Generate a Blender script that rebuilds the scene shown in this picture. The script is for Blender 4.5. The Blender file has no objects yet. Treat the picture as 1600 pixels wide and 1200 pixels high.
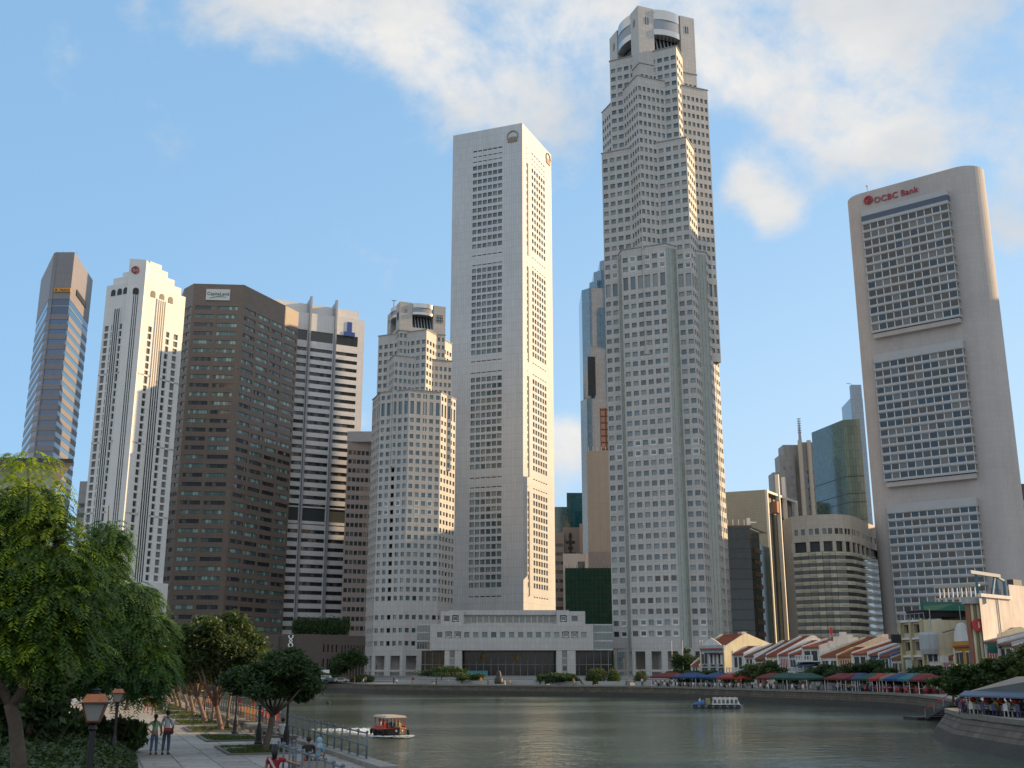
import bpy, math, random
import numpy as np
from mathutils import Vector, Matrix
random.seed(7); rng = np.random.default_rng(7)
S = bpy.context.scene; COL = S.collection
R = math.radians
# ------------------------------------------------------------------ camera, sky, sun, exposure
F = 1706.0; TH = math.atan(448/F); CH = 5.5
cam = bpy.data.objects.new('camera', bpy.data.cameras.new('camera')); COL.objects.link(cam)
cam.location = (0, 0, CH); cam.rotation_euler = (R(90)+TH, 0, 0)
cam.data.sensor_width = 36; cam.data.lens = F/1600*36; cam.data.clip_end = 8000; cam.data.clip_start = .5
S.camera = cam
SUN_A = R(15); SUN_E = R(17)          # direction of the sun: 15 deg beyond the +X axis
W = bpy.data.worlds.new('World'); S.world = W; W.use_nodes = True
wn = W.node_tree.nodes; wl = W.node_tree.links
for n in list(wn): wn.remove(n)
SKY_STR = 0.15; CLOUD = 4.3
def world():
    out = wn.new('ShaderNodeOutputWorld'); bg = wn.new('ShaderNodeBackground'); bg.inputs[1].default_value = SKY_STR
    sky = wn.new('ShaderNodeTexSky'); sky.sky_type = 'NISHITA'; sky.sun_disc = False
    sky.sun_elevation = SUN_E; sky.sun_rotation = R(90)-SUN_A; sky.air_density = 1.0; sky.dust_density = 0.6; sky.ozone_density = 2.0
    tc = wn.new('ShaderNodeTexCoord')
    def M(op, a, b=None, c=None):
        n = wn.new('ShaderNodeMath'); n.operation = op
        for i, v in enumerate((a, b, c)):
            if v is None: continue
            if isinstance(v, (int, float)): n.inputs[i].default_value = v
            else: wl.new(v, n.inputs[i])
        return n.outputs[0]
    def noise(scale, det, rough, dist=0, sc=(1, 1, 1), off=(0, 0, 0)):
        mp = wn.new('ShaderNodeMapping'); mp.inputs['Scale'].default_value = sc; mp.inputs['Location'].default_value = off
        wl.new(tc.outputs['Generated'], mp.inputs[0])
        n = wn.new('ShaderNodeTexNoise'); n.inputs['Scale'].default_value = scale; n.inputs['Detail'].default_value = det
        n.inputs['Roughness'].default_value = rough; n.inputs['Distortion'].default_value = dist
        wl.new(mp.outputs[0], n.inputs['Vector']); return n.outputs['Fac']
    # cloud banks: directions of real cloud masses, each with its angular radius
    banks = [(300, -20, 110, .5), (430, 20, 90, .62), (560, -10, 110, .8), (680, 40, 120, .85), (800, 30, 130, .9), (760, 150, 80, .45), (900, 60, 150, 1.), (880, 170, 80, .5),
             (1150, 100, 60, .5), (1150, -60, 120, .6), (1260, 60, 140, 1.1), (1390, 50, 160, 1.2), (1530, 20, 180, 1.2), (1345, 165, 75, .9), (1660, 60, 170, 1.),
             (1155, 280, 46, .8), (1200, 325, 42, .7), (1590, 350, 65, .9), (880, 690, 60, 1.2), (572, 655, 34, 1.1), (15, 595, 55, .5), (245, 200, 60, .22), (1590, 530, 60, .3),
             (-420, 100, 220, .8), (2100, 250, 240, .9), (700, -700, 350, .8), (1700, -600, 300, .7)]
    tot = None
    for px, py, rad, wt in banks:
        u = (px-800)/F; v = (600-py)/F
        d = Vector((u, math.cos(TH)-v*math.sin(TH), math.sin(TH)+v*math.cos(TH))).normalized()
        n = wn.new('ShaderNodeVectorMath'); n.operation = 'DISTANCE'; wl.new(tc.outputs['Generated'], n.inputs[0]); n.inputs[1].default_value = d
        q = M('DIVIDE', n.outputs['Value'], rad/F); q = M('MULTIPLY', q, q); g = M('MULTIPLY', M('POWER', 2.718, M('MULTIPLY', q, -1.)), wt)
        tot = g if tot is None else M('ADD', tot, g)
    nz = noise(6.5, 9, .6, .15, (1, 1, 1.15))
    sep = wn.new('ShaderNodeSeparateXYZ'); wl.new(tc.outputs['Generated'], sep.inputs[0])
    dens = M('ADD', M('MINIMUM', tot, 1.05), M('MULTIPLY', M('SUBTRACT', nz, .5), 3.1))
    # unseen cloud added beside and behind the camera to whiten and brighten the shade
    big = noise(1.9, 6, .55, .3, (1, 1, 1.5), (3, 1, 5))
    vd = wn.new('ShaderNodeVectorMath'); vd.operation = 'DISTANCE'; wl.new(tc.outputs['Generated'], vd.inputs[0]); vd.inputs[1].default_value = (0, math.cos(TH), math.sin(TH))
    out_ = wn.new('ShaderNodeMapRange'); wl.new(vd.outputs['Value'], out_.inputs[0]); out_.inputs[1].default_value = .62; out_.inputs[2].default_value = 1.0
    dens = M('ADD', dens, M('MULTIPLY', out_.outputs[0], M('MULTIPLY', M('SUBTRACT', big, .27), 4.2)))
    dens = M('SUBTRACT', dens, .30)
    mr = wn.new('ShaderNodeMapRange'); mr.interpolation_type = 'SMOOTHSTEP'; wl.new(dens, mr.inputs[0]); mr.inputs[1].default_value = .0; mr.inputs[2].default_value = .85
    fac = M('MULTIPLY', mr.outputs[0], .93)
    # pale blue tint added by humid air, stronger to the horizon
    hz = M('POWER', M('SUBTRACT', 1.0, M('MAXIMUM', sep.outputs['Z'], 0.0)), 3.0)
    hzm = wn.new('ShaderNodeMix'); hzm.data_type = 'RGBA'; wl.new(M('ADD', M('MULTIPLY', hz, .2), .68), hzm.inputs[0]); wl.new(sky.outputs[0], hzm.inputs[6]); hzm.inputs[7].default_value = (1.55, 3.0, 4.75, 1)
    hp = wn.new('ShaderNodeMix'); hp.data_type = 'RGBA'; wl.new(M('MINIMUM', M('MAXIMUM', M('MULTIPLY', hz, M('ADD', M('MULTIPLY', sep.outputs['X'], 1.5), .80)), 0.), .9), hp.inputs[0]); wl.new(hzm.outputs[2], hp.inputs[6]); hp.inputs[7].default_value = (3.3, 4.35, 5.3, 1); hzm = hp
    shade = noise(3.4, 5, .55, 0, (1, 1, 2.2), (7, 3, 1))
    cc = wn.new('ShaderNodeMix'); cc.data_type = 'RGBA'
    r2 = wn.new('ShaderNodeMapRange'); wl.new(shade, r2.inputs[0]); r2.inputs[1].default_value = .35; r2.inputs[2].default_value = .65; wl.new(r2.outputs[0], cc.inputs[0])
    cc.inputs[6].default_value = (CLOUD*.74, CLOUD*.78, CLOUD*.83, 1); cc.inputs[7].default_value = (CLOUD*1.1, CLOUD*1.06, CLOUD*1.0, 1)
    mx = wn.new('ShaderNodeMix'); mx.data_type = 'RGBA'; wl.new(fac, mx.inputs[0]); wl.new(hzm.outputs[2], mx.inputs[6]); wl.new(cc.outputs[2], mx.inputs[7])
    wl.new(mx.outputs[2], bg.inputs[0]); wl.new(bg.outputs[0], out.inputs[0])
world()
sl = bpy.data.lights.new('sun', 'SUN'); sl.energy = 5.0; sl.angle = R(.53); sl.color = (1, .68, .37)
so = bpy.data.objects.new('sun', sl); COL.objects.link(so)
sd = Vector((math.cos(SUN_A)*math.cos(SUN_E), math.sin(SUN_A)*math.cos(SUN_E), math.sin(SUN_E)))
so.rotation_euler = sd.to_track_quat('Z', 'Y').to_euler()
S.render.engine = 'CYCLES'
S.view_settings.view_transform = 'Standard'; S.view_settings.look = 'None'; S.view_settings.gamma = 1; S.view_settings.use_curve_mapping = False
S.view_settings.exposure = 0.38
S.cycles.max_bounces = 6; S.cycles.transparent_max_bounces = 6; S.cycles.caustics_reflective = False; S.cycles.caustics_refractive = False

# ------------------------------------------------------------------ helpers
def ray(px, py):
    u = (px-800)/F; v = (600-py)/F
    return u, math.cos(TH)-v*math.sin(TH), math.sin(TH)+v*math.cos(TH)
def onz(px, py, z):                       # point of the place at height z seen in that direction
    x, y, w = ray(px, py); k = (z-CH)/w; return (x*k, y*k)
def ony(px, py, Y):
    x, y, w = ray(px, py); k = Y/y; return (x*k, Y, CH+w*k)
def onplane(px, py, P0, P1):              # on the vertical plane through P0, P1: returns (u along, z)
    x, y, w = ray(px, py)
    dx, dy = P1[0]-P0[0], P1[1]-P0[1]; L = math.hypot(dx, dy)
    k = (P0[0]*dy-P0[1]*dx)/(x*dy-y*dx)
    X, Y = x*k, y*k
    return ((X-P0[0])*dx+(Y-P0[1])*dy)/L, CH+w*k
def proj(X, Y, Z):
    Z -= CH; c, s = math.cos(TH), math.sin(TH); d = max(Y*c+Z*s, .01)
    return 800+F*X/d, 600-F*(-Y*s+Z*c)/d
def lerp(a, b, t): return (a[0]+(b[0]-a[0])*t, a[1]+(b[1]-a[1])*t)
def table(tab, x):
    for (a, b), (c, d) in zip(tab, tab[1:]):
        if x <= c: return b+(d-b)*(x-a)/(c-a)
    return tab[-1][1]

MATS = {}
def mat(name, col, rough=.7, metal=0., spec=.5, panel=None, var=.0, nscale=.3, bump=0., rnd=0., coords='Object', trans=0., island=0., ior=None, streak=0.):
    if name in MATS: return MATS[name]
    m = bpy.data.materials.new(name); m.use_nodes = True; N = m.node_tree.nodes; L = m.node_tree.links
    b = N['Principled BSDF']; b.inputs['Roughness'].default_value = rough; b.inputs['Metallic'].default_value = metal
    b.inputs['Specular IOR Level'].default_value = spec
    if ior: b.inputs['IOR'].default_value = ior
    col = tuple(col)+(1,); b.inputs['Base Color'].default_value = col
    cur = None
    tc = N.new('ShaderNodeTexCoord')
    def mixc(fac, a, bb, mode='MIX'):
        n = N.new('ShaderNodeMix'); n.data_type = 'RGBA'; n.blend_type = mode
        if isinstance(fac, float): n.inputs[0].default_value = fac
        else: L.new(fac, n.inputs[0])
        for i, v in ((6, a), (7, bb)):
            if isinstance(v, tuple): n.inputs[i].default_value = v
            else: L.new(v, n.inputs[i])
        return n.outputs[2]
    if panel:
        w, h, mort, dk, vv = panel
        br = N.new('ShaderNodeTexBrick'); br.offset = 0; br.squash = 1
        br.inputs['Scale'].default_value = 1; br.inputs['Brick Width'].default_value = w; br.inputs['Row Height'].default_value = h
        br.inputs['Mortar Size'].default_value = mort; br.inputs['Mortar Smooth'].default_value = .1; br.inputs['Bias'].default_value = 0
        br.inputs['Color1'].default_value = tuple(c*(1-vv) for c in col[:3])+(1,); br.inputs['Color2'].default_value = tuple(min(1, c*(1+vv)) for c in col[:3])+(1,)
        br.inputs['Mortar'].default_value = tuple(c*dk for c in col[:3])+(1,)
        L.new(tc.outputs['UV'], br.inputs['Vector']); cur = br.outputs['Color']
    if var or bump or streak:
        nz = N.new('ShaderNodeTexNoise'); nz.inputs['Scale'].default_value = nscale; nz.inputs['Detail'].default_value = 6; nz.inputs['Roughness'].default_value = .65
        L.new(tc.outputs[coords], nz.inputs['Vector'])
    if var:
        mr = N.new('ShaderNodeMapRange'); L.new(nz.outputs['Fac'], mr.inputs[0]); mr.inputs[1].default_value = .3; mr.inputs[2].default_value = .7
        mr.inputs[3].default_value = 1-var; mr.inputs[4].default_value = 1+var
        cur = mixc(1.0, cur if cur else col, mr.outputs[0], 'MULTIPLY')
    if streak:
        mp = N.new('ShaderNodeMapping'); mp.inputs['Scale'].default_value = (1, 1, .06); L.new(tc.outputs['Object'], mp.inputs[0])
        n2 = N.new('ShaderNodeTexNoise'); n2.inputs['Scale'].default_value = nscale*4; n2.inputs['Detail'].default_value = 5; L.new(mp.outputs[0], n2.inputs['Vector'])
        mr = N.new('ShaderNodeMapRange'); L.new(n2.outputs['Fac'], mr.inputs[0]); mr.inputs[1].default_value = .45; mr.inputs[2].default_value = .75
        mr.inputs[3].default_value = 1; mr.inputs[4].default_value = 1-streak
        cur = mixc(1.0, cur if cur else col, mr.outputs[0], 'MULTIPLY')
    if rnd or island:
        src = (N.new('ShaderNodeNewGeometry').outputs['Random Per Island'] if island else N.new('ShaderNodeObjectInfo').outputs['Random'])
        k = island or rnd
        mr = N.new('ShaderNodeMapRange'); L.new(src, mr.inputs[0]); mr.inputs[3].default_value = 1-k; mr.inputs[4].default_value = 1+k
        cur = mixc(1.0, cur if cur else col, mr.outputs[0], 'MULTIPLY')
    if cur: L.new(cur, b.inputs['Base Color'])
    if bump:
        bp = N.new('ShaderNodeBump'); bp.inputs['Strength'].default_value = bump; bp.inputs['Distance'].default_value = .1
        L.new(nz.outputs['Fac'], bp.inputs['Height']); L.new(bp.outputs[0], b.inputs['Normal'])
    if trans:
        tr = N.new('ShaderNodeBsdfTranslucent'); ms = N.new('ShaderNodeMixShader'); ms.inputs[0].default_value = trans
        if cur: L.new(mixc(1.0, cur, (1.3, 1.25, .6, 1), 'MULTIPLY'), tr.inputs[0])
        else: tr.inputs[0].default_value = col
        L.new(b.outputs[0], ms.inputs[1]); L.new(tr.outputs[0], ms.inputs[2]); L.new(ms.outputs[0], N['Material Output'].inputs[0])
    MATS[name] = m; return m

def tag(o, label=None, cat=None, group=None, kind=None):
    if label: o['label'] = label
    if cat: o['category'] = cat
    if group: o['group'] = group
    if kind: o['kind'] = kind
    return o
def thing(name, label, cat, loc=(0, 0, 0), rz=0., group=None):
    o = bpy.data.objects.new(name, None); COL.objects.link(o); o.empty_display_size = .5
    o.location = loc; o.rotation_euler = (0, 0, rz); return tag(o, label, cat, group)
def link(name, me, parent=None, loc=(0, 0, 0), rz=0., sc=None):
    o = bpy.data.objects.new(name, me); COL.objects.link(o); o.location = loc; o.rotation_euler = (0, 0, rz)
    if sc: o.scale = sc
    if parent: o.parent = parent
    return o
def npmesh(name, V, Fq, mats, midx=None, smooth=False):
    me = bpy.data.meshes.new(name); V = np.asarray(V, np.float32); Fq = np.asarray(Fq, np.int32); k = Fq.shape[1]
    me.vertices.add(len(V)); me.vertices.foreach_set('co', V.ravel()); me.loops.add(Fq.size); me.loops.foreach_set('vertex_index', Fq.ravel())
    me.polygons.add(len(Fq)); me.polygons.foreach_set('loop_start', np.arange(0, Fq.size, k, dtype=np.int32)); me.polygons.foreach_set('loop_total', np.full(len(Fq), k, np.int32))
    if midx is not None: me.polygons.foreach_set('material_index', np.asarray(midx, np.int32))
    for m in mats: me.materials.append(m)
    me.update(calc_edges=True); me.validate()
    if smooth: me.polygons.foreach_set('use_smooth', np.ones(len(Fq), bool))
    return me
class MB:
    def __init__(s): s.v = []; s.f = []; s.m = []; s.mats = []; s.uv = False
    def mi(s, m):
        if m not in s.mats: s.mats.append(m)
        return s.mats.index(m)
    def poly(s, pts, m):
        i = len(s.v); s.v += [tuple(p) for p in pts]; s.f.append(tuple(range(i, i+len(pts)))); s.m.append(s.mi(m))
    def hexa(s, b, t, m, caps=True):      # b, t : lower and upper rings of the same length
        i = len(s.v); n = len(b); s.v += [tuple(p) for p in b]+[tuple(p) for p in t]; k = s.mi(m)
        for j in range(n):
            q = (j+1) % n; s.f.append((i+j, i+q, i+n+q, i+n+j)); s.m.append(k)
        if caps: s.f.append(tuple(i+j for j in reversed(range(n)))); s.f.append(tuple(i+n+j for j in range(n))); s.m += [k, k]
    def box(s, c, d, m, rz=0.):
        x, y, z = c; a, b, h = d[0]/2, d[1]/2, d[2]/2; co, si = math.cos(rz), math.sin(rz)
        r = [(x+p*co-q*si, y+p*si+q*co) for p, q in ((-a, -b), (a, -b), (a, b), (-a, b))]
        s.hexa([(p, q, z-h) for p, q in r], [(p, q, z+h) for p, q in r], m)
    def prism(s, pts, z0, z1, m, top=None):
        s.hexa([(p[0], p[1], z0) for p in pts], [(p[0], p[1], z1) for p in (top or pts)], m)
    def bar(s, a, b, w, m, h=None):       # square bar from a to b
        a = Vector(a); b = Vector(b); d = (b-a).normalized(); up = Vector((0, 0, 1)) if abs(d.z) < .9 else Vector((1, 0, 0))
        x = d.cross(up).normalized()*w/2; y = x.cross(d).normalized()*(h or w)/2
        s.hexa([a-x-y, a+x-y, a+x+y, a-x+y], [b-x-y, b+x-y, b+x+y, b-x+y], m)
    def tube(s, pts, rad, m, n=8, caps=True):
        pts = [Vector(p) for p in pts]; rad = rad if isinstance(rad, (list, tuple)) else [rad]*len(pts); rings = []; px = None
        for i, p in enumerate(pts):
            d = (pts[min(i+1, len(pts)-1)]-pts[max(i-1, 0)]).normalized()
            if px is None: px = d.orthogonal().normalized()
            px = (px-d*px.dot(d)).normalized(); py = d.cross(px)
            rings.append([p+(px*math.cos(t)+py*math.sin(t))*rad[i] for t in [2*math.pi*j/n for j in range(n)]])
        i0 = len(s.v); k = s.mi(m)
        for r in rings: s.v += [tuple(q) for q in r]
        for i in range(len(rings)-1):
            for j in range(n):
                q = (j+1) % n; s.f.append((i0+i*n+j, i0+i*n+q, i0+(i+1)*n+q, i0+(i+1)*n+j)); s.m.append(k)
        if caps:
            s.f.append(tuple(i0+j for j in reversed(range(n)))); e = i0+(len(rings)-1)*n; s.f.append(tuple(e+j for j in range(n))); s.m += [k, k]
    def lathe(s, prof, m, c=(0, 0), n=12):
        s.hexas = None
        for (r0, z0), (r1, z1) in zip(prof, prof[1:]):
            s.hexa([(c[0]+r0*math.cos(2*math.pi*j/n), c[1]+r0*math.sin(2*math.pi*j/n), z0) for j in range(n)],
                   [(c[0]+r1*math.cos(2*math.pi*j/n), c[1]+r1*math.sin(2*math.pi*j/n), z1) for j in range(n)], m, caps=False)
    def ball(s, c, r, m, n=8, k=5):
        i0 = len(s.v); mi = s.mi(m); r = r if isinstance(r, tuple) else (r, r, r)
        for i in range(k+1):
            a = math.pi*i/k
            for j in range(n): t = 2*math.pi*j/n; s.v.append((c[0]+r[0]*math.sin(a)*math.cos(t), c[1]+r[1]*math.sin(a)*math.sin(t), c[2]-r[2]*math.cos(a)))
        for i in range(k):
            for j in range(n):
                q = (j+1) % n; s.f.append((i0+i*n+j, i0+i*n+q, i0+(i+1)*n+q, i0+(i+1)*n+j)); s.m.append(mi)
    def mesh(s, name, smooth=False, uv=True):
        me = bpy.data.meshes.new(name); me.from_pydata(s.v, [], s.f)
        for m in s.mats: me.materials.append(m)
        me.polygons.foreach_set('material_index', s.m)
        if smooth: me.polygons.foreach_set('use_smooth', [True]*len(s.f))
        if uv:
            ul = me.uv_layers.new(name='UVMap').data
            for p in me.polygons:
                n = p.normal
                if abs(n.z) < .7:
                    l = math.hypot(n.x, n.y) or 1; tx, ty = -n.y/l, n.x/l
                    for li in p.loop_indices:
                        c = me.vertices[me.loops[li].vertex_index].co; ul[li].uv = (c.x*tx+c.y*ty+500, c.z+100)
                else:
                    for li in p.loop_indices:
                        c = me.vertices[me.loops[li].vertex_index].co; ul[li].uv = (c.x+500, c.y+100)
        me.update(); return me
    def build(s, name, parent=None, loc=(0, 0, 0), rz=0., smooth=False, kind=None, label=None):
        o = link(name, s.mesh(name, smooth), parent, loc, rz)
        if kind: o['kind'] = kind
        if label: o['label'] = label
        return o

# ------------------------------------------------------------------ materials
stone_uob = mat('pale_granite', (.49, .475, .45), .55, panel=(1.55, 1.95, .05, .72, .05), var=.05, nscale=.05, streak=.06)
stone_oub = mat('aluminium_panel', (.55, .575, .59), .42, metal=.0, panel=(1.3, 4.0, .06, .66, .04), var=.06, nscale=.03, streak=.08)
stone_brown = mat('brown_tile', (.175, .132, .102), .5, panel=(1.5, 1.05, .05, .7, .08), var=.08, nscale=.08)
white_boc = mat('white_render', (.74, .73, .71), .7, var=.04, nscale=.1, panel=(3., 3.9, .04, .86, .015), streak=.07)
conc = mat('concrete', (.46, .435, .42), .85, panel=(1.8, 1.95, .05, .88, .03), var=.07, nscale=.05, streak=.10)
conc_l = mat('pale_spandrel', (.42, .44, .455), .6, var=.05, nscale=.2)
louv = mat('white_spandrel', (.74, .725, .71), .6, panel=(2.2, 1.5, .04, .8, .03), var=.05, nscale=.1)
rosegrey = mat('rose_granite', (.30, .255, .235), .5, panel=(2., 2., .05, .8, .04), var=.05, nscale=.1)
beige = mat('beige_stone', (.42, .37, .30), .6, panel=(2.0, 2.0, .05, .78, .04), var=.06, nscale=.06)
beige_g = mat('grey_green_wall', (.30, .31, .26), .6, panel=(1.2, 1.2, .05, .8, .03), var=.10, nscale=.06)
dark = mat('dark_recess', (.02, .022, .024), .5)
darkmetal = mat('dark_metal', (.05, .055, .06), .4, metal=.3)
steel = mat('brushed_steel', (.55, .55, .53), .28, metal=.85)
greymet = mat('grey_metal', (.30, .33, .37), .45, metal=.2)
def vglass(name, c0, c1, share, rough=.08, ior=1.8, jit=.10):
    m = bpy.data.materials.new(name); m.use_nodes = True; N = m.node_tree.nodes; L = m.node_tree.links; b = N['Principled BSDF']; b.inputs['Roughness'].default_value = rough; b.inputs['IOR'].default_value = ior
    oi = N.new('ShaderNodeObjectInfo'); ge = N.new('ShaderNodeNewGeometry'); ad = N.new('ShaderNodeMath'); ad.operation = 'ADD'; L.new(oi.outputs['Random'], ad.inputs[0]); L.new(ge.outputs['Random Per Island'], ad.inputs[1])
    w = N.new('ShaderNodeTexWhiteNoise'); w.noise_dimensions = '1D'; mu = N.new('ShaderNodeMath'); mu.operation = 'MULTIPLY'; mu.inputs[1].default_value = 37.7; L.new(ad.outputs[0], mu.inputs[0]); L.new(mu.outputs[0], w.inputs['W'])
    r = N.new('ShaderNodeValToRGB'); L.new(w.outputs['Value'], r.inputs[0]); e = r.color_ramp.elements; e[0].color = (*c0, 1); e[1].position = 1; e[1].color = (*[min(1, k*1.25) for k in c1], 1)
    k = r.color_ramp.elements.new(1-share); k.color = (*[q*1.9 for q in c0], 1); k2 = r.color_ramp.elements.new(min(.99, 1-share+.04)); k2.color = (*c1, 1); L.new(r.outputs[0], b.inputs['Base Color'])
    sub = N.new('ShaderNodeVectorMath'); sub.operation = 'SUBTRACT'; L.new(w.outputs['Color'], sub.inputs[0]); sub.inputs[1].default_value = (.5, .5, .5)
    sc = N.new('ShaderNodeVectorMath'); sc.operation = 'SCALE'; L.new(sub.outputs[0], sc.inputs[0]); sc.inputs['Scale'].default_value = jit
    av = N.new('ShaderNodeVectorMath'); L.new(ge.outputs['Normal'], av.inputs[0]); L.new(sc.outputs[0], av.inputs[1]); L.new(av.outputs[0], b.inputs['Normal']); MATS[name] = m; return m
glass = vglass('window_glass', (.045, .08, .098), (.16, .205, .215), .33)
glass_d = vglass('dark_glass', (.02, .026, .03), (.10, .11, .11), .18, ior=1.65)
glass_b = mat('blue_glass', (.04, .11, .23), .06, ior=1.9, rnd=.3)
glass_sky = mat('sky_glass', (.08, .17, .26), .05, ior=2.4, panel=(1.6, 1.3, .05, .35, .15))
glass_t = mat('teal_glass', (.02, .10, .10), .07, ior=1.9, panel=(1.5, 1.9, .06, .35, .2))
glass_g = mat('green_glass', (.045, .085, .072), .06, ior=2.0, panel=(1.5, 2.0, .06, .45, .25))
glass_p = mat('pale_glass', (.22, .25, .22), .15, ior=1.8, panel=(1.3, 1.95, .06, 1.35, .12))
glass_lobby = mat('lobby_glass', (.10, .22, .20), .1, ior=1.7, panel=(1.6, 4.0, .06, .6, .15))
blind = vglass('green_blind_glass', (.07, .12, .115), (.24, .38, .345), .36, .2, 1.6)
frame = mat('window_frame', (.32, .32, .31), .5)
frame_w = mat('white_frame', (.75, .75, .73), .5)
ground_m = mat('far_pavement', (.26, .25, .24), .85, var=.15, nscale=.2)

def winmesh(w, h, kind):
    key = 'window_%s_%.2f_%.2f' % (kind, w, h)
    if key in bpy.data.meshes: return bpy.data.meshes[key]
    b = MB(); g, fr, n, ft = {'std': (glass, frame, 1, .10), 'dark': (glass_d, frame, 1, .08), 'slit': (glass_d, darkmetal, 1, .05), 'white': (glass, frame_w, 1, .34), 'blind': (blind, darkmetal, 7, .12),
        'ocbc': (glass_d, frame_w, 1, .30), 'ocbc2': (glass_d, conc_l, 2, .14), 'blue': (glass_b, darkmetal, 3, .06), 'tall': (glass, frame, 1, .12), 'lobby': (glass_lobby, frame, 3, .12), 'strip': (glass_d, darkmetal, 6, .1),
        'shutter': (mat('dark_shutter', (.035, .05, .05), .6), frame_w, 1, .16), 'lattice': (mat('grey_lattice', (.30, .30, .30), .8, panel=(.5, .5, .12, .45, .1)), white_boc, 1, .05),
        'bank': (glass_g, frame, 4, .1), 'pale': (glass_p, frame, 1, .08)}[kind]
    fz = min(ft, .13) if kind == 'ocbc' else ft
    for i in range(n):
        x0 = -w/2+w*i/n; x1 = x0+w/n
        b.poly([(x0+ft/2, .02, fz), (x1-ft/2, .02, fz), (x1-ft/2, .02, h-fz), (x0+ft/2, .02, h-fz)], g)
        b.poly([(x0, 0, 0), (x0+ft/2, 0, 0), (x0+ft/2, 0, h), (x0, 0, h)], fr); b.poly([(x1-ft/2, 0, 0), (x1, 0, 0), (x1, 0, h), (x1-ft/2, 0, h)], fr)
        b.poly([(x0+ft/2, 0, 0), (x1-ft/2, 0, 0), (x1-ft/2, 0, fz), (x0+ft/2, 0, fz)], fr); b.poly([(x0+ft/2, 0, h-fz), (x1-ft/2, 0, h-fz), (x1-ft/2, 0, h), (x0+ft/2, 0, h)], fr)
    if kind == 'white':   # proud white surround
        for x in (-w/2-.12, w/2+.12): b.box((x, -.35, h/2), (.24, .3, h+.4), fr)
        for z in (-.12, h+.12): b.box((0, -.35, z), (w, .3, .24), fr)
    return b.mesh(key)

class Bld:
    def __init__(s, name, label, cat='building', o=(0, 0), cap=300):
        s.r = thing(name, label, cat, (o[0], o[1], 0)); s.o = o; s.w = MB(); s.win = []; s.cap = cap; s.filt = None
    def L(s, p): return (p[0]-s.o[0], p[1]-s.o[1])
    def grid(s, P0, P1, z0, z1, cols, rows, m, depth=.35, kind='std', skip=None):
        P0 = s.L(P0); P1 = s.L(P1); dx, dy = P1[0]-P0[0], P1[1]-P0[1]; Ln = math.hypot(dx, dy); t = (dx/Ln, dy/Ln); n = (t[1], -t[0]); a = math.atan2(dy, dx)
        cols = sorted(c for c in cols if c[0] > .02 and c[1] < Ln-.02); rows = sorted(r for r in rows if r[0] > z0 and r[1] < z1)
        def P(u, z, d=0.): return (P0[0]+t[0]*u-n[0]*d, P0[1]+t[1]*u-n[1]*d, z)
        def q(u0, u1, a0, a1): s.w.poly([P(u0, a0), P(u1, a0), P(u1, a1), P(u0, a1)], m)
        zc = z0
        for r in rows:
            q(0, Ln, zc, r[0]); zc = r[1]; uc = 0
            for c in cols:
                if skip and skip(c, r): continue
                q(uc, c[0], r[0], r[1]); uc = c[1]
                u0, u1 = c[0], c[1]
                k = kind(c, r) if callable(kind) else (r[2] if len(r) > 2 else (c[2] if len(c) > 2 else kind))
                s.w.poly([P(u0, r[0]), P(u1, r[0]), P(u1, r[0], depth), P(u0, r[0], depth)], m); s.w.poly([P(u0, r[1], depth), P(u1, r[1], depth), P(u1, r[1]), P(u0, r[1])], m)
                s.w.poly([P(u0, r[0]), P(u0, r[0], depth), P(u0, r[1], depth), P(u0, r[1])], m); s.w.poly([P(u1, r[0], depth), P(u1, r[0]), P(u1, r[1]), P(u1, r[1], depth)], m)
                c0 = P((u0+u1)/2, r[0], depth); s.win.append((c0, a, round(u1-u0, 2), round(r[1]-r[0], 2), k, n))
            q(uc, Ln, r[0], r[1])
        q(0, Ln, zc, z1)
    def flat(s, P0, P1, z0, z1, m):
        P0 = s.L(P0); P1 = s.L(P1); s.w.poly([(P0[0], P0[1], z0), (P1[0], P1[1], z0), (P1[0], P1[1], z1), (P0[0], P0[1], z1)], m)
    def top(s, pts, z, m): s.w.poly([(*s.L(p), z) for p in pts], m)
    def done(s, wall='wall'):
        o = s.w.build(wall, s.r); keep = []
        for c, a, w, h, k, n in s.win:
            X, Y = c[0]+s.o[0], c[1]+s.o[1]
            if n[0]*-X+n[1]*-Y <= 0: continue
            if s.filt and s.filt(X, Y, c[2]+h/2, w, a): continue
            px, py = proj(X, Y, c[2]); 
            if not (-40 < px < 1640 and -20 < py < 1220): continue
            cosv = (n[0]*-X+n[1]*-Y)/math.hypot(X, Y); keep.append((w*h*cosv/(X*X+Y*Y), c, a, w, h, k))
        keep.sort(key=lambda e: -e[0])
        for e in keep[:s.cap]: link('window', winmesh(e[3], e[4], e[5]), s.r, e[1], e[2])
        rest = keep[s.cap:]
        if rest:
            b = MB()
            for _, c, a, w, h, k in rest:
                me = winmesh(w, h, k); co, si = math.cos(a), math.sin(a); i = len(b.v)
                b.v += [(c[0]+v.co.x*co-v.co.y*si, c[1]+v.co.x*si+v.co.y*co, c[2]+v.co.z) for v in me.vertices]
                for p in me.polygons: b.f.append(tuple(i+j for j in p.vertices)); b.m.append(b.mi(me.materials[p.material_index]))
            b.build('window_panes', s.r, kind='stuff')
        return o
def spread(u0, u1, n, w): return [(u0+(u1-u0)*(i+.5)/n-w/2, u0+(u1-u0)*(i+.5)/n+w/2) for i in range(n)]
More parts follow.
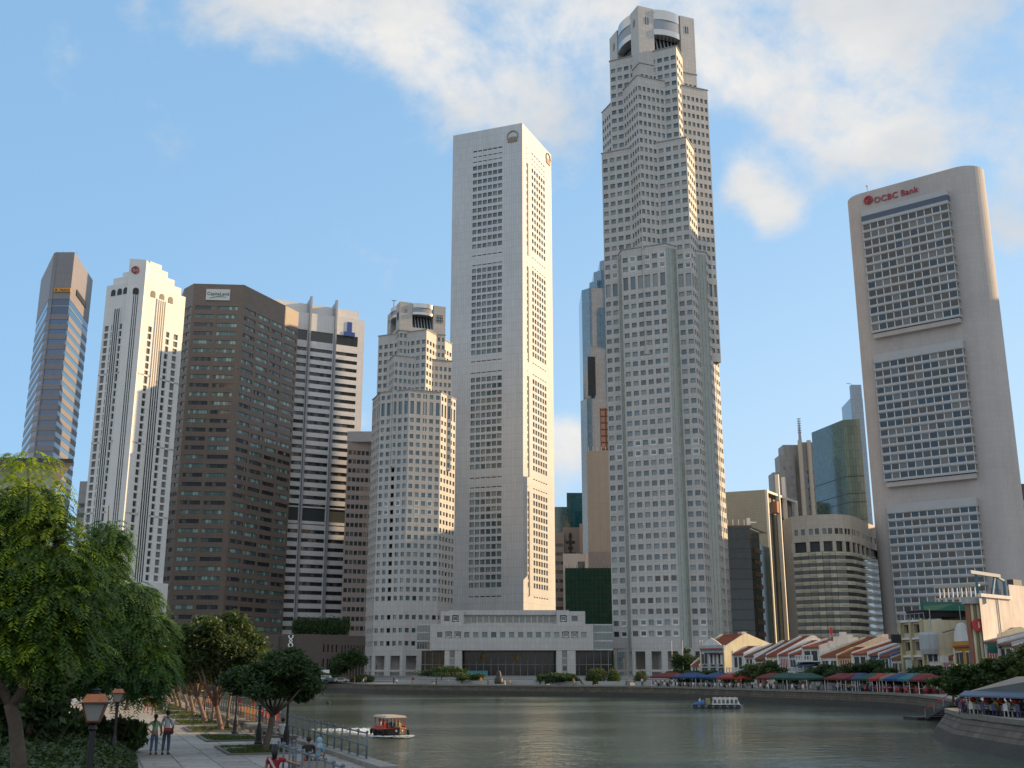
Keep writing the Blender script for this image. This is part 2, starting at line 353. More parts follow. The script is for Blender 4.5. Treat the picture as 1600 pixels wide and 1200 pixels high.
def text(name, body, size, ext, m, parent, loc, rz, tilt=0.):
    c = bpy.data.curves.new(name, 'FONT'); c.body = body; c.size = size; c.extrude = ext; c.resolution_u = 3
    o = bpy.data.objects.new(name, c); COL.objects.link(o); bpy.context.view_layer.update()
    me = bpy.data.meshes.new_from_object(o.evaluated_get(bpy.context.evaluated_depsgraph_get())); me.materials.clear(); me.materials.append(m)
    bpy.data.objects.remove(o); r = link(name, me, parent, loc, rz); r.rotation_euler = (R(90), 0, rz); return r

# ------------------------------------------------------------------ ground, water, quays
quay = [(-900, 620), (-400, 430), (-120, 345), (-55, 316), (-35, 287), (-15, 268), (14, 251), (28, 240), (38, 220), (46, 198), (53, 180), (56, 163), (54, 145), (50, 128), (46, 112), (44.5, 104)]
def smooth(P, k=4):
    out = []
    for i in range(len(P)-1):
        p0 = P[max(i-1, 0)]; p1 = P[i]; p2 = P[i+1]; p3 = P[min(i+2, len(P)-1)]
        for j in range(k):
            t = j/k; f = lambda a, b, c, d: .5*((2*b)+(-a+c)*t+(2*a-5*b+4*c-d)*t*t+(-a+3*b-3*c+d)*t**3)
            out.append((f(p0[0], p1[0], p2[0], p3[0]), f(p0[1], p1[1], p2[1], p3[1])))
    return out+[P[-1]]
QZ = 2.3
qs = smooth(quay[2:], 4); qpath = quay[:2]+qs
pier = [(44.5, 101), (37.5, 98), (34.3, 86), (33.5, 74), (36, 55), (55, 20), (90, -60), (150, -300)]
def water_mat():
    m = bpy.data.materials.new('river_water'); m.use_nodes = True; N = m.node_tree.nodes; L = m.node_tree.links; b = N['Principled BSDF']
    b.inputs['Base Color'].default_value = (.07, .10, .07, 1); b.inputs['Roughness'].default_value = .06; b.inputs['IOR'].default_value = 1.38
    tc = N.new('ShaderNodeTexCoord'); last = None
    for sc, scale, dist, st in (((1, 1, 1), .55, 2.4, 1.0), ((1, 1.0, 1), 2.1, .9, 1.0), ((1, .8, 1), 6.5, .30, 1.0), ((1, 1, 1), .07, 1.2, .6)):
        mp = N.new('ShaderNodeMapping'); mp.inputs['Scale'].default_value = sc; mp.inputs['Rotation'].default_value = (0, 0, .5*scale); L.new(tc.outputs['Object'], mp.inputs[0])
        n = N.new('ShaderNodeTexNoise'); n.inputs['Scale'].default_value = scale; n.inputs['Detail'].default_value = 3; n.inputs['Distortion'].default_value = .4; L.new(mp.outputs[0], n.inputs['Vector'])
        bp = N.new('ShaderNodeBump'); bp.inputs['Strength'].default_value = st; bp.inputs['Distance'].default_value = dist*.075; L.new(n.outputs['Fac'], bp.inputs['Height'])
        if last: L.new(last.outputs[0], bp.inputs['Normal'])
        last = bp
    L.new(last.outputs[0], b.inputs['Normal'])
    mp = N.new('ShaderNodeMapping'); mp.inputs['Scale'].default_value = (.022, .04, 1); L.new(tc.outputs['Object'], mp.inputs[0]); n = N.new('ShaderNodeTexNoise'); n.inputs['Scale'].default_value = 1; n.inputs['Detail'].default_value = 4; L.new(mp.outputs[0], n.inputs['Vector'])
    mr = N.new('ShaderNodeMapRange'); L.new(n.outputs['Fac'], mr.inputs[0]); mr.inputs[1].default_value = .42; mr.inputs[2].default_value = .6; mr.inputs[3].default_value = .02; mr.inputs[4].default_value = .16; L.new(mr.outputs[0], b.inputs['Roughness'])
    mr2 = N.new('ShaderNodeMapRange'); L.new(n.outputs['Fac'], mr2.inputs[0]); mr2.inputs[1].default_value = .42; mr2.inputs[2].default_value = .6; mr2.inputs[3].default_value = .45; mr2.inputs[4].default_value = 1.0
    for q in N:
        if q.type == 'BUMP': L.new(mr2.outputs[0], q.inputs['Strength'])
    return m
wb = MB(); wm = water_mat(); wb.poly([(-1500, -600, 0), (1500, -600, 0), (1500, 1500, 0), (-1500, 1500, 0)], wm); wb.build('river_water', kind='structure')
fb = MB()
far = [(x, y) for x, y in qpath]+[(60, 101)]+pier+[(1500, -300), (1500, 1500), (-1500, 1500), (-1500, 620)]
fb.poly([(x, y, QZ) for x, y in reversed(far)], ground_m); fb.build('far_bank_ground', kind='structure')
# quay wall of stone courses above a dark wet tide band
qw = mat('quay_stone', (.115, .098, .075), .9, var=.25, nscale=.5, bump=.5, panel=(1.4, .42, .04, .5, .15)); qd = mat('wet_quay_stone', (.035, .03, .022), .6, var=.3, nscale=.8, bump=.6)
cope = mat('coping_stone', (.20, .185, .16), .85, var=.18, nscale=.6, bump=.3)
qb = MB(); 
for P in (qpath, pier):
    for a, b in zip(P, P[1:]):
        L = math.hypot(b[0]-a[0], b[1]-a[1]); nx, ny = (b[1]-a[1])/L, -(b[0]-a[0])/L
        A = lambda p, z, d: (p[0]+nx*d, p[1]+ny*d, z)
        if P is pier:                      # battered face with mitred corners
            def vn(i_):
                m_ = []
                for p_, q_ in ((i_-1, i_), (i_, i_+1)):
                    if 0 <= p_ and q_ < len(P): l_ = math.dist(P[p_], P[q_]); m_.append(((P[q_][1]-P[p_][1])/l_, -(P[q_][0]-P[p_][0])/l_))
                sx, sy = sum(e[0] for e in m_), sum(e[1] for e in m_); l_ = math.hypot(sx, sy); return (sx/l_, sy/l_)
            na, nb = vn(P.index(a)), vn(P.index(b)); V_ = lambda p, n_, z, d: (p[0]+n_[0]*d, p[1]+n_[1]*d, z)
            qb.poly([V_(a, na, -.6, 1.9), V_(b, nb, -.6, 1.9), V_(b, nb, .9, 1.1), V_(a, na, .9, 1.1)], qd); qb.poly([V_(a, na, .9, 1.1), V_(b, nb, .9, 1.1), V_(b, nb, QZ-.22, .1), V_(a, na, QZ-.22, .1)], qw); continue
        qb.poly([A(a, -.6, .5), A(b, -.6, .5), A(b, 1.0, .28), A(a, 1.0, .28)], qd); qb.poly([A(a, 1.0, .28), A(b, 1.0, .28), A(b, QZ-.22, .08), A(a, QZ-.22, .08)], qw)
qb.build('quay_wall', kind='structure').modifiers  # one continuous masonry face
cb = MB()
for P in (qpath[8:], pier):
    for a, b in zip(P, P[1:]):
        L = math.hypot(b[0]-a[0], b[1]-a[1]); n = max(1, int(L/1.6)); az = math.atan2(b[1]-a[1], b[0]-a[0]); nx, ny = (b[1]-a[1])/L, -(b[0]-a[0])/L
        if L > 120: continue
        for i in range(n):
            p = lerp(a, b, (i+.5)/n); cb.box((p[0]-nx*.1, p[1]-ny*.1, QZ-.09+random.uniform(-.02, .02)), (L/n-.03, .75, .34), cope, az)
cb.build('quay_coping', kind='structure')
# promenade of the near bank: direction of the bank edge
BD = (-.3511, .9363); BC = (.9363, .3511); BE = (-5.9, 44.7)    # point of the edge under the end of the railing
def bank(s, t): return (BE[0]+BD[0]*s+BC[0]*t, BE[1]+BD[1]*s+BC[1]*t)   # s along the bank from the railing's end, t towards the river
PZ = 2.0
pb = MB(); pav = mat('promenade_granite', (.30, .285, .26), .8, var=.22, nscale=.9, rnd=.14); joint = mat('joint_sand', (.12, .11, .10), .9, var=.2, nscale=1.)
LB = [bank(-60, -3.4), bank(-3.2, -3.4), bank(-3.2, .45), bank(200, .45), (-560, 330), (-900, 330), (-900, -200), (20, -200)]
pb.poly([(x, y, PZ-.02) for x, y in LB], joint); pb.build('promenade_bed', kind='structure')
pw = MB()
for a, b in ((bank(-60, -3.4), bank(-3.2, -3.4)), (bank(-3.2, -3.4), bank(-3.2, .45)), (bank(-3.2, .45), bank(200, .45))):
    L = math.hypot(b[0]-a[0], b[1]-a[1]); nx, ny = (b[1]-a[1])/L, -(b[0]-a[0])/L
    pw.poly([(a[0]+nx*.3, a[1]+ny*.3, -.6), (b[0]+nx*.3, b[1]+ny*.3, -.6), (b[0], b[1], PZ-.02), (a[0], a[1], PZ-.02)], qw)
pw.build('near_quay_wall', kind='structure')

# ------------------------------------------------------------------ twin stepped plaza towers
def pt(c, a, r): return (c[0]+r*math.cos(R(a)), c[1]+r*math.sin(R(a)))
def inside(poly, x, y):
    for a, b in zip(poly, poly[1:]+poly[:1]):
        if (b[0]-a[0])*(y-a[1])-(b[1]-a[1])*(x-a[0]) < 0: return False
    return True
def plaza(name, label, c, prisms, crown, rows, fh, colA, colB, marks):
    b = Bld(name, label, 'skyscraper', c)
    solids = [(p, z) for p, z, *_ in prisms]
    def filt(X, Y, z, w, a):
        n = (math.sin(a), -math.cos(a)); t = (math.cos(a), math.sin(a))
        for s_ in (-w/2, 0, w/2):
            x = X+t[0]*s_+n[0]*.75; y = Y+t[1]*s_+n[1]*.75
            if any(z < zt+.3 and inside(p, x, y) for p, zt in solids): return True
        return False
    b.filt = filt
    for p, zt, zb, kind, edges in prisms:
        for i, (a, d) in enumerate(zip(p, p[1:]+p[:1])):
            L = math.hypot(d[0]-a[0], d[1]-a[1]); nx, ny = (d[1]-a[1])/L, -(d[0]-a[0])/L
            e = edges[i] if edges else kind
            if -nx*a[0]-ny*a[1] < -60 or e == 'plain': b.flat(a, d, zb, zt, stone_uob); continue
            if e == 'glass':
                g = MB(); A_, D_ = b.L(a), b.L(d); g.poly([(*A_, zb), (*D_, zb), (*D_, zt-1.2), (*A_, zt-1.2)], glass_p)
                for k in range(4):
                    q = lerp(A_, D_, k/3); g.box((q[0]+nx*.06, q[1]+ny*.06, (zb+zt)/2-.6), (.16, .16, zt-zb-1.2), stone_uob, math.atan2(ny, nx))
                g.build('glazed_strip', b.r); b.flat(a, d, zt-1.2, zt, stone_uob); continue
            sp, ww = colA if e == 'A' else colB
            n = int(round(L/sp)); cols = spread(0, L, n, ww)
            rr = [r for r in rows if r[0] > zb+.5 and r[1] < zt-1.3]
            b.grid(a, d, zb, zt, cols, rr, stone_uob, .45, lambda cc, r2, n=n, L=L, e=e: ('white' if len(r2) > 2 and r2[2] == 'W' and int(cc[0]/L*n) % 2 == 1 else ('dark' if r2[0] < 40 and hash(round(cc[0]*7+r2[0])) % 3 == 0 else 'std')))
        b.top(p, zt, stone_uob)
        cz = MB()   # thin roof-edge coping of each tier
        for a, d in zip(p, p[1:]+p[:1]):
            A_, D_ = b.L(a), b.L(d); q = lerp(A_, D_, .5); L = math.hypot(D_[0]-A_[0], D_[1]-A_[1]); cz.box((q[0], q[1], zt+.12), (L+.3, .7, .25), frame, math.atan2(D_[1]-A_[1], D_[0]-A_[0]))
        cz.build('coping', b.r)
    # crown with curved metal drums over a deep recess on each side
    p, z0, z1, u0, u1, za, zb = crown
    for i, (a, d) in enumerate(zip(p, p[1:]+p[:1])):
        L = math.hypot(d[0]-a[0], d[1]-a[1]); t = ((d[0]-a[0])/L, (d[1]-a[1])/L); n = (t[1], -t[0]); az = math.atan2(t[1], t[0])
        P = lambda u, dd=0.: (a[0]+t[0]*u-n[0]*dd, a[1]+t[1]*u-n[1]*dd)
        b.flat(P(0), P(u0), z0, z1, stone_uob); b.flat(P(u1), P(L), z0, z1, stone_uob); b.flat(P(u0), P(u1), z0, za, stone_uob)
        b.flat(P(u0), P(u0, 4), za, z1, conc); b.flat(P(u1, 4), P(u1), za, z1, conc); b.w.poly([(*b.L(q), za) for q in (P(u0), P(u1), P(u1, 4), P(u0, 4))], conc)
        sc = MB()
        sc.poly([(*b.L(P(u0, 3.9)), za), (*b.L(P(u1, 3.9)), za), (*b.L(P(u1, 3.9)), zb+1), (*b.L(P(u0, 3.9)), zb+1)], dark)
        nn = 7
        for k in range(nn):
            u = u0+(u1-u0)*(k+.5)/nn; q0 = b.L(P(u, 1.2)); q1 = b.L(P(u, 3.7)); sc.bar((*q0, za+.2), (*q1, zb), .5, greymet)
        sc.build('slanted_louvre', b.r)
        dr = MB(); N_ = 14; hh = z1-zb
        for (za_, zb_, bu, m_) in ((0, .22, .62, steel), (.22, .62, .45, greymet), (.62, 1.0, .62, steel)):
            ring = []
            for k in range(N_+1):
                s_ = k/N_; ring.append(b.L(P(u0+(u1-u0)*s_, -bu*2.2*(1-(2*s_-1)**2)+.35)))
            lo = [(*q, zb+hh*za_) for q in ring]; hi = [(*q, zb+hh*zb_) for q in ring]
            for k in range(N_): dr.poly([lo[k], lo[k+1], hi[k+1], hi[k]], m_)
            back = [(*b.L(P(u0, 3)), 0), (*b.L(P(u1, 3)), 0)]
            dr.poly([*reversed(lo)]+[(back[0][0], back[0][1], lo[0][2]), (back[1][0], back[1][1], lo[0][2])], m_); dr.poly([*hi]+[(back[1][0], back[1][1], hi[0][2]), (back[0][0], back[0][1], hi[0][2])], m_)
        dr.build('curved_drum', b.r)
        if marks and i in (0, 1):
            for (u, z, w, h) in marks: mk = MB(); q = b.L(P(u, -.06)); mk.box((q[0], q[1], z), (w, .1, h), darkmetal, az); mk.build('logo_bar', b.r)
    b.top(p, z1-1.5, conc)
    return b
# taller tower
c1 = (61.45, 427.15)
def sq(c, a0, r): return [pt(c, a0+90*k, r) for k in range(4)]
def bay(c, th, p0, p1, q0, q1):
    f = lambda p, q: (c[0]+math.cos(R(th))*p-math.sin(R(th))*q, c[1]+math.sin(R(th))*p+math.cos(R(th))*q)
    return [f(p0-6, -q0), f(p0, -q0), f(p1, -q1), f(p1, q1), f(p0, q0), f(p0-6, q0)]
fh = 3.93; rows1 = []
z = 17.6
while z < 264:
    if abs(z-150.8) < 2: rows1.append((z, z+5.4)); z += 2*fh; continue
    rows1.append((z, z+1.95, 'W') if (abs(z-162) < 4.2 or abs(z-88) < 3.9 or z < 24) else (z, z+1.95)); z += fh
P1 = [(sq(c1, -204, 19.35), 252.5, 2, 'B', None), (sq(c1, -159, 20.8), 259.4, 13.5, 'A', None), (sq(c1, -204, 23.7), 244.2, 124, 'B', None), (sq(c1, -204, 21.4), 125, 13.5, 'B', None), (sq(c1, -159, 25.6), 215, 13.5, 'A', None)]
for th in (-114, -24): P1.append((bay(c1, th, 18.1, *((22.95, 12, 9.1) if th == -114 else (21.2, 10.5, 7.2))), 168.5, 13.5, 'A', ['plain', 'glass', 'A', 'glass', 'plain', 'plain']))
mk1 = [(3.6, 273.5, .35, 3.4), (4.7, 273.5, .35, 3.4), (23., 273.5, .35, 3.4), (24.1, 273.5, .35, 3.4)]
b = plaza('stepped_skyscraper', 'tallest pale granite tower with stepped twisted faces and curved metal drums in its crown', c1, P1, (sq(c1, -204, 19.35), 252.5, 280, 7.5, 20.4, 257.5, 268.0), rows1, fh, (3.02, 2.0), (2.12, 1.3), mk1)
# glazed lobby between stone piers
def lobby(b, P, z0, z1, n, wfrac=.62, kind='lobby'):
    for a, d in zip(P, P[1:]):
        L = math.hypot(d[0]-a[0], d[1]-a[1]); k = max(1, int(L/n)); b.grid(a, d, z0, z1, spread(0, L, k, L/k*wfrac), [(z0+3.6, z1-1.2), (z0+.1, z0+2.8, 'dark')], stone_uob, .8, kind)
oct1 = [pt(c1, 201, 25.0)]+bay(c1, -114, 18.1, 22.9, 12, 9.1)[1:5]+[pt(c1, -69, 25.0)]+bay(c1, -24, 18.1, 21.15, 10.5, 7.2)[1:5]+[pt(c1, 21, 25)]
lobby(b, oct1, QZ, 13.5, 4.6)
b.done()
# shorter twin
c2 = (-43.05, 467.0)
rows2 = []; z = 21.
for z in [15.2, 20.3, 25.5]+[33+3.52*k for k in range(33)]:
    if 108.5 < z < 112: rows2.append((z, z+5.6)); continue
    if 112 <= z < 115.8: continue
    rows2.append((z, z+1.85, 'W') if 68 < z < 75.2 else (z, z+1.85))
octo = [pt(c2, -181.5+45*k, 18.4) for k in range(8)]
P2 = [(sq(c2, -204, 14.85), 148.8, 2, 'B', None), (sq(c2, -159, 17.0), 148.3, 100, 'A', None), (sq(c2, -204, 18.4), 136.4, 88, 'B', None), (octo, 120.9, 12.5, 'A', None)]
mk2 = [(17.2+.75*k, 156, .22, 3.8) for k in range(4)]+[(18.3, 156.4, 3.4, .22), (18.3, 155.2, 3.4, .22), (2.4, 158, .2, 1.8), (3.1, 158, .2, 1.8)]
b = plaza('stepped_tower', 'shorter pale granite stepped tower with curved metal crown, left of the tall plain slab', c2, P2, (sq(c2, -204, 14.85), 148.8, 162, 5.8, 15.4, 150.8, 156.8), rows2, 3.52, (2.6, 1.65), (2.0, 1.15), mk2)
lobby(b, [octo[k] for k in (0, 1, 2, 3, 4)], QZ, 12.5, 5)
# rooftop gear
g = MB(); g.bar((-9.5, -6, 162), (-9.5, -6, 165), .35, greymet); g.bar((-10.5, -6, 165), (-8.5, -6, 165), .3, greymet); g.build('roof_crane', b.r)
b.done()

# ------------------------------------------------------------------ tall plain slab tower behind
def rows_between(px, tops, P0, P1, h):     # window rows whose heads are seen at the given heights
    return [(onplane(px, y, P0, P1)[1]-h, onplane(px, y, P0, P1)[1]) for y in tops]
NL, NN, NR = (-31.2, 526.7), (5.3, 512.7), (21.5, 549.0); NB = (NL[0]+NR[0]-NN[0], NL[1]+NR[1]-NN[1])
b = Bld('slab_tower', 'tall plain slab tower with four stacked window fields and a sunlit golden right side', 'skyscraper', NN)
zz = lambda y: onplane(765, y, NL, NN)[1]
rr = []
for y0, y1, n in ((256, 390, 12), (417, 556, 13), (588, 736, 13), (768, 922, 13)):
    za, zb = zz(y0), zz(y1)
    for k in range(n): t = za+(zb-za)*k/n; rr.append((t-2.35, t))
for y in (249, 396, 411, 562, 580, 745, 760, 931): t = zz(y); rr.append((t-.5, t, 'slit'))
rr2 = list(rr)+[(zz(232)-.7, zz(232), 'slit'), (zz(241)-.5, zz(241), 'slit')]
b.grid(NL, NN, QZ, 280, [(11.6+2.82*k+(0 if 1 else 0), 11.6+2.82*k+2.3) for k in range(6)], [r for r in rr2 if True], stone_oub, .6)
b.grid(NN, NR, QZ, 280, [(5.2, 6.1, 'slit')]+[(12.2+3.15*k, 12.2+3.15*k+2.1) for k in range(6)], rr2, stone_oub, .6, skip=None)
for a, d in ((NR, NB), (NB, NL)): b.flat(a, d, QZ, 280, stone_oub)
b.top([NL, NN, NR, NB], 280, conc)
def medal(b, P0, P1, px, py, rad, m):
    u, z = onplane(px, py, P0, P1); t = ((P1[0]-P0[0]), (P1[1]-P0[1])); L = math.hypot(*t); t = (t[0]/L, t[1]/L); n = (t[1], -t[0]); q = b.L((P0[0]+t[0]*u+n[0]*.25, P0[1]+t[1]*u+n[1]*.25)); az = math.atan2(t[1], t[0])
    return q, z, az, t, n
bronze = mat('bronze_relief', (.34, .24, .17), .5, metal=.3)
for (A_, B_, px, py) in ((NL, NN, 801, 215), (NN, NR, 856, 250)):
    q, z, az, t, n = medal(b, A_, B_, px, py, 3, bronze); g = MB()
    for k in range(7):   # a sail-like emblem of upright curved ribs over a half disc
        u = -2.4+.8*k; h = 1.2+1.9*math.sqrt(max(0, 1-(u/3.0)**2)); g.box((u, 0, -2.2+h*.35), (.5, .35, h), bronze)
    g.tube([(2.9*math.cos(a_), 0, .6+3.1*math.sin(a_)) for a_ in [R(200-12*k) for k in range(19)]], .28, bronze, 5)
    g.build('relief_emblem', b.r, (q[0], q[1], z), az)
gv = MB()
for y0, y1 in ((256, 400), (417, 566), (588, 745), (768, 931)):
    za, zb = zz(y0), zz(y1); ux, uy = (NR[0]-NN[0])/39.75, (NR[1]-NN[1])/39.75; gv.box((ux*6.8+uy*.02, uy*6.8-ux*.02, (za+zb)/2), (1.0, .3, za-zb), dark, math.atan2(uy, ux))
gv.build('vertical_slot', b.r)
gt = MB(); gt.box((-12, -6, 4.5), (34, .8, 5), dark, R(-21)); gt.build('ground_recess', b.r)
b.done()

# ------------------------------------------------------------------ concrete slab with rounded ends
E0, E1 = (145.4, 420.0), (174.7, 396.1); tn = ((E1[0]-E0[0])/37.8, (E1[1]-E0[1])/37.8); nn = (tn[1], -tn[0]); RO = 8.6
b = Bld('rounded_slab_tower', 'concrete slab tower with rounded ends, three louvred window blocks and red roof sign', 'skyscraper', E0, cap=300)
ring = [E0, E1]
ci = (E1[0]-nn[0]*RO, E1[1]-nn[1]*RO); a0 = math.atan2(nn[1], nn[0])
ring += [(ci[0]+RO*math.cos(a0+math.pi*k/20), ci[1]+RO*math.sin(a0+math.pi*k/20)) for k in range(1, 20)]
cj = (E0[0]-nn[0]*RO, E0[1]-nn[1]*RO)
ring += [(E1[0]-nn[0]*2*RO, E1[1]-nn[1]*2*RO), (E0[0]-nn[0]*2*RO, E0[1]-nn[1]*2*RO)]+[(cj[0]+RO*math.cos(a0+math.pi+math.pi*k/20), cj[1]+RO*math.sin(a0+math.pi+math.pi*k/20)) for k in range(1, 20)]
for a, d in zip(ring, ring[1:]+ring[:1]): b.flat(a, d, QZ, 198, conc)
b.top(ring, 198, conc)
az = math.atan2(tn[1], tn[0]); PR = 2.6
def Pn(u, d=0.): return (E0[0]+tn[0]*u+nn[0]*d, E0[1]+tn[1]*u+nn[1]*d)
for bi, (yt, yb, nr) in enumerate(((349, 521, 13), (565, 752, 14), (800, 985, 14))):
    A_, B_ = Pn(0, PR), Pn(38, PR)
    pxl = (1347, 1365, 1383)[bi]; pxr = (1480, 1503, 1524)[bi]
    u0, zt = onplane(pxl, (345, 565, 792)[bi], A_, B_); u1, _ = onplane(pxr, (310, 535, 775)[bi], A_, B_); u0 = max(u0, .3)
    ztop = onplane(pxl, yt, A_, B_)[1]; zbot = onplane(pxl+3, yb, A_, B_)[1]; fhh = (ztop-zbot)/nr; zz0 = zbot-(1.8 if bi < 2 else 0)
    blk = MB(); core = [b.L(Pn(u, d)) for u, d in ((u0+.2, -.3), (u0+.2, PR-.35), (u1-.2, PR-.35), (u1-.2, -.3))]
    core = [core[1], core[2], core[3], core[0]]
    blk.prism(core, zbot, ztop, dark); blk.build('window_block_core', b.r)
    def slab(za, zb_, nm, ex=0., m_=conc_l):
        s_ = MB(); r_ = [b.L(Pn(u, d)) for u, d in ((u0-ex, PR+ex), (u1+ex, PR+ex), (u1+ex, .02), (u0-ex, .02))]; s_.prism(r_, za, zb_, m_); s_.build(nm, b.r)
    for k in range(nr+1):
        zz_ = zbot+fhh*k
        if k < nr:
            slab(zz_-.55, zz_+.25, 'spandrel', .12); slab(zz_+fhh-.72, zz_+fhh-.64, 'sunshade', .30)
            for c_ in range(11):
                w = (u1-u0)/11; P_ = b.L(Pn(u0+w*(c_+.5), PR-.18)); link('window', winmesh(round(w, 2), round(fhh-.98, 2), 'ocbc'), b.r, (*P_, zz_+.26), az) if (bi*500+k*11+c_) < 10**6 and (bi < 2 or k > 8) else b.win.append(((*P_, zz_+.26), az, round(w, 2), round(fhh-.98, 2), 'ocbc', nn))
            for c_ in range(2):
                P_ = b.L(Pn(u1-.15, PR-.1-(c_+.5)*1.2)); b.win.append(((*P_, zz_+.26), az+R(90), 1.2, round(fhh-.98, 2), 'ocbc', tn))
    slab(zbot+fhh*nr-.95, zbot+fhh*nr+(5.2 if bi == 0 else 2.6), 'head_panel', .1)
    if bi == 0:
        s_ = MB(); r_ = [b.L(Pn(u, d)) for u, d in ((u0-.2, PR+.15), (u1+.2, PR+.15), (u1+.2, .1), (u0-.2, .1))]; s_.prism(r_, zbot+fhh*nr+.6, zbot+fhh*nr+2.9, mat('slate_band', (.07, .10, .15), .4)); s_.build('dark_band', b.r)
    if bi < 2:
        slab(zz0-.9, zbot-.91, 'soffit', -.4, conc)
b.cap = 120
red = mat('red_sign', (.38, .035, .06), .5)
q, z, az_, t, n = medal(b, E0, Pn(38), 1357, 313, 2, red)
g = MB(); g.tube([(1.55*math.cos(2*math.pi*k/20), -.1, 1.55*math.sin(2*math.pi*k/20)) for k in range(21)], .42, red, 6, caps=False)
g.box((-.2, -.1, .0), (.55, .3, 1.7), red); g.box((.45, -.1, .35), (.9, .3, .5), red); g.box((.45, -.1, -.45), (.9, .3, .5), red)
g.build('sign_emblem', b.r, (q[0], q[1], z), az_)
u, z = onplane(1366, 318, E0, Pn(38)); P_ = b.L(Pn(u, .3)); text('sign_lettering', 'OCBC Bank', 3.6, .15, red, b.r, (P_[0], P_[1], z), az_)
# red bird-like figure on roof edge is too small to tell; aerial only
g = MB(); P_ = b.L(Pn(2.5, -1)); g.bar((*P_, 198), (*P_, 200.6), .3, frame_w); g.ball((P_[0], P_[1], 200.9), .6, frame_w); g.build('roof_dish', b.r)
b.done()

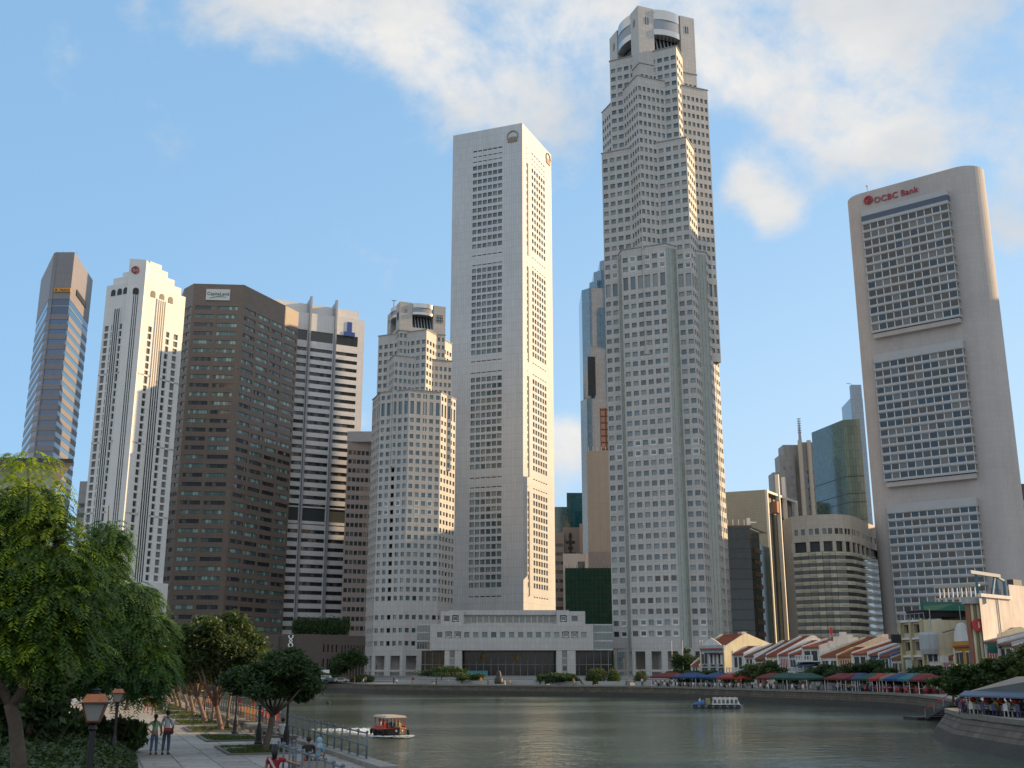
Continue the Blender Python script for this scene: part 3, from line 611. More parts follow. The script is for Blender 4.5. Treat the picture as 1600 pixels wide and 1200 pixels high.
# ------------------------------------------------------------------ connecting block between the twins
bp_ = Bld('podium_block', 'long low pale granite block on piers joining the two stepped towers', 'building', (0, 398), cap=300)
def podium():
    b = bp_; Y = 402.0
    X = lambda px, py=1000: ony(px, py, Y)[0]
    Z = lambda py: ony(790, py, Y)[2]
    x0, x1 = X(672), X(927); zb, zt = Z(1016), Z(975)
    b.grid((x0, Y), (x1, Y), zb, zt, spread(1.8, x1-x0-1.8, 17, 1.9), [(Z(996), Z(989)+.3)], stone_uob, .5, lambda c, r: 'white' if int(c[0]/((x1-x0)/17)) in (1, 2, 13, 14) else 'std')
    b.flat((x1, Y), (x1, Y+26), zb, zt, stone_uob); b.flat((x0, Y+26), (x0, Y), zb, zt, stone_uob)
    b.w.poly([(x0, Y-398, zb), (x0, Y-372, zb), (x1, Y-372, zb), (x1, Y-398, zb)], conc); b.w.poly([(x0, Y-398, zt), (x1, Y-398, zt), (x1, Y-372, zt), (x0, Y-372, zt)], conc)
    # upper terrace storey with end pavilions
    zt2 = Z(955); Yt = Y+3
    b.grid((X(688), Y+.4), (X(724), Y+.4), zt, zt2, [(1.2, 3.2, 'dark'), (4.4, 6.2, 'white')], [(zt+1.0, zt+2.9)], stone_uob, .5)
    b.grid((X(870), Y+.4), (X(915), Y+.4), zt, zt2, [(1.5, 3.4, 'white'), (5.4, 7.6, 'dark')], [(zt+1.0, zt+2.9)], stone_uob, .5)
    for p in (724, 870): b.flat((X(p), Y+.4) if p == 724 else (X(p), Y+8), (X(p), Y+8) if p == 724 else (X(p), Y+.4), zt, zt2, stone_uob)
    b.grid((X(724), Yt), (X(870), Yt), zt, zt2-1.2, spread(.4, X(870)-X(724)-.4, 15, 1.75), [(zt+.6, zt+3.0, 'bank')], stone_uob, .4)
    b.w.poly([(X(700), Yt-399.0, zt2-1.2), (X(890), Yt-399.0, zt2-1.2), (X(890), Yt-399.0, zt2+.5), (X(700), Yt-399.0, zt2+.5)], stone_uob)
    b.w.poly([(X(700), Yt-399.0, zt2+.5), (X(890), Yt-399.0, zt2+.5), (X(890), 20, zt2+.5), (X(700), 20, zt2+.5)], conc)
    b.w.poly([(X(700), 20, zt2-1.2), (X(890), 20, zt2-1.2), (X(890), Yt-399.0, zt2-1.2), (X(700), Yt-399.0, zt2-1.2)], conc)
    # piers
    for pa, pb, pc, pd in ((695, 703, 711, 722), (869, 878, 886, 899)):
        for (u, v) in ((pa, pb), (pc, pd)):
            g = MB(); g.box(((X(u)+X(v))/2, Y-398+4.2, (zb+QZ)/2), (X(v)-X(u), 8, zb-QZ), stone_uob); g.build('pier', b.r)
        g = MB(); g.box(((X(pb)+X(pc))/2, Y-398+4.6, (zb+QZ)/2), (X(pc)-X(pb)-.01, 7, zb-QZ-.1), stone_uob); g.build('pier_infill', b.r)
        for k in range(4): link('window', winmesh(round(X(pc)-X(pb)-.3, 2), 1.8, 'std'), b.r, ((X(pb)+X(pc))/2, Y-398+1.05, QZ+.8+2.35*k), 0)
    # recessed glass hall with mullions, a transom and hanging golden sculpture
    g = MB(); xa, xb = X(655), X(960); g.poly([(xa, Y-398+12, QZ), (xb, Y-398+12, QZ), (xb, Y-398+12, zb), (xa, Y-398+12, zb)], mat('hall_glass', (.022, .024, .022), .12, ior=1.5, panel=(4, 5, .05, .5, .3))); g.build('hall_glazing', b.r)
    for k in range(26):
        xx = xa+(xb-xa)*(k+.5)/26; g = MB(); g.box((xx, Y-398+11.8, (zb+QZ)/2), (.22, .3, zb-QZ), frame); g.build('mullion', b.r)
    g = MB(); g.box(((xa+xb)/2, Y-398+11.7, QZ+5.4), (xb-xa, .25, .25), frame); g.build('transom', b.r)
    for (px, py) in ((752, 1024), (806, 1026)):
        g = MB(); cx = X(px); z = Z(py)
        for k in range(9): a = R(40*k); g.tube([(cx, Y-398+10.6, z+1.2), (cx+.9*math.cos(a), Y-398+10.4+.4*math.sin(a), z-.2-.1*k), (cx+1.4*math.cos(a), Y-398+10.2+.5*math.sin(a), z-1.8+.2*(k % 3))], [.16, .14, .04], mat('gold_leaf', (.5, .34, .10), .35, metal=.6), 5)
        g.build('hanging_sculpture', b.r)
    # glazed link bays at both ends
    for (pa, pb) in ((651, 671), (928, 958)):
        xa, xb = X(pa), X(pb); g = MB(); g.box(((xa+xb)/2, Y-398+3.5, (zb+zt)/2), (xb-xa, 3.2, zt-zb), glass_g); g.build('glazed_link', b.r)
        for zq in (zb+.25, zb+(zt-zb)*.36, zb+(zt-zb)*.68, zt-.2): g = MB(); g.box(((xa+xb)/2, Y-398+1.8, zq), (xb-xa, .5, .45), stone_uob); g.build('link_band', b.r)
        for k in range(6): g = MB(); g.box((xa+(xb-xa)*k/5, Y-398+1.75, (zb+zt)/2), (.14, .3, zt-zb-.5), frame); g.build('link_mullion', b.r)
    b.done()
podium()
th = thing('hoarding', 'bright teal hoarding panel in front of the dark glass hall', 'hoarding', (ony(745, 1060, 396)[0], 396, QZ)); g = MB(); g.box((0, 0, 1.7), (7.7, .15, 3.0), mat('teal_board', (.03, .22, .26), .5)); g.build('panel', th)
for k in (-3.6, 0, 3.6): g = MB(); g.box((k, .2, 1.6), (.15, .15, 3.2), greymet); g.build('post', th)

# ------------------------------------------------------------------ brown tiled tower
PB = [(-161.8, 509.6), (-155.0, 502.2), (-130.9, 504.0), (-112.2, 546.4)]
b = Bld('brown_office_tower', 'dark brown tiled office tower with white sign board and green-tinted window bands', 'office tower', PB[2])
zf = lambda y: onplane(340, y, PB[1], PB[2])[1]
zt0, zb0 = zf(481), zf(964); n = 34; rr = [(zb0+(zt0-zb0)*k/n-.95, zb0+(zt0-zb0)*k/n+.95) for k in range(n+1)]
rr = [(zb0-(zt0-zb0)/n*j-.95, zb0-(zt0-zb0)/n*j+.95) for j in range(5, 0, -1) if zb0-(zt0-zb0)/n*j > 4]+rr
L1 = math.hypot(24.1, 1.8); kb = lambda c, r: 'blind' if (hash((round(c[0]*3), round(r[0]*5))) % 10) < 6 else 'strip'
b.grid(PB[1], PB[2], QZ, 188, [(1.6, 10.6), (12.2, 21.8)], rr, stone_brown, .3, kb)
b.grid(PB[0], PB[1], QZ, 188, [(1.5, 4.8), (5.6, 9.2)], rr, stone_brown, .3, kb)
L2 = math.hypot(18.7, 42.4); b.grid(PB[2], PB[3], QZ, 188, [(1.5, 10.6), (12.4, 21.8), (23.6, 33), (34.8, 45.2)], rr, stone_brown, .3, kb)
bk = [(-135, 560), (-175, 540)]
for a, d in ((PB[3], bk[0]), (bk[0], bk[1]), (bk[1], PB[0])): b.flat(a, d, QZ, 188, stone_brown)
b.top(PB+bk, 188, conc)
u, z = onplane(341, 461, PB[1], PB[2]); az = math.atan2(1.8, 24.1); q = b.L(lerp(PB[1], PB[2], u/L1))
g = MB(); g.box((0, -.35, 0), (11.4, .5, 5.6), mat('sign_white', (.62, .64, .62), .5)); g.build('sign_board', b.r, (q[0], q[1], z), az)
text('sign_lettering', 'CapitaLand', 2.35, .06, mat('sign_dark', (.03, .05, .04), .5), b.r, (q[0]-5.2*math.cos(az)+.0, q[1]-5.2*math.sin(az)-.68, z-.35), az)
g = MB(); g.tube([(-4+8*k/10, -.68, -1.9+.9*math.sin(math.pi*k/13)) for k in range(11)], [.08+.1*math.sin(math.pi*k/10) for k in range(11)], mat('sign_green', (.05, .2, .05), .5), 5); g.build('sign_swoosh', b.r, (q[0], q[1], z), az)
b.done()

# ------------------------------------------------------------------ white louvred tower
A0, A1 = (-98.0*1.17, 477.5*1.17), (-69.6*1.17, 491.8*1.17); d_ = ((A1[0]-A0[0]), (A1[1]-A0[1])); LL = math.hypot(*d_); d_ = (d_[0]/LL, d_[1]/LL)
AL = (A0[0]-d_[0]*18, A0[1]-d_[1]*18); nn_ = (d_[1], -d_[0]); azl = math.atan2(d_[1], d_[0])
b = Bld('louvred_white_tower', 'grey-white tower of horizontal window bands with two projecting fins and a blue roof emblem', 'office tower', AL)
zf = lambda y: onplane(540, y, A0, A1)[1]
LT = LL+18; ztop = zf(497); zb1, zb0 = zf(552), zf(940)
rows = []; nf = 30; st = (zb1-zb0)/nf
for k in range(-8, nf+1):
    z = zb0+st*k
    if z > 4 and not (zf(815) < z+1 < zf(790)): rows.append((z-1.5, z+.5))
rows.append((zf(822), zf(797)+.6, 'shutter')); rows.append((zf(540), zf(524), 'dark'))
uf = [onplane(q_, 500, AL, A1)[0] for q_ in (484, 524)]; cols = [(1, uf[0]-.9), (uf[0]+.9, uf[1]-.9), (uf[1]+.9, LT-3.6)]
b.grid(AL, A1, QZ, ztop, cols, rows, louv, .7, 'strip')
BK = (A1[0]-nn_[0]*30, A1[1]-nn_[1]*30); BL = (AL[0]-nn_[0]*30, AL[1]-nn_[1]*30)
for a, d in ((A1, BK), (BK, BL), (BL, AL)): b.flat(a, d, QZ, ztop, louv)
b.top([AL, A1, BK, BL], ztop, conc)
Q = lambda u, dd: (d_[0]*u+nn_[0]*dd, d_[1]*u+nn_[1]*dd)
g = MB(); z2 = ztop+4.6; g.prism([Q(3, -5), Q(LT-3.2, -5), Q(LT-3.2, -28), Q(3, -28)], ztop, ztop+1.4, dark); g.prism([Q(1, -4), Q(LT-2.2, -4), Q(LT-2.2, -29), Q(1, -29)], ztop+1.4, z2+1.6, louv); g.build('roof_parapet', b.r)
for px in (484, 524):
    u = onplane(px, 500, AL, A1)[0]; g = MB(); q = Q(u, 1.0); g.box((q[0], q[1], (QZ+ztop+9)/2), (1.0, 2.0, ztop+9-QZ), greymet if 0 else mat('fin_grey', (.34, .36, .39), .5), azl)
    q = Q(u, -3); g.hexa([(*Q(u-.5, -.1), ztop+.02), (*Q(u+.5, -.1), ztop+.02), (*Q(u+.5, -8), ztop+.02), (*Q(u-.5, -8), ztop+.02)], [(*Q(u-.5, -.1), ztop+8), (*Q(u+.5, -.1), ztop+8), (*Q(u+.5, -8), ztop+6.5), (*Q(u-.5, -8), ztop+6.5)], MATS['fin_grey']); g.build('fin', b.r)
u, z = onplane(546, 514, AL, A1); bl = mat('emblem_blue', (.03, .08, .30), .5); q = Q(u, .25); g = MB(); g.box((q[0], q[1], z+.3), (2.6, .4, 7), bl, azl); g.build('emblem_bar', b.r)
q = Q(u, .26); g = MB(); g.box((q[0], q[1], z-3.0), (6.2, .36, 2.3), bl, azl); g.build('emblem_foot', b.r)
b.done()

# ------------------------------------------------------------------ white tower with stepped crown and round red emblem
p0, p1 = (-155.7, 417.5), (-149.4, 419.1)
tl = (math.cos(R(155)), math.sin(R(155))); tr = (math.cos(R(57)), math.sin(R(57)))
b = Bld('white_stepped_tower', 'white rendered tower with stepped crown, arched openings and round red emblem', 'office tower', p0)
off = 1.3
l1 = (p0[0]+tl[0]*.2+.5, p0[1]+1.4); l2 = (l1[0]+tl[0]*12.4, l1[1]+tl[1]*12.4); r1 = (p1[0]-.2, p1[1]+1.2); r2 = (r1[0]+tr[0]*21, r1[1]+tr[1]*21)
l3 = (l2[0]+20*math.cos(R(80)), l2[1]+20*math.sin(R(80))); r3 = (r2[0]-8, r2[1]+10)
zc = lambda y: onplane(250, y, r1, r2)[1]
zt = 158.5; zr0, zr1 = zc(880), zc(520); nfl = 30; stp = (zr1-zr0)/nfl
rows = [(zr0+stp*k-1.0, zr0+stp*k+1.35+(1.4 if k % 9 == 5 else 0)) for k in range(-11, nfl+1) if zr0+stp*k > 4]
b.grid(r1, r2, QZ, zt, [(3.4, 5.2, 'shutter'), (12.4, 14.2, 'shutter'), (16.4, 18.6, 'lattice')], rows, white_boc, .5)
b.grid(l2, l1, QZ, zt, [(1.0, 3.2, 'lattice'), (4.6, 5.9, 'shutter'), (9.0, 10.3, 'shutter')], rows, white_boc, .5)
b.grid(p0, p1, QZ, 168, [(2.6, 3.0, 'dark'), (3.35, 3.75, 'dark'), (4.1, 4.5, 'dark')], [(8, zc(472)+.5)], white_boc, .5)
b.flat((p0[0], p0[1]+5), p0, QZ, 168, white_boc); b.flat(p1, (p1[0], p1[1]+5), QZ, 168, white_boc); b.top([p0, p1, (p1[0], p1[1]+6), (p0[0], p0[1]+6)], 168, white_boc)
for a, d in ((r2, r3), (r3, l3), (l3, l2)): b.grid(a, d, QZ, zt, [(2, 4), (6, 8)], [], white_boc)
b.top([l2, l1, r1, r2, r3, l3], zt, white_boc)
def slots(P, D, u, n_, z0, z1, nm='slot_group'):
    L = math.hypot(D[0]-P[0], D[1]-P[1]); t = ((D[0]-P[0])/L, (D[1]-P[1])/L); nx = (t[1], -t[0]); q = b.L((P[0]+t[0]*u, P[1]+t[1]*u)); g = MB(); a = math.atan2(t[1], t[0])
    w = 1.05*n_+.5; g.box((q[0]+nx[0]*.22, q[1]+nx[1]*.22, (z0+z1)/2), (w, .44, z1-z0), white_boc, a)
    g.build('raised_panel', b.r)
    for k in range(n_):
        g = MB(); v = (k-(n_-1)/2)*1.05; g.box((q[0]+t[0]*v+nx[0]*.46, q[1]+t[1]*v+nx[1]*.46, (z0+z1)/2), (.5, .1, z1-z0-1), dark, a); g.build('slot', b.r)
slots(r1, r2, 8.8, 4, 12, zc(468)); slots(l2, l1, 7.4, 3, 12, 148)
# arches below the parapet
for (P, D, us) in ((r1, r2, (4.3, 8.8, 13.3)), (l2, l1, (4., 7.4, 10.6)), (p0, p1, (3.4,))):
    L = math.hypot(D[0]-P[0], D[1]-P[1]); t = ((D[0]-P[0])/L, (D[1]-P[1])/L); nx = (t[1], -t[0]); a = math.atan2(t[1], t[0])
    for u in us:
        q = b.L((P[0]+t[0]*u+nx[0]*.06, P[1]+t[1]*u+nx[1]*.06)); g = MB(); w = 1.15; pts = [(-w, 0), (w, 0), (w, 1.6)]+[(w*math.cos(R(18*k)), 1.6+w*math.sin(R(18*k))) for k in range(1, 10)]+[(-w, 1.6)]
        g.hexa([(x, 0, z) for x, z in pts], [(x, -.12, z) for x, z in pts], dark); g.build('arched_opening', b.r, (q[0], q[1], 153.6 if len(us) > 1 else 153), a)
# stepped crown
cc = ((l2[0]+r2[0]+p0[0]+p1[0])/4+1.5, (l2[1]+r2[1]+p0[1]+p1[1])/4+5)
for k, (f, z0, z1) in enumerate(((.86, zt, 162), (.66, 162, 165), (.46, 165, 168), (.28, 168, 170.5))):
    g = MB(); pts = [b.L((cc[0]+(p[0]-cc[0])*f, cc[1]+(p[1]-cc[1])*f)) for p in (l2, l1, p0, p1, r1, r2, r3, l3)]; g.prism(pts, z0+.01, z1, white_boc); g.build('crown_step', b.r)
redb = mat('emblem_red', (.30, .02, .03), .5); L = math.hypot(p1[0]-p0[0], p1[1]-p0[1]); a = math.atan2(p1[1]-p0[1], p1[0]-p0[0]); u, z = onplane(212, 422, p0, p1)
g = MB(); q = b.L(lerp(p0, p1, u/L)); g.tube([(1.4*math.cos(2*math.pi*k/24), -.25, 1.4*math.sin(2*math.pi*k/24)) for k in range(25)], .24, redb, 6, caps=False)
for (x0, z0, w, h) in ((0, .5, 1.3, .25), (0, -.5, 1.3, .25), (-.55, 0, .25, 1.2), (.55, 0, .25, 1.2), (0, .95, .25, .8), (0, -.95, .25, .8)): g.box((x0, -.25, z0), (w, .2, h), redb)
g.build('coin_emblem', b.r, (q[0], q[1], z), a)
g = MB(); q = (r1[0], r1[1]-3); pts = [b.L(x) for x in (lerp(l1, l2, -1.4), (p0[0], p0[1]-3), (p1[0]+1, p1[1]-2.5), (r2[0]+2.5, r2[1]-1), (r2[0]-3, r2[1]+6), (l1[0], l1[1]+8))]; g.prism(pts[1:], QZ, zc(912), white_boc); g.build('base_block', b.r)
b.done()

# ------------------------------------------------------------------ banded grey and blue tower, far left
Z178 = 178
ft = [(-195.3, 435.7), (-193.6, 435.7), (-186.3, 435.7), (-191.5, 470.4), (-210, 470)]
b = Bld('banded_tower', 'grey stone tower banded with blue glass and a small orange sign, at far left', 'office tower', (-190, 440))
def fp(z):   # the left face leans out towards the ground
    k = max(0, (Z178-z))/87.; return [(-195.3-3.2*k, 436.3+4.2*k), (-193.8, 435.7), (-186.3, 435.7), (-191.5, 470.4), (-215, 470)]
gs = mat('grey_mauve_stone', (.25, .235, .24), .5, panel=(3.6, 3.2, .05, .8, .02), var=.05, nscale=.1)
zf = lambda y: onplane(100, y, (-193.6, 435.7), (-186.3, 435.7))[1]
ys = [(467, 479), (479, 491)]; z = zf(467)
def ring_(z, ins=0.): 
    P = fp(z); c = (-197, 452); return [b.L((c[0]+(p[0]-c[0])*(1-ins), c[1]+(p[1]-c[1])*(1-ins))) for p in P]
def band(z0, z1, m, nm, ins=0.):
    g = MB(); lo = [(*p, z0) for p in ring_(z0, ins)]; hi = [(*p, z1) for p in ring_(z1, ins)]; g.hexa(lo, hi, m); return g.build(nm, b.r)
band(zf(467), Z178, gs, 'stone_crown')
band(zf(478)+.2, zf(467), glass_b, 'window_band', .012); band(zf(479), zf(478)+.2, greymet, 'transom_band'); band(zf(491), zf(479), glass_b, 'window_band', .012)
zt_ = zf(491); fl = (zf(504)-zf(694))/12.
k = 0
while zt_ > 6:
    band(max(QZ, zt_-fl*.52), zt_, gs, 'stone_band'); zt_ -= fl*.52
    band(max(QZ, zt_-fl*.48), zt_, glass_b, 'window_band', .012); zt_ -= fl*.48
g = MB(); g.box((-187.7+190-6.15, 435.7-440+.1, 90), (.55, .5, 176), gs); g.build('corner_rib', b.r)
q = zf(453.5); g = MB(); g.box((-189.0+190-.6, 435.4-440, q), (7.0, .5, 1.6), mat('sign_orange', (.75, .33, .03), .5)); g.build('sign_board', b.r)
text('sign_lettering', 'Maybank', 1.2, .04, mat('sign_black', (.12, .05, .02), .5), b.r, (-190.8+190, 435.1-440, q-.4), 0)
g = MB(); g.lathe([(.01, 0), (.5, 0)], MATS['sign_black'], n=10); o = g.build('sign_badge', b.r, (-192.2+190, 435.1-440, q)); o.rotation_euler = (R(90), 0, 0)
g = MB(); P = lerp(fp(150)[2], fp(150)[3], .25); D = lerp(fp(150)[2], fp(150)[3], .75); P = b.L(P); D = b.L(D); g.bar((P[0]+.15, P[1], zf(446)), (D[0]+.15, D[1], zf(446)), .5, dark, 2.4); g.build('vent_slot', b.r)
for x in (-190, -186.8, -184): g = MB(); g.bar((x+186, 2, Z178), (x+186, 2, Z178+3), .15, greymet); g.build('aerial', b.r)
b.done()

# ------------------------------------------------------------------ further towers seen between the main ones
def tower(name, label, P, z0, ztop, m, roof=None, cat='office tower', specs=None, cap=300, back=None):
    """P: visible outline from left to right; specs: per face (cols, rows, kind) or None"""
    b = Bld(name, label, cat, P[0], cap)
    for i, (a, d) in enumerate(zip(P, P[1:])):
        s_ = specs[i] if specs and i < len(specs) else None
        if s_: b.grid(a, d, z0, ztop, s_[0], s_[1], m, .4, s_[2])
        else: b.flat(a, d, z0, ztop, m)
    bk = back or [(P[-1][0]-2, P[-1][1]+22), (P[0][0]+2, P[0][1]+25)]
    for a, d in ((P[-1], bk[0]), (bk[0], bk[1]), (bk[1], P[0])): b.flat(a, d, z0, ztop, m)
    b.top(list(P)+bk, ztop, roof or conc); return b
def at(px, py, Y): return ony(px, py, Y)
def XY(px, Y, py=900): return ony(px, py, Y)[:2]
def ZZ(px, py, Y): return ony(px, py, Y)[2]
def rws(z0, z1, n, h): return [(z0+(z1-z0)*k/n, z0+(z1-z0)*k/n+h) for k in range(n)]
# small beige grid tower right of the louvred one
Yb = 545; P = [XY(535, Yb), XY(600, Yb+6)]; zt = ZZ(565, 690, Yb); L = math.dist(P[0], P[1])
b = tower('grid_tower', 'slim beige tower with a grid of dark windows beside the louvred white tower', P, QZ, zt, mat('pink_beige', (.36, .29, .25), .7, var=.05), specs=[(spread(.5, L-.5, 9, L/9*.74), rws(6, zt-2, 24, 2.2), 'dark')])
g = MB(); h2 = ZZ(565, 674, Yb)-zt; g.box((L/2, 8, zt+h2/2), (L+.6, 16, h2), conc); g.build('plant_screen', b.r); b.done()
# blue glass tower left of the tallest tower
Yb = 575.
gl = Bld('blue_glass_tower', 'blue glass stepped tower rising just behind the left edge of the tallest tower', 'office tower', XY(930, Yb))
for (pa, pb, py, dy) in ((912, 960, 450, 0), (925, 965, 438, 2), (932, 968, 422, 4), (942, 975, 405, 6)):
    x0, x1 = XY(pa, Yb+dy, 600)[0], XY(pb, Yb+dy, 600)[0]; zt = ZZ(930, py, Yb+dy); g = MB(); o_ = gl.o; c = min(4, (x1-x0)*.3)
    g.prism([(x0-o_[0], Yb+dy+c-o_[1]), (x0+c-o_[0], Yb+dy-o_[1]), (x1-o_[0], Yb+dy-o_[1]), (x1-o_[0], Yb+30-o_[1]), (x0-o_[0], Yb+30-o_[1])], QZ, zt, glass_sky); g.build('glass_tier', gl.r)
x0 = XY(909, Yb-1, 700)[0]; g = MB(); g.prism([(x0-gl.o[0], 2.5), (x0-gl.o[0]+3, -3), (x0+22-gl.o[0], -3), (x0+22-gl.o[0], 3)], QZ, ZZ(915, 625, Yb), glass_sky); g.build('glass_tier', gl.r)
g = MB(); x0 = XY(923, Yb-3.1, 600)[0]; g.box((x0-gl.o[0]+.6, -3.0, ZZ(925, 590, Yb)), (4.2, .4, 22), glass_d); g.build('dark_recess', gl.r)
g = MB(); x0 = XY(938, Yb-3.1, 660)[0]; g.box((x0-gl.o[0]+4, -3.3, (ZZ(925, 640, Yb)+ZZ(925, 740, Yb))/2), (8, .5, ZZ(925, 640, Yb)-ZZ(925, 740, Yb)), mat('copper_panel', (.34, .17, .11), .5, panel=(3, 3.6, .4, .2, .1))); g.build('copper_bay', gl.r); gl.done()
# beige slab
Yb = 500; P = [XY(920, Yb), XY(958, Yb)]; b = tower('beige_slab', 'plain beige windowless slab between the blue glass tower and the tallest tower', P, ZZ(930, 862, Yb), ZZ(935, 704, Yb), mat('sand_panel', (.42, .34, .27), .6, panel=(3.2, 30, .06, .8, .03), var=.05)); 
g = MB(); g.box((5.3, 10, (ZZ(930, 862, Yb)+QZ)/2), (10.6, 20, ZZ(930, 862, Yb)-QZ), rosegrey); g.build('dark_base', b.r)
for k in range(5): g = MB(); z_ = ZZ(935, 704, Yb); g.bar((1+2*k, .5, z_), (1+2*k, .5, z_+1.8), .2, frame_w); g.build('roof_aerial', b.r)
b.done()
# teal glass pair, grey stepped block, pale block
for (nm, lb, pa, pb, py, Yb, m) in (('teal_tower', 'upper teal glass block with slab top left of the beige slab', 887, 925, 770, 640, glass_t), ('teal_tower', 'lower teal glass block beside the golden side of the plain slab tower', 861, 888, 792, 636, glass_t),
        ('stone_block', 'grey rose stone block with a dark cross pattern in front of the teal glass', 880, 914, 824, 600, rosegrey), ('stone_block', 'grey banded block at the foot of the teal glass', 861, 882, 832, 596, rosegrey),
        ('pale_block', 'pale concrete block behind the green scaffold netting', 880, 918, 865, 560, conc)):
    P = [XY(pa, Yb), XY(pb, Yb)]; L = math.dist(*P); zt = ZZ((pa+pb)/2, py, Yb); s_ = None
    if nm == 'stone_block' and pa == 861: s_ = [([(.5, L-.5)], rws(8, zt-3, 14, 1.8), 'strip')]
    if nm == 'pale_block': s_ = [([(L*.6, L*.9)], [(zt-9, zt-4)], 'dark')]
    b = tower(nm, lb, P, QZ, zt, m, specs=s_)
    if pa == 880 and nm == 'stone_block':
        g = MB()
        for k in range(5): g.box((L*.35, -.15, zt-5-3.2*k), ((2., 5., 3., 6., 2.)[k], .3, 1.6), dark)
        g.box((L*.35, -.2, zt-11), (1.4, .3, 16), dark); g.build('cross_pattern', b.r)
        g = MB(); g.box((L*.86, -.3, zt-6), (1.8, .5, 16), mat('sunlit_pink', (.62, .42, .34), .7)); g.build('sunlit_rib', b.r)  # sunlight on the rib is put into its pale pink colour
    b.done()
Yb = 470; P = [XY(883, Yb), XY(955, Yb)]; L = math.dist(*P); zt = ZZ(915, 888, Yb)
b = Bld('scaffolded_building', 'building wrapped in dark green scaffold netting between the towers', 'building', P[0]); b.flat(P[0], P[1], QZ, zt-1, conc); b.flat(P[1], (P[1][0], P[1][1]+15), QZ, zt-1, conc); b.flat((P[0][0], P[0][1]+15), P[0], QZ, zt-1, conc)
b.top([P[0], P[1], (P[1][0], P[1][1]+15), (P[0][0], P[0][1]+15)], zt-1, conc)
net = mat('green_netting', (.012, .06, .035), .9, var=.35, nscale=.35, panel=(2.0, 1.9, .10, .5, .15))
for k in range(6): g = MB(); x = L*(k+.5)/6; g.box((x, -1.3, (QZ+zt)/2), (L/6-.12, .12, zt-QZ), net); g.build('netting_panel', b.r)
for k in range(10): g = MB(); g.box((L/2, -1.5, zt-1.2-3.*k), (L, .1, .12), mat('bamboo', (.07, .07, .04), .7)); g.build('scaffold_rail', b.r)
for k in range(13): g = MB(); g.bar((L*k/12, -1.5, QZ), (L*k/12, -1.5, zt+random.uniform(.3, 1.6)), .14, MATS['bamboo']); g.build('scaffold_pole', b.r)
b.done()
# grey-green wall block with white fins
P = [(88, 482.7), (110.4, 472.9), (132.2, 506.4)]; zt = 82
b = Bld('finned_block', 'grey-green block with tall white vertical fins on its right side', 'building', P[1]); b.flat(P[0], P[1], QZ, zt, beige_g); b.flat((P[0][0]+10, P[0][1]+30), P[0], QZ, zt, beige_g); b.top([P[0], P[1], P[2], (P[0][0]+20, P[0][1]+30)], zt, conc)
t = (21.8/40, 33.5/40); az = math.atan2(t[1], t[0]); n_ = (t[1], -t[0])
b.flat((P[1][0]-n_[0]*2, P[1][1]-n_[1]*2), (P[2][0]-n_[0]*2, P[2][1]-n_[1]*2), QZ, zt-9, glass_d); b.flat((P[1][0]-n_[0]*1.9, P[1][1]-n_[1]*1.9), (P[2][0]-n_[0]*1.9, P[2][1]-n_[1]*1.9), zt-9, zt, mat('louvre_grey', (.28, .25, .22), .7, panel=(2.2, 30, .4, .35, .1)))
for px in (1196, 1216, 1226, 1243):
    u = onplane(px, 790, P[1], P[2])[0] if px > 1196 else .6; g = MB(); h0 = {1196: 2., 1216: 18., 1226: 44., 1243: 50.}[px]; hz = zt+(9 if px in (1216, 1226) else 0)
    g.box((t[0]*u+n_[0]*.2, t[1]*u+n_[1]*.2, (h0+hz)/2), (1.0, 1.6, hz-h0), mat('white_fin', (.7, .68, .62), .5), az); g.build('fin', b.r)
g = MB(); g.bar((0, 0, zt-.5), (P[2][0]-P[1][0], P[2][1]-P[1][1], zt-.5), 1.0, MATS['white_fin']); g.build('roof_beam', b.r)
g = MB(); q = (t[0]*15, t[1]*15); g.box((q[0]-1, q[1], zt-6), (4, 3, 5), mat('brick_plant', (.38, .20, .13), .8), az); g.build('plant_room', b.r); b.done()
# dark glass block with copper bands
P = [(82, 429.3), (93.4, 429.3), (99.5, 440.8), (106, 452)]; zt = ZZ(1150, 822, 429.3)
b = Bld('dark_glass_block', 'black glass block with copper bands right beside the tallest tower', 'building', P[0])
for a, d, m_ in ((P[0], P[1], glass_g), (P[1], P[2], glass_g), (P[2], P[3], glass_d)): b.flat(a, d, QZ, zt if a != P[2] else zt-6, mat('black_glass', (.012, .02, .018), .08, ior=1.6, panel=(1.3, 1.9, .06, .4, .4)))
b.top(P+[(90, 455)], zt-.1, conc)
t = (6.1/13, 11.5/13)
for k in range(10): g = MB(); q = (P[1][0]-P[0][0]+t[0]*9.5, P[1][1]-P[0][1]+t[1]*9.5); g.box((q[0]+.12, q[1]-.1, zt-9-4.6*k), (9.5, .3, 1.7), mat('copper_band', (.20, .11, .075), .5), math.atan2(t[1], t[0])); g.build('copper_band', b.r)
for (A_, D_) in ((P[0], P[1]), (P[1], P[2])):
    A_, D_ = b.L(A_), b.L(D_)
    for k in range(15): g = MB(); g.bar((A_[0], A_[1]-.06, zt-3.9*k-1), (D_[0], D_[1]-.06, zt-3.9*k-1), .16, darkmetal, .35); g.build('floor_line', b.r)
for k in range(6): g = MB(); g.bar((2.2*k+.6, .4, zt), (2.2*k+.6, .4, zt+2.6), .28, frame_w); g.build('roof_post', b.r)
g = MB(); g.box((6, .8, zt+.2), (12.5, 1.2, .5), mat('terracotta', (.30, .13, .08), .8)); g.build('roof_edge', b.r)
g = MB(); g.box((11.5, 2, zt+1.7), (1.2, 1.2, 3.4), frame_w); g.box((13.4, 2.6, zt+1.8), (2.6, .5, .5), frame_w); g.build('roof_vent', b.r); b.done()
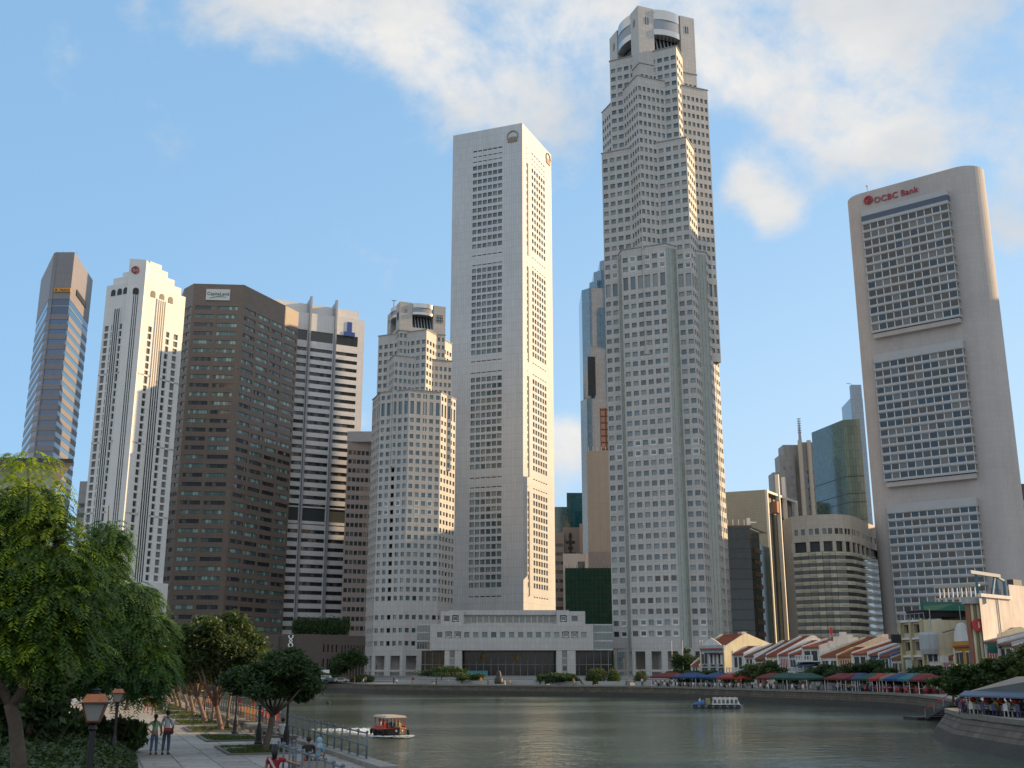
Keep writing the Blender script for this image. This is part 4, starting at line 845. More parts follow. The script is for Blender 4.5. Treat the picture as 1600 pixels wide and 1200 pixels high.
# stepped tower with aerial mast
Yb = 640
b = Bld('mast_tower', 'slim stepped grey tower with a tall roof mast and sunlit ribs', 'office tower', XY(1210, Yb))
for i, (pa, pb, py, dy) in enumerate(((1209, 1230, 738, 0), (1222, 1246, 710, 2), (1230, 1262, 693, 4), (1256, 1274, 692, -2))):
    x0, x1 = XY(pa, Yb, 760)[0], XY(pb, Yb, 760)[0]; zt = ZZ(1240, py, Yb); o_ = b.o
    m_ = mat('mast_tower_stone', (.29, .285, .28), .6, panel=(1.5, 3.6, .08, .7, .1))
    b.grid((x0, Yb+dy), (x1, Yb+dy), QZ, zt, spread(.5, x1-x0-.5, max(2, int((x1-x0)/3.4)), 1.7), rws(30, zt-(14 if i > 1 else 4), 18, 2.0), m_, .3, 'blue'); b.flat((x1, Yb+dy), (x1, Yb+dy+12), QZ, zt, m_); b.flat((x0, Yb+dy+12), (x0, Yb+dy), QZ, zt, m_); b.top([(x0, Yb+dy), (x1, Yb+dy), (x1, Yb+dy+12), (x0, Yb+dy+12)], zt, conc)
for px in (1252, 1266): x = XY(px, Yb, 760)[0]-b.o[0]; g = MB(); zt = ZZ(1240, 690, Yb); g.lathe([(1.3, 20), (1.3, zt)], mat('warm_rib', (.45, .40, .33), .5), c=(x, -3.2)); g.build('round_rib', b.r)
x = XY(1251, Yb, 680)[0]-b.o[0]; g = MB(); za, zb = ZZ(1250, 693, Yb), ZZ(1250, 653, Yb); g.tube([(x, 2, za), (x, 2, (za+zb)/2), (x, 2, zb)], [1.1, .7, .15], greymet, 8)
for k in range(7): g.lathe([(1.2, za+7+k*1.4), (1.2, za+7.3+k*1.4)], greymet, c=(x, 2), n=8)
g.build('roof_mast', b.r); b.done()
# green glass tower
PG = [(148.9, 531.2), (156.1, 502.6), (163.5, 500.8), (168, 520)]
b = Bld('green_glass_tower', 'dark green glass tower with sloping roof edge left of the rounded slab', 'office tower', PG[1]); z_l = 120
b.flat(PG[0], PG[1], QZ, z_l, glass_g); b.flat(PG[1], PG[2], QZ, z_l, mat('green_glass_front', (.12, .18, .145), .07, ior=2.1, panel=(1.3, 3.8, .08, .45, .2))); b.flat(PG[2], PG[3], QZ, z_l, glass_d); b.top([PG[0], PG[1], PG[2], PG[3]], z_l, conc)
for k in range(7): g = MB(); z = z_l-27-6.*k-(2 if k % 2 else 0); g.bar((0, -.1, z), (PG[2][0]-PG[1][0], PG[2][1]-PG[1][1]-.1, z), .25, darkmetal); g.bar((0, -.1, z), (PG[0][0]-PG[1][0]-.1, PG[0][1]-PG[1][1], z), .25, darkmetal); g.build('floor_line', b.r)
b.done()
Yb = 640; P = [XY(1331, Yb, 650), XY(1350, Yb, 650)]; b = tower('distant_glass_tower', 'pale blue glass tower top peeping out beside the rounded slab', P, QZ, ZZ(1335, 622, Yb), glass_sky)
g = MB(); g.box((4.5, 3, ZZ(1335, 613, Yb)), (6, 4, 10), glass_sky); g.build('upper_tier', b.r); g = MB(); z_ = ZZ(1335, 606, Yb); g.bar((3, 2, z_), (1.5, 2, z_+3), .3, greymet); g.bar((1.5, 2, z_+3), (-1, 2, z_+3.4), .3, greymet); g.build('crane_arm', b.r); b.done()
# round-cornered beige building
arc = [(105.2, 424), (105.9, 413.5), (110.5, 409.5), (115, 407.2), (119.5, 406.2), (123.5, 407), (127, 409.5), (130, 413.4), (133.2, 418.2), (137, 425), (141, 432.6), (147, 441)]
b = Bld('round_cornered_building', 'beige stone building with a rounded glazed corner below a curved parapet', 'building', (120, 406)); zt = 62; zq = ZZ(1290, 845, 406); zg = ZZ(1290, 861, 406)
nf = 15; fl = (zg-8)/nf
gold = mat('reflecting_spandrel', (.42, .38, .27), .4, spec=.35, rnd=.22)
for i, (a, d) in enumerate(zip(arc, arc[1:])):
    L = math.dist(a, d)
    if i == 0: b.flat(a, d, QZ, zt, beige); continue
    b.grid(a, d, zq, zt, spread(.3, L-.3, 2 if L > 4 else 1, 1.5), [(zq+2.6, zq+4.8, 'dark')], beige, .4)
    az = math.atan2(d[1]-a[1], d[0]-a[0]); A_, D_ = b.L(a), b.L(d); c_ = lerp(A_, D_, .5)
    nx, ny = math.sin(az), -math.cos(az)
    b.w.poly([(A_[0]-nx, A_[1]-ny, zg), (D_[0]-nx, D_[1]-ny, zg), (D_[0]-nx, D_[1]-ny, zq), (A_[0]-nx, A_[1]-ny, zq)], dark)
    g = MB(); g.box((A_[0]-nx*.45, A_[1]-ny*.45, (zg+zq)/2), (1.3, .8, zq-zg), beige, az); g.build('loggia_pier', b.r)
    b.w.poly([(A_[0], A_[1], zq), (A_[0]-nx, A_[1]-ny, zq), (D_[0]-nx, D_[1]-ny, zq), (D_[0], D_[1], zq)], beige)
    m_ = 3
    for k in range(nf):
        z = 8+fl*k; n_ = max(1, round(L/3.0))
        for j in range(n_):
            P_ = lerp(A_, D_, (j+.5)/n_); w = round(L/n_-.12, 2)
            key = 'spandrel_%.2f' % w
            if key not in bpy.data.meshes: g = MB(); g.box((0, 0, fl*.25), (w, .3, fl*.5), gold); g.mesh(key)
            link('spandrel', bpy.data.meshes[key], b.r, (P_[0], P_[1], z+fl*.46), az)
            key = 'band_pane_%.2f' % w
            if key not in bpy.data.meshes: g = MB(); g.box((0, .12, fl*.225), (w, .2, fl*.45), mat('band_glass', (.03, .032, .03), .1, ior=1.6, rnd=.6)); g.mesh(key)
            link('window', bpy.data.meshes[key], b.r, (P_[0], P_[1], z), az)
        g = MB(); g.box((c_[0]+nx*.3, c_[1]+ny*.3, z+fl*.72), (L+.1, .25, .22), frame); g.build('sunshade', b.r)
    b.flat(a, d, QZ, 8, beige)
for (A_, D_) in ((arc[-1], (148, 452)), ((148, 452), (112, 450)), ((112, 450), arc[0])): b.flat(A_, D_, QZ, zt, beige)
b.top(arc+[(148, 452), (112, 450)], zt, conc); 
b.done()
# dark block at the right edge, beyond the rounded slab
Yb = 440; P = [XY(1588, Yb), XY(1720, Yb)]; b = tower('red_roofed_block', 'dark red-brown block at the right picture edge behind the rounded slab', P, QZ, ZZ(1595, 756, Yb), mat('maroon_wall', (.12, .07, .065), .6)); L = math.dist(*P)
g = MB(); z = ZZ(1595, 786, Yb); g.box((L/2, -.3, z), (L+.5, 1, 2), conc_l); g.build('pale_band', b.r); g = MB(); g.box((L/2, -.2, z-5.4), (L, .5, 8), glass_d); g.build('window_band', b.r); b.done()
# grey blocks seen in the slits beside the white tower
for (lb, pa, pb, py, Yb, m_) in (('grey slab in the gap left of the white stepped tower', 110, 135, 752, 520, conc), ('grey and orange striped block in the gap left of the brown tower', 236, 268, 768, 540, mat('orange_stripe', (.42, .26, .14), .6, panel=(40, 3.6, .9, .12, .05)))):
    P = [XY(pa, Yb), XY(pb, Yb)]; L = math.dist(*P); zt = ZZ((pa+pb)/2, py, Yb); b = tower('narrow_block', lb, P, QZ, zt, m_, specs=[([(.6, L-.6)], rws(10, zt-8, 16, 2.0), 'strip')] if pa == 110 else None); b.done()
# low brown curved bank hall with intertwined emblem
Yb = 338
arc = [XY(390, Yb+6, 1030), XY(440, Yb, 1030), XY(474, Yb-1, 1030), XY(500, Yb+2, 1030), XY(530, Yb+9, 1030), XY(570, Yb+22, 1030)]
b = Bld('brown_bank_hall', 'low brown tiled hall with a curved blank wall and white twisted emblem', 'building', arc[0]); zt = ZZ(470, 991, Yb)
btile = mat('brown_tile_low', (.085, .062, .052), .55, panel=(1.1, 1.1, .05, .75, .06), var=.1, nscale=.1)
for i, (a, d) in enumerate(zip(arc, arc[1:])):
    L = math.dist(a, d)
    if i >= 3: b.grid(a, d, QZ, zt, spread(.5, L-.5, int(L/1.7), .7), [(4, 9.0, 'slit'), (11, 13.2, 'slit')], btile, .6)
    else: b.flat(a, d, QZ, zt, btile)
for (A_, D_) in ((arc[-1], (arc[-1][0]-4, 390)), ((arc[0][0], 390), arc[0])): b.flat(A_, D_, QZ, zt, btile)
b.top(arc+[(arc[-1][0]-4, 390), (arc[0][0], 390)], zt-.6, conc)
u, z = onplane(455, 1002, arc[1], arc[2]); t = ((arc[2][0]-arc[1][0]), (arc[2][1]-arc[1][1])); L = math.hypot(*t); q = b.L(lerp(arc[1], arc[2], u/L))
for s_ in (-1, 1):
    g = MB(); g.tube([(s_*.55*math.sin(k*.62)+s_*.15, -.3-.15*(k % 2), -1.7+3.4*k/14) for k in range(15)], .2, mat('emblem_white', (.8, .78, .74), .5), 5); g.build('emblem_ribbon', b.r, (q[0], q[1], z), math.atan2(t[1], t[0]))
g = MB(); q = b.L(XY(435, Yb-.35, 1030)); g.box((q[0], q[1], 9), (.35, .3, 13), dark); g.build('wall_joint', b.r); b.done()
# pale hall with projecting eave behind the near trees
Yb = 92.; P = [(-70, 86), (-38.4, 90.5), (-52, 115)]
b = Bld('eaved_hall', 'pale stone hall with a wide dark eave behind the near left trees', 'building', P[1]); zt = 22.0; pale = mat('pale_hall_stone', (.50, .49, .46), .7, panel=(2.6, 1.6, .03, .85, .02), var=.05)
b.grid(P[0], P[1], PZ, zt, spread(2, 29, 5, 2.6), [(5, 9), (12, 17)], pale, .5, 'dark'); b.grid(P[1], P[2], PZ, zt, spread(3, 20, 4, 2), [(5, 9), (12, 17)], pale, .5, 'dark'); b.top([P[0], P[1], P[2], (-70, 110)], zt, conc)
g = MB(); q = [b.L(p) for p in ((-71, 84.6), (-36.4, 89.2), (-51, 117), (-71, 115))]; q2 = [b.L(p) for p in ((-70, 86), (-38.4, 90.4), (-52, 115), (-68, 112))]; g.hexa([(*p, zt-.1) for p in q2], [(*p, zt+.15) for p in q], mat('eave_soffit', (.42, .40, .37), .7)); g.prism(q, zt+.16, zt+.5, darkmetal); g.build('eave', b.r); b.done()
# unseen office blocks beyond the frame, placed and sized for the shadows they cast
for (lb, x, y, wx, wy, h) in (('broad concrete office block on the right bank near the bridge', 292, 78, 42, 128, 97), ('tall concrete office tower inland on the right bank', 372, 446, 40, 52, 196)):
    b = Bld('unseen_office_block', lb, 'office block', (x, y)); P = [(x-wx/2, y+wy/2), (x-wx/2, y-wy/2), (x+wx/2, y-wy/2), (x+wx/2, y+wy/2)]
    for a, d in zip(P, P[1:]+P[:1]): b.flat(a, d, QZ, h, mat('office_concrete', (.34, .32, .29), .7, panel=(4.0, 3.8, .9, .25, .08)))
    b.top(list(P), h, conc); b.done()

# ------------------------------------------------------------------ shophouse row along the right bank
FR = [(1040, 254), (1060, 250), (1100, 243), (1132, 238), (1197, 225), (1310, 203), (1418, 185), (1544, 163), (1617, 144), (1760, 118)]
def fr(px, dd=0.):                        # a point of the house fronts' line, moved dd metres inland
    Y = table(FR, px); u, y, w = ray(px, 1020); return (u/y*Y, Y)
def frn(px):
    a, b = fr(px-15), fr(px+15); L = math.dist(a, b); t = ((b[0]-a[0])/L, (b[1]-a[1])/L); return t, (t[1], -t[0])   # n points to the river side
tile = mat('terracotta_tile', (.36, .105, .055), .85, panel=(.30, .5, .06, .55, .18), var=.22, nscale=.7)
tile2 = mat('faded_tile', (.26, .12, .08), .85, panel=(.30, .5, .06, .55, .18), var=.25, nscale=.7)
purple = mat('shaded_ridge_paint', (.30, .32, .42), .7)
def pnt(name, c): return mat(name, c, .85, var=.10, nscale=.5, streak=.15)
cream = pnt('cream_paint', (.66, .60, .42)); white_p = pnt('white_paint', (.68, .67, .64)); grey_p = pnt('grey_paint', (.40, .42, .43)); yell = pnt('yellow_paint', (.62, .48, .20)); pink = pnt('pink_paint', (.58, .44, .38)); brick_p = pnt('brick_paint', (.30, .14, .09)); bluep = pnt('blue_paint', (.10, .18, .36)); orange_p = pnt('ochre_paint', (.46, .24, .05))
mat('navy_canvas', (.03, .045, .09), .8)
def shophouse(label, pa, pb, eave_py, ridge_py, wall, rd=6.0, depth=14., gable=None, rmat=tile, front='windows', balcony=None, parap=None, dd=0.):
    a, c = fr(pa), fr(pb); L = math.dist(a, c); t = ((c[0]-a[0])/L, (c[1]-a[1])/L); n = (t[1], -t[0]); az = math.atan2(t[1], t[0])
    a = (a[0]-n[0]*dd, a[1]-n[1]*dd); Ym = (a[1]+c[1])/2; ze = ZZ(pa, eave_py, Ym); zr = ZZ(pa, ridge_py, Ym+1)
    r = thing('shophouse', label, 'shophouse', (a[0], a[1], QZ), az, 'shophouses along the right bank'); ze -= QZ; zr -= QZ; g = MB()
    # local frame: x along the front, y inland
    bx = lambda x0, x1, y0, y1, z0, z1, m: g.box(((x0+x1)/2, (y0+y1)/2, (z0+z1)/2), (x1-x0, y1-y0, z1-z0), m)
    bx(0.18, L-.18, .1, depth, 0, ze-.05, wall); g.build('wall', r)
    for x0 in (0, L-.3):                  # party walls with sloping tops stand a little above the tiles
        g = MB(); pts = [(0, 0), (depth+.4, 0), (depth+.4, ze+.3), (rd+ (depth-rd)*.0, zr+.45), (rd-.8, zr+.45-.1), (-.1, ze+.35), (-.1, 0)]
        g.hexa([(x0, y, z) for y, z in pts], [(x0+.3, y, z) for y, z in pts], gable or wall); g.build('gable_wall', r)
    g = MB(); e = .35
    g.hexa([(.31, -e, ze-.12), (L-.31, -e, ze-.12), (L-.31, rd, zr-.0), (.31, rd, zr-.0)], [(.31, -e, ze+.06), (L-.31, -e, ze+.06), (L-.31, rd, zr+.18), (.31, rd, zr+.18)], rmat)
    k = 0.5
    while k < L-.4: g.bar((k, -e, ze+.10), (k, rd, zr+.22), .13, rmat, .1); k += .42
    g.build('front_roof', r)
    g = MB(); g.hexa([(.31, rd+.01, zr), (L-.31, rd+.01, zr), (L-.31, depth, ze-.1), (.31, depth, ze-.1)], [(.31, rd+.01, zr+.18), (L-.31, rd+.01, zr+.18), (L-.31, depth, ze+.08), (.31, depth, ze+.08)], rmat); g.build('rear_roof', r)
    g = MB(); g.box((L/2, rd, zr+.25), (L-.62, .4, .3), rmat); g.build('ridge', r)
    h1 = ze*.52
    if front in ('windows', 'arches'):
        nw = max(2, int(L/2.2))
        for i in range(nw):
            x = L*(i+.5)/nw
            for z0, hh in ((ze*.60, ze*.27), (ze*.30, ze*.20)):
                g = MB(); w = L/nw*.6; g.box((x, .06, z0+hh/2), (w, .12, hh), MATS['dark_shutter']); g.box((x, .02, z0+hh+.08), (w+.25, .22, .14), white_p); g.box((x, .02, z0-.06), (w+.25, .22, .1), white_p)
                g.box((x, -.01, z0+hh/2), (.06, .08, hh), white_p)
                if front == 'arches' and z0 < ze*.5: g.lathe([(.01, 0), (.01, .01)], white_p); g.ball((x, .05, z0+hh), (w/2, .12, w/2), MATS['dark_shutter'])
                g.build('window', r)
    elif front == 'open':
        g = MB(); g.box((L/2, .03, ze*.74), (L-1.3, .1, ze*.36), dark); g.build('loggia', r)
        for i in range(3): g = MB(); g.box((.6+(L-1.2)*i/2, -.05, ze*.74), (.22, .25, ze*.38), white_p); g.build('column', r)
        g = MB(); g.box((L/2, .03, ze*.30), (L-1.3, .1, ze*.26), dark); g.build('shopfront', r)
    elif front == 'shutters':
        g = MB(); g.box((L/2, .02, ze*.75), (L-1.2, .12, ze*.28), mat('red_shutter', (.32, .07, .05), .7)); g.build('shutter', r)
        for i in range(5): g = MB(); g.box((.7+(L-1.4)*i/4, -.06, ze*.75), (.1, .1, ze*.28), white_p); g.build('shutter_bar', r)
        g = MB(); g.box((L/2, .03, ze*.30), (L-1.3, .1, ze*.26), dark); g.build('shopfront', r)
    rr = random.Random(label)
    for k in range(rr.choice((1, 2, 3))):
        g = MB(); yy = rr.uniform(1.5, depth-3); zz_ = rr.uniform(ze*.45, ze*.85); g.box((L+.22, yy, zz_), (.42, .8, .6), frame_w); g.box((L+.44, yy, zz_), (.03, .5, .45), darkmetal); g.build('air_conditioner', r)
    g = MB(); yy = rr.uniform(1, 3); g.tube([(L+.08, yy, .3), (L+.08, yy, ze*.95)], .06, greymet, 6); g.build('drain_pipe', r)
    if rr.random() < .5: g = MB(); g.box((L*rr.uniform(.35, .65), rd+rr.uniform(1, 3), zr+.2), (rr.uniform(1., 1.8), 1.4, 1.3), wall); g.box((L*.5, rd+2, zr+.9), (2.1, 1.9, .12), rmat); g.build('jack_roof', r)
    if balcony:
        zb = ze*balcony; g = MB(); g.box((L/2, -.9, zb), (L-.2, 1.8, .2), white_p); g.build('balcony_floor', r)
        g = MB(); g.box((L/2, -1.75, zb+1.05), (L-.2, .15, .16), white_p); g.box((L/2, -1.75, zb+.2), (L-.2, .15, .2), white_p)
        nb = int(L/.9)
        for i in range(nb+1): g.box((.2+(L-.4)*i/nb, -1.75, zb+.6), (.3, .12, .75), white_p)
        g.build('balustrade', r)
        g = MB(); g.hexa([(0.1, -2.4, zb-.9), (L-.1, -2.4, zb-.9), (L-.1, 0, zb-.2), (.1, 0, zb-.2)], [(0.1, -2.4, zb-.8), (L-.1, -2.4, zb-.8), (L-.1, 0, zb-.1), (.1, 0, zb-.1)], mat('navy_canvas', (.03, .045, .09), .8)); g.build('awning', r)
    if parap:
        g = MB(); g.box((L/2, -.05, ze+.3), (L+.1, .4, .9), wall)
        if parap == 'pediment': pts = [(L*.1, ze+.76), (L*.9, ze+.76), (L*.72, ze+1.6), (L*.5, ze+2.3), (L*.28, ze+1.6)]; g.hexa([(x, .1, z) for x, z in pts], [(x, -.2, z) for x, z in pts], white_p)
        if parap == 'round': pts = [(L/2+L*.36*math.cos(R(15*k)), ze+.76+L*.5*math.sin(R(15*k))) for k in range(13)]; g.hexa([(x, .15, z) for x, z in pts], [(x, -.25, z) for x, z in pts], white_p)
        g.build('parapet', r)
    return r, L, ze, zr, az
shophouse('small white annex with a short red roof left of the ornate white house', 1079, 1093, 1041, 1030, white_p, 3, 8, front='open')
r, L, ze, zr, az = shophouse('white ornate house with pediment, arched openings and a broad cream side wall', 1094, 1132, 1014, 993, grey_p, 7, 17, gable=cream, front='arches', parap='pediment')
g = MB(); g.box((L*.66, -.7, ze*.88), (L*.6, 1.3, .25), MATS['navy_canvas']); g.build('canopy', r)
for i in range(4): g = MB(); g.box((L*.42+L*.16*i, -.15, ze*.72), (.35, .3, ze*.28), white_p); g.build('pilaster', r)
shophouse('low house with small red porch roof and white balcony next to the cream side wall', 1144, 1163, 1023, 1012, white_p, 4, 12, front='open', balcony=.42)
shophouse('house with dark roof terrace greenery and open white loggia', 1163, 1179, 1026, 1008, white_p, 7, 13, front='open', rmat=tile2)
shophouse('brown brick fronted house with faded tile roof', 1179, 1197, 1030, 1003, brick_p, 7.5, 15, gable=white_p, rmat=tile2)
shophouse('cream fronted house with tall white stepped side wall above its neighbours', 1197, 1216, 1025, 996, cream, 9, 16, gable=white_p)
shophouse('house with dark red open upper floor below white ridge strips', 1216, 1233, 1024, 1003, white_p, 8, 15, front='shutters', balcony=.42)
shophouse('grey house with white balcony over a navy awning', 1233, 1254, 1024, 1005, grey_p, 8, 15, front='windows', balcony=.45)
r, L, ze, zr, az = shophouse('three storey white house with stepped gable and red flag', 1254, 1282, 1012, 1000, white_p, 6, 15, gable=white_p, front='open', balcony=.66)
g = MB(); g.tube([(L*.6, 4, zr), (L*.6, 4, zr+2.6)], .05, greymet, 5); g.build('flag_pole', r)
g = MB(); g.hexa([(L*.6+.05, 4, zr+1.0), (L*.6+.5, 4.1, zr+.9), (L*.6+.45, 4.3, zr+2.1), (L*.6+.05, 4, zr+2.4)], [(L*.6+.05, 4.05, zr+1.0), (L*.6+.5, 4.15, zr+.9), (L*.6+.45, 4.35, zr+2.1), (L*.6+.05, 4.05, zr+2.4)], mat('flag_red', (.6, .04, .04), .8)); g.build('flag', r)
g = MB()
for k, (y0, y1, h) in enumerate(((2, 3.2, .2), (3.2, 4.6, .7), (4.6, 6.0, 1.2), (6.0, 7.4, .7), (7.4, 8.6, .2))): g.box((L-.15, (y0+y1)/2, ze+h/2+(y0*.25 if y0 < 5 else 1.2)), (.34, y1-y0, h+1), white_p)
g.build('stepped_gable', r)
shophouse('house with the biggest red roof, a white balustrade and cream gable', 1282, 1308, 1026, 998, white_p, 10, 18, gable=cream, balcony=.5, front='windows')
shophouse('sunlit yellow house with a low hipped red roof and red shutters', 1308, 1331, 1026, 1014, yell, 4, 14, front='shutters')
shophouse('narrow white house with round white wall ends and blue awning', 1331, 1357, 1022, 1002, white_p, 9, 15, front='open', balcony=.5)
shophouse('house with blue edged roof below the sunlit white ridge', 1357, 1374, 1024, 1001, bluep, 9, 15, gable=white_p, front='windows')
shophouse('house with two red roof slopes and a framed dormer', 1374, 1392, 1026, 1006, grey_p, 8, 15, gable=bluep, front='open')
shophouse('dark red roofed house beside the tall beige flats', 1392, 1411, 1030, 1008, cream, 8, 15, rmat=tile2, front='windows')
# tall beige walk-up flats
def flats(label, pa, pb, top_py, wall, floors, depth=16, side=None, dd=0., grp='taller houses in the row'):
    a, c = fr(pa), fr(pb); L = math.dist(a, c); t = ((c[0]-a[0])/L, (c[1]-a[1])/L); n = (t[1], -t[0]); az = math.atan2(t[1], t[0]); a = (a[0]-n[0]*dd, a[1]-n[1]*dd)
    zt = ZZ(pa, top_py, a[1]); b = Bld('walk_up_flats', label, 'building', a); d = (a[0]+t[0]*L, a[1]+t[1]*L); a2 = (a[0]-n[0]*depth, a[1]-n[1]*depth); d2 = (d[0]-n[0]*depth, d[1]-n[1]*depth)
    fl = (zt-QZ)/floors; rows = [(QZ+fl*k+fl*.28, QZ+fl*k+fl*.78) for k in range(floors)]
    b.grid(a, d, QZ, zt, spread(.3, L-.3, 3 if L > 7 else 2, (L-.6)/(3 if L > 7 else 2)*.66), rows, wall, .6, 'dark'); b.flat(d, d2, QZ, zt, side or wall); b.flat(a2, a, QZ, zt, side or wall); b.flat(d2, a2, QZ, zt, wall); b.top([a, d, d2, a2], zt, conc)
    for k in range(1, floors+1): g = MB(); g.box((t[0]*L/2+n[0]*.15, t[1]*L/2+n[1]*.15, QZ+fl*k-.1), (L+.1, .5, .3), white_p, az); g.build('ledge', b.r)
    return b, L, az, zt, t, n
b, L, az, zt, t, n = flats('tall beige four storey flats with green awning on the roof', 1411, 1447, 971, pnt('sand_paint', (.50, .44, .32)), 4, 20, cream)
P_ = lambda x, y: (t[0]*x-n[0]*y, t[1]*x-n[1]*y)
g = MB(); g.hexa([(*P_(L*.15, 1), zt+.5), (*P_(L-.3, 1), zt+.5), (*P_(L-.3, 8), zt+.5), (*P_(L*.15, 8), zt+.5)], [(*P_(L*.15, .5), zt+1.6), (*P_(L-.1, .5), zt+1.6), (*P_(L-.1, 8.5), zt+2.6), (*P_(L*.15, 8.5), zt+2.6)], dark); g.build('roof_room', b.r)
g = MB(); g.hexa([(*P_(L-.5, .2), zt+1.5), (*P_(L+.3, .2), zt+1.5), (*P_(L+.3, 12), zt+1.5), (*P_(L-.5, 12), zt+1.5)], [(*P_(L-.7, .2), zt+2.9), (*P_(L-.1, .2), zt+2.9), (*P_(L-.1, 12), zt+2.9), (*P_(L-.7, 12), zt+2.9)], mat('green_awning', (.02, .12, .08), .7)); g.build('roof_awning', b.r)
for k in range(6): g = MB(); q = P_(L*k/5, .2); g.bar((*q, zt), (*q, zt+1.1), .08, greymet); g.build('railing_post', b.r)
g = MB(); g.bar((*P_(0, .2), zt+1.1), (*P_(L, .2), zt+1.1), .08, greymet); g.build('railing', b.r)
for k in (.05, .5, .97): g = MB(); q = P_(L*k, -.25); g.box((q[0], q[1], (QZ+zt)/2), (.55, .5, zt-QZ), pnt('ochre_band', (.46, .38, .22)), az); g.build('pilaster', b.r)
b.done()
r, L, ze, zr, az = shophouse('slim white house with rounded grey bay and steep roof beside the beige flats', 1447, 1470, 996, 968, white_p, 13, 20, gable=pnt('stained_cream', (.60, .54, .38)), front='open', rmat=tile2, parap=None)
g = MB(); g.lathe([(1.7, ze-2.6), (1.9, ze-1.8), (1.9, ze+.4), (1.7, ze+.8), (.01, ze+.9)], grey_p, c=(L/2, -.1), n=16); g.build('rounded_bay', r)
g = MB(); g.tube([(L/2, 0, ze+.8), (L/2, 0, ze+4.5)], .06, greymet, 5); g.build('flag_pole', r)
shophouse('low cream house right of the slim house with the grey bay', 1470, 1491, 1030, 1012, cream, 7, 13, front='shutters')
r, L, ze, zr, az = shophouse('ochre house with a round white parapet and flag pole left of the ribbed pillar', 1491, 1522, 1010, 985, orange_p, 8, 15, gable=cream, front='windows', parap='round')
g = MB(); g.tube([(L/2, 0, ze+2.5), (L/2, 0, ze+6)], .06, greymet, 5); g.build('flag_pole', r)
# yellow and brick upper building behind with rooftop terrace
a = fr(1462); b = Bld('terrace_building', 'sunlit yellow building with an open roof terrace under beige beams', 'building', (a[0]+14, a[1]+9)); P = [XY(1470, a[1]+9, 960), XY(1526, a[1]+5, 960)]; z0 = ZZ(1500, 958, a[1]+7); b.flat(P[0], P[1], QZ, z0, yell); b.flat(P[1], (P[1][0]+6, P[1][1]+14), QZ, z0, yell); b.flat((P[0][0]+5.5, P[0][1]+14), P[0], QZ, z0, yell); b.top([P[0], P[1], (P[1][0]+6, P[1][1]+14), (P[0][0]+5.5, P[0][1]+14)], z0, conc)
L = math.dist(*P); az = math.atan2(P[1][1]-P[0][1], P[1][0]-P[0][0]); O = b.L(P[0]); ax = lambda x, y=0.: (O[0]+math.cos(az)*x-math.sin(az)*y, O[1]+math.sin(az)*x+math.cos(az)*y)
g = MB(); g.box((*ax(L/2, .2), z0+1.0), (L-.2, .25, 2.0), mat('brick_screen', (.40, .24, .17), .8, panel=(.6, .3, .05, .6, .15)), az); g.build('brick_parapet', b.r)
for k in range(6): g = MB(); g.box((*ax(L*k/5, 0), z0+1.2), (.3, .4, 2.4), white_p, az); g.build('parapet_pier', b.r)
for zq in (2.4, 4.4): g = MB(); g.box((*ax(L/2, .3), z0+zq), (L+1.6, .8, .35), beige, az); g.build('terrace_beam', b.r)
for k in range(9): g = MB(); g.box((*ax(L*k/8, .4), z0+3.4), (.16, .16, 1.8), frame_w, az); g.build('terrace_post', b.r)
b.done()
# ribbed pillar with a round red sign
q = fr(1530); r = thing('ribbed_pillar', 'tall ribbed pillar in cream, brown and green stripes with a round red sign', 'pillar', (q[0], q[1], QZ)); zt = ZZ(1530, 944, q[1])-QZ; wd = 2.3
for k, c in enumerate((brick_p, cream, pnt('olive_paint', (.22, .22, .12)), cream, pnt('bottle_paint', (.12, .20, .13)))): g = MB(); x = -wd/2+wd*(k+.5)/5; g.lathe([(.27, 0), (.27, zt)], c, c=(x, 0), n=8); g.build('rib', r)
g = MB(); g.box((0, .3, zt/2), (wd+.1, .5, zt-.05), brick_p); g.build('backing', r); g = MB(); g.box((0, 0, zt+.5), (wd+.8, 1.6, .9), grey_p); g.build('cap', r)
g = MB(); g.lathe([(.01, -.12), (.95, -.12), (.95, .12), (.01, .12)], mat('disc_red', (.45, .04, .03), .5), n=20); o = g.build('round_sign', r, (0, -.5, ZZ(1530, 977, q[1])-QZ)); o.rotation_euler = (R(90), 0, 0); o.location.y = -.75
g = MB(); g.box((0, -.92, ZZ(1530, 977, q[1])-QZ), (.16, .06, .9), white_p); g.build('sign_figure', r)
# big white block at right with steel roof frame
a, c = fr(1539), fr(1760); b = Bld('white_party_wall_building', 'large sunlit white building with blank weathered side wall and roof steelwork at right', 'building', a)
t, n = frn(1545); zt1, zt2 = ZZ(1539, 927, a[1]), ZZ(1580, 914, a[1]+8); stain = mat('stained_white', (.66, .62, .58), .85, var=.14, nscale=.25, streak=.28)
sa = (a[0]-n[0]*10*1.0, a[1]-n[1]*10*1.0); sw = lambda x, y: (a[0]-n[0]*y+t[0]*x, a[1]-n[1]*y+t[1]*x)
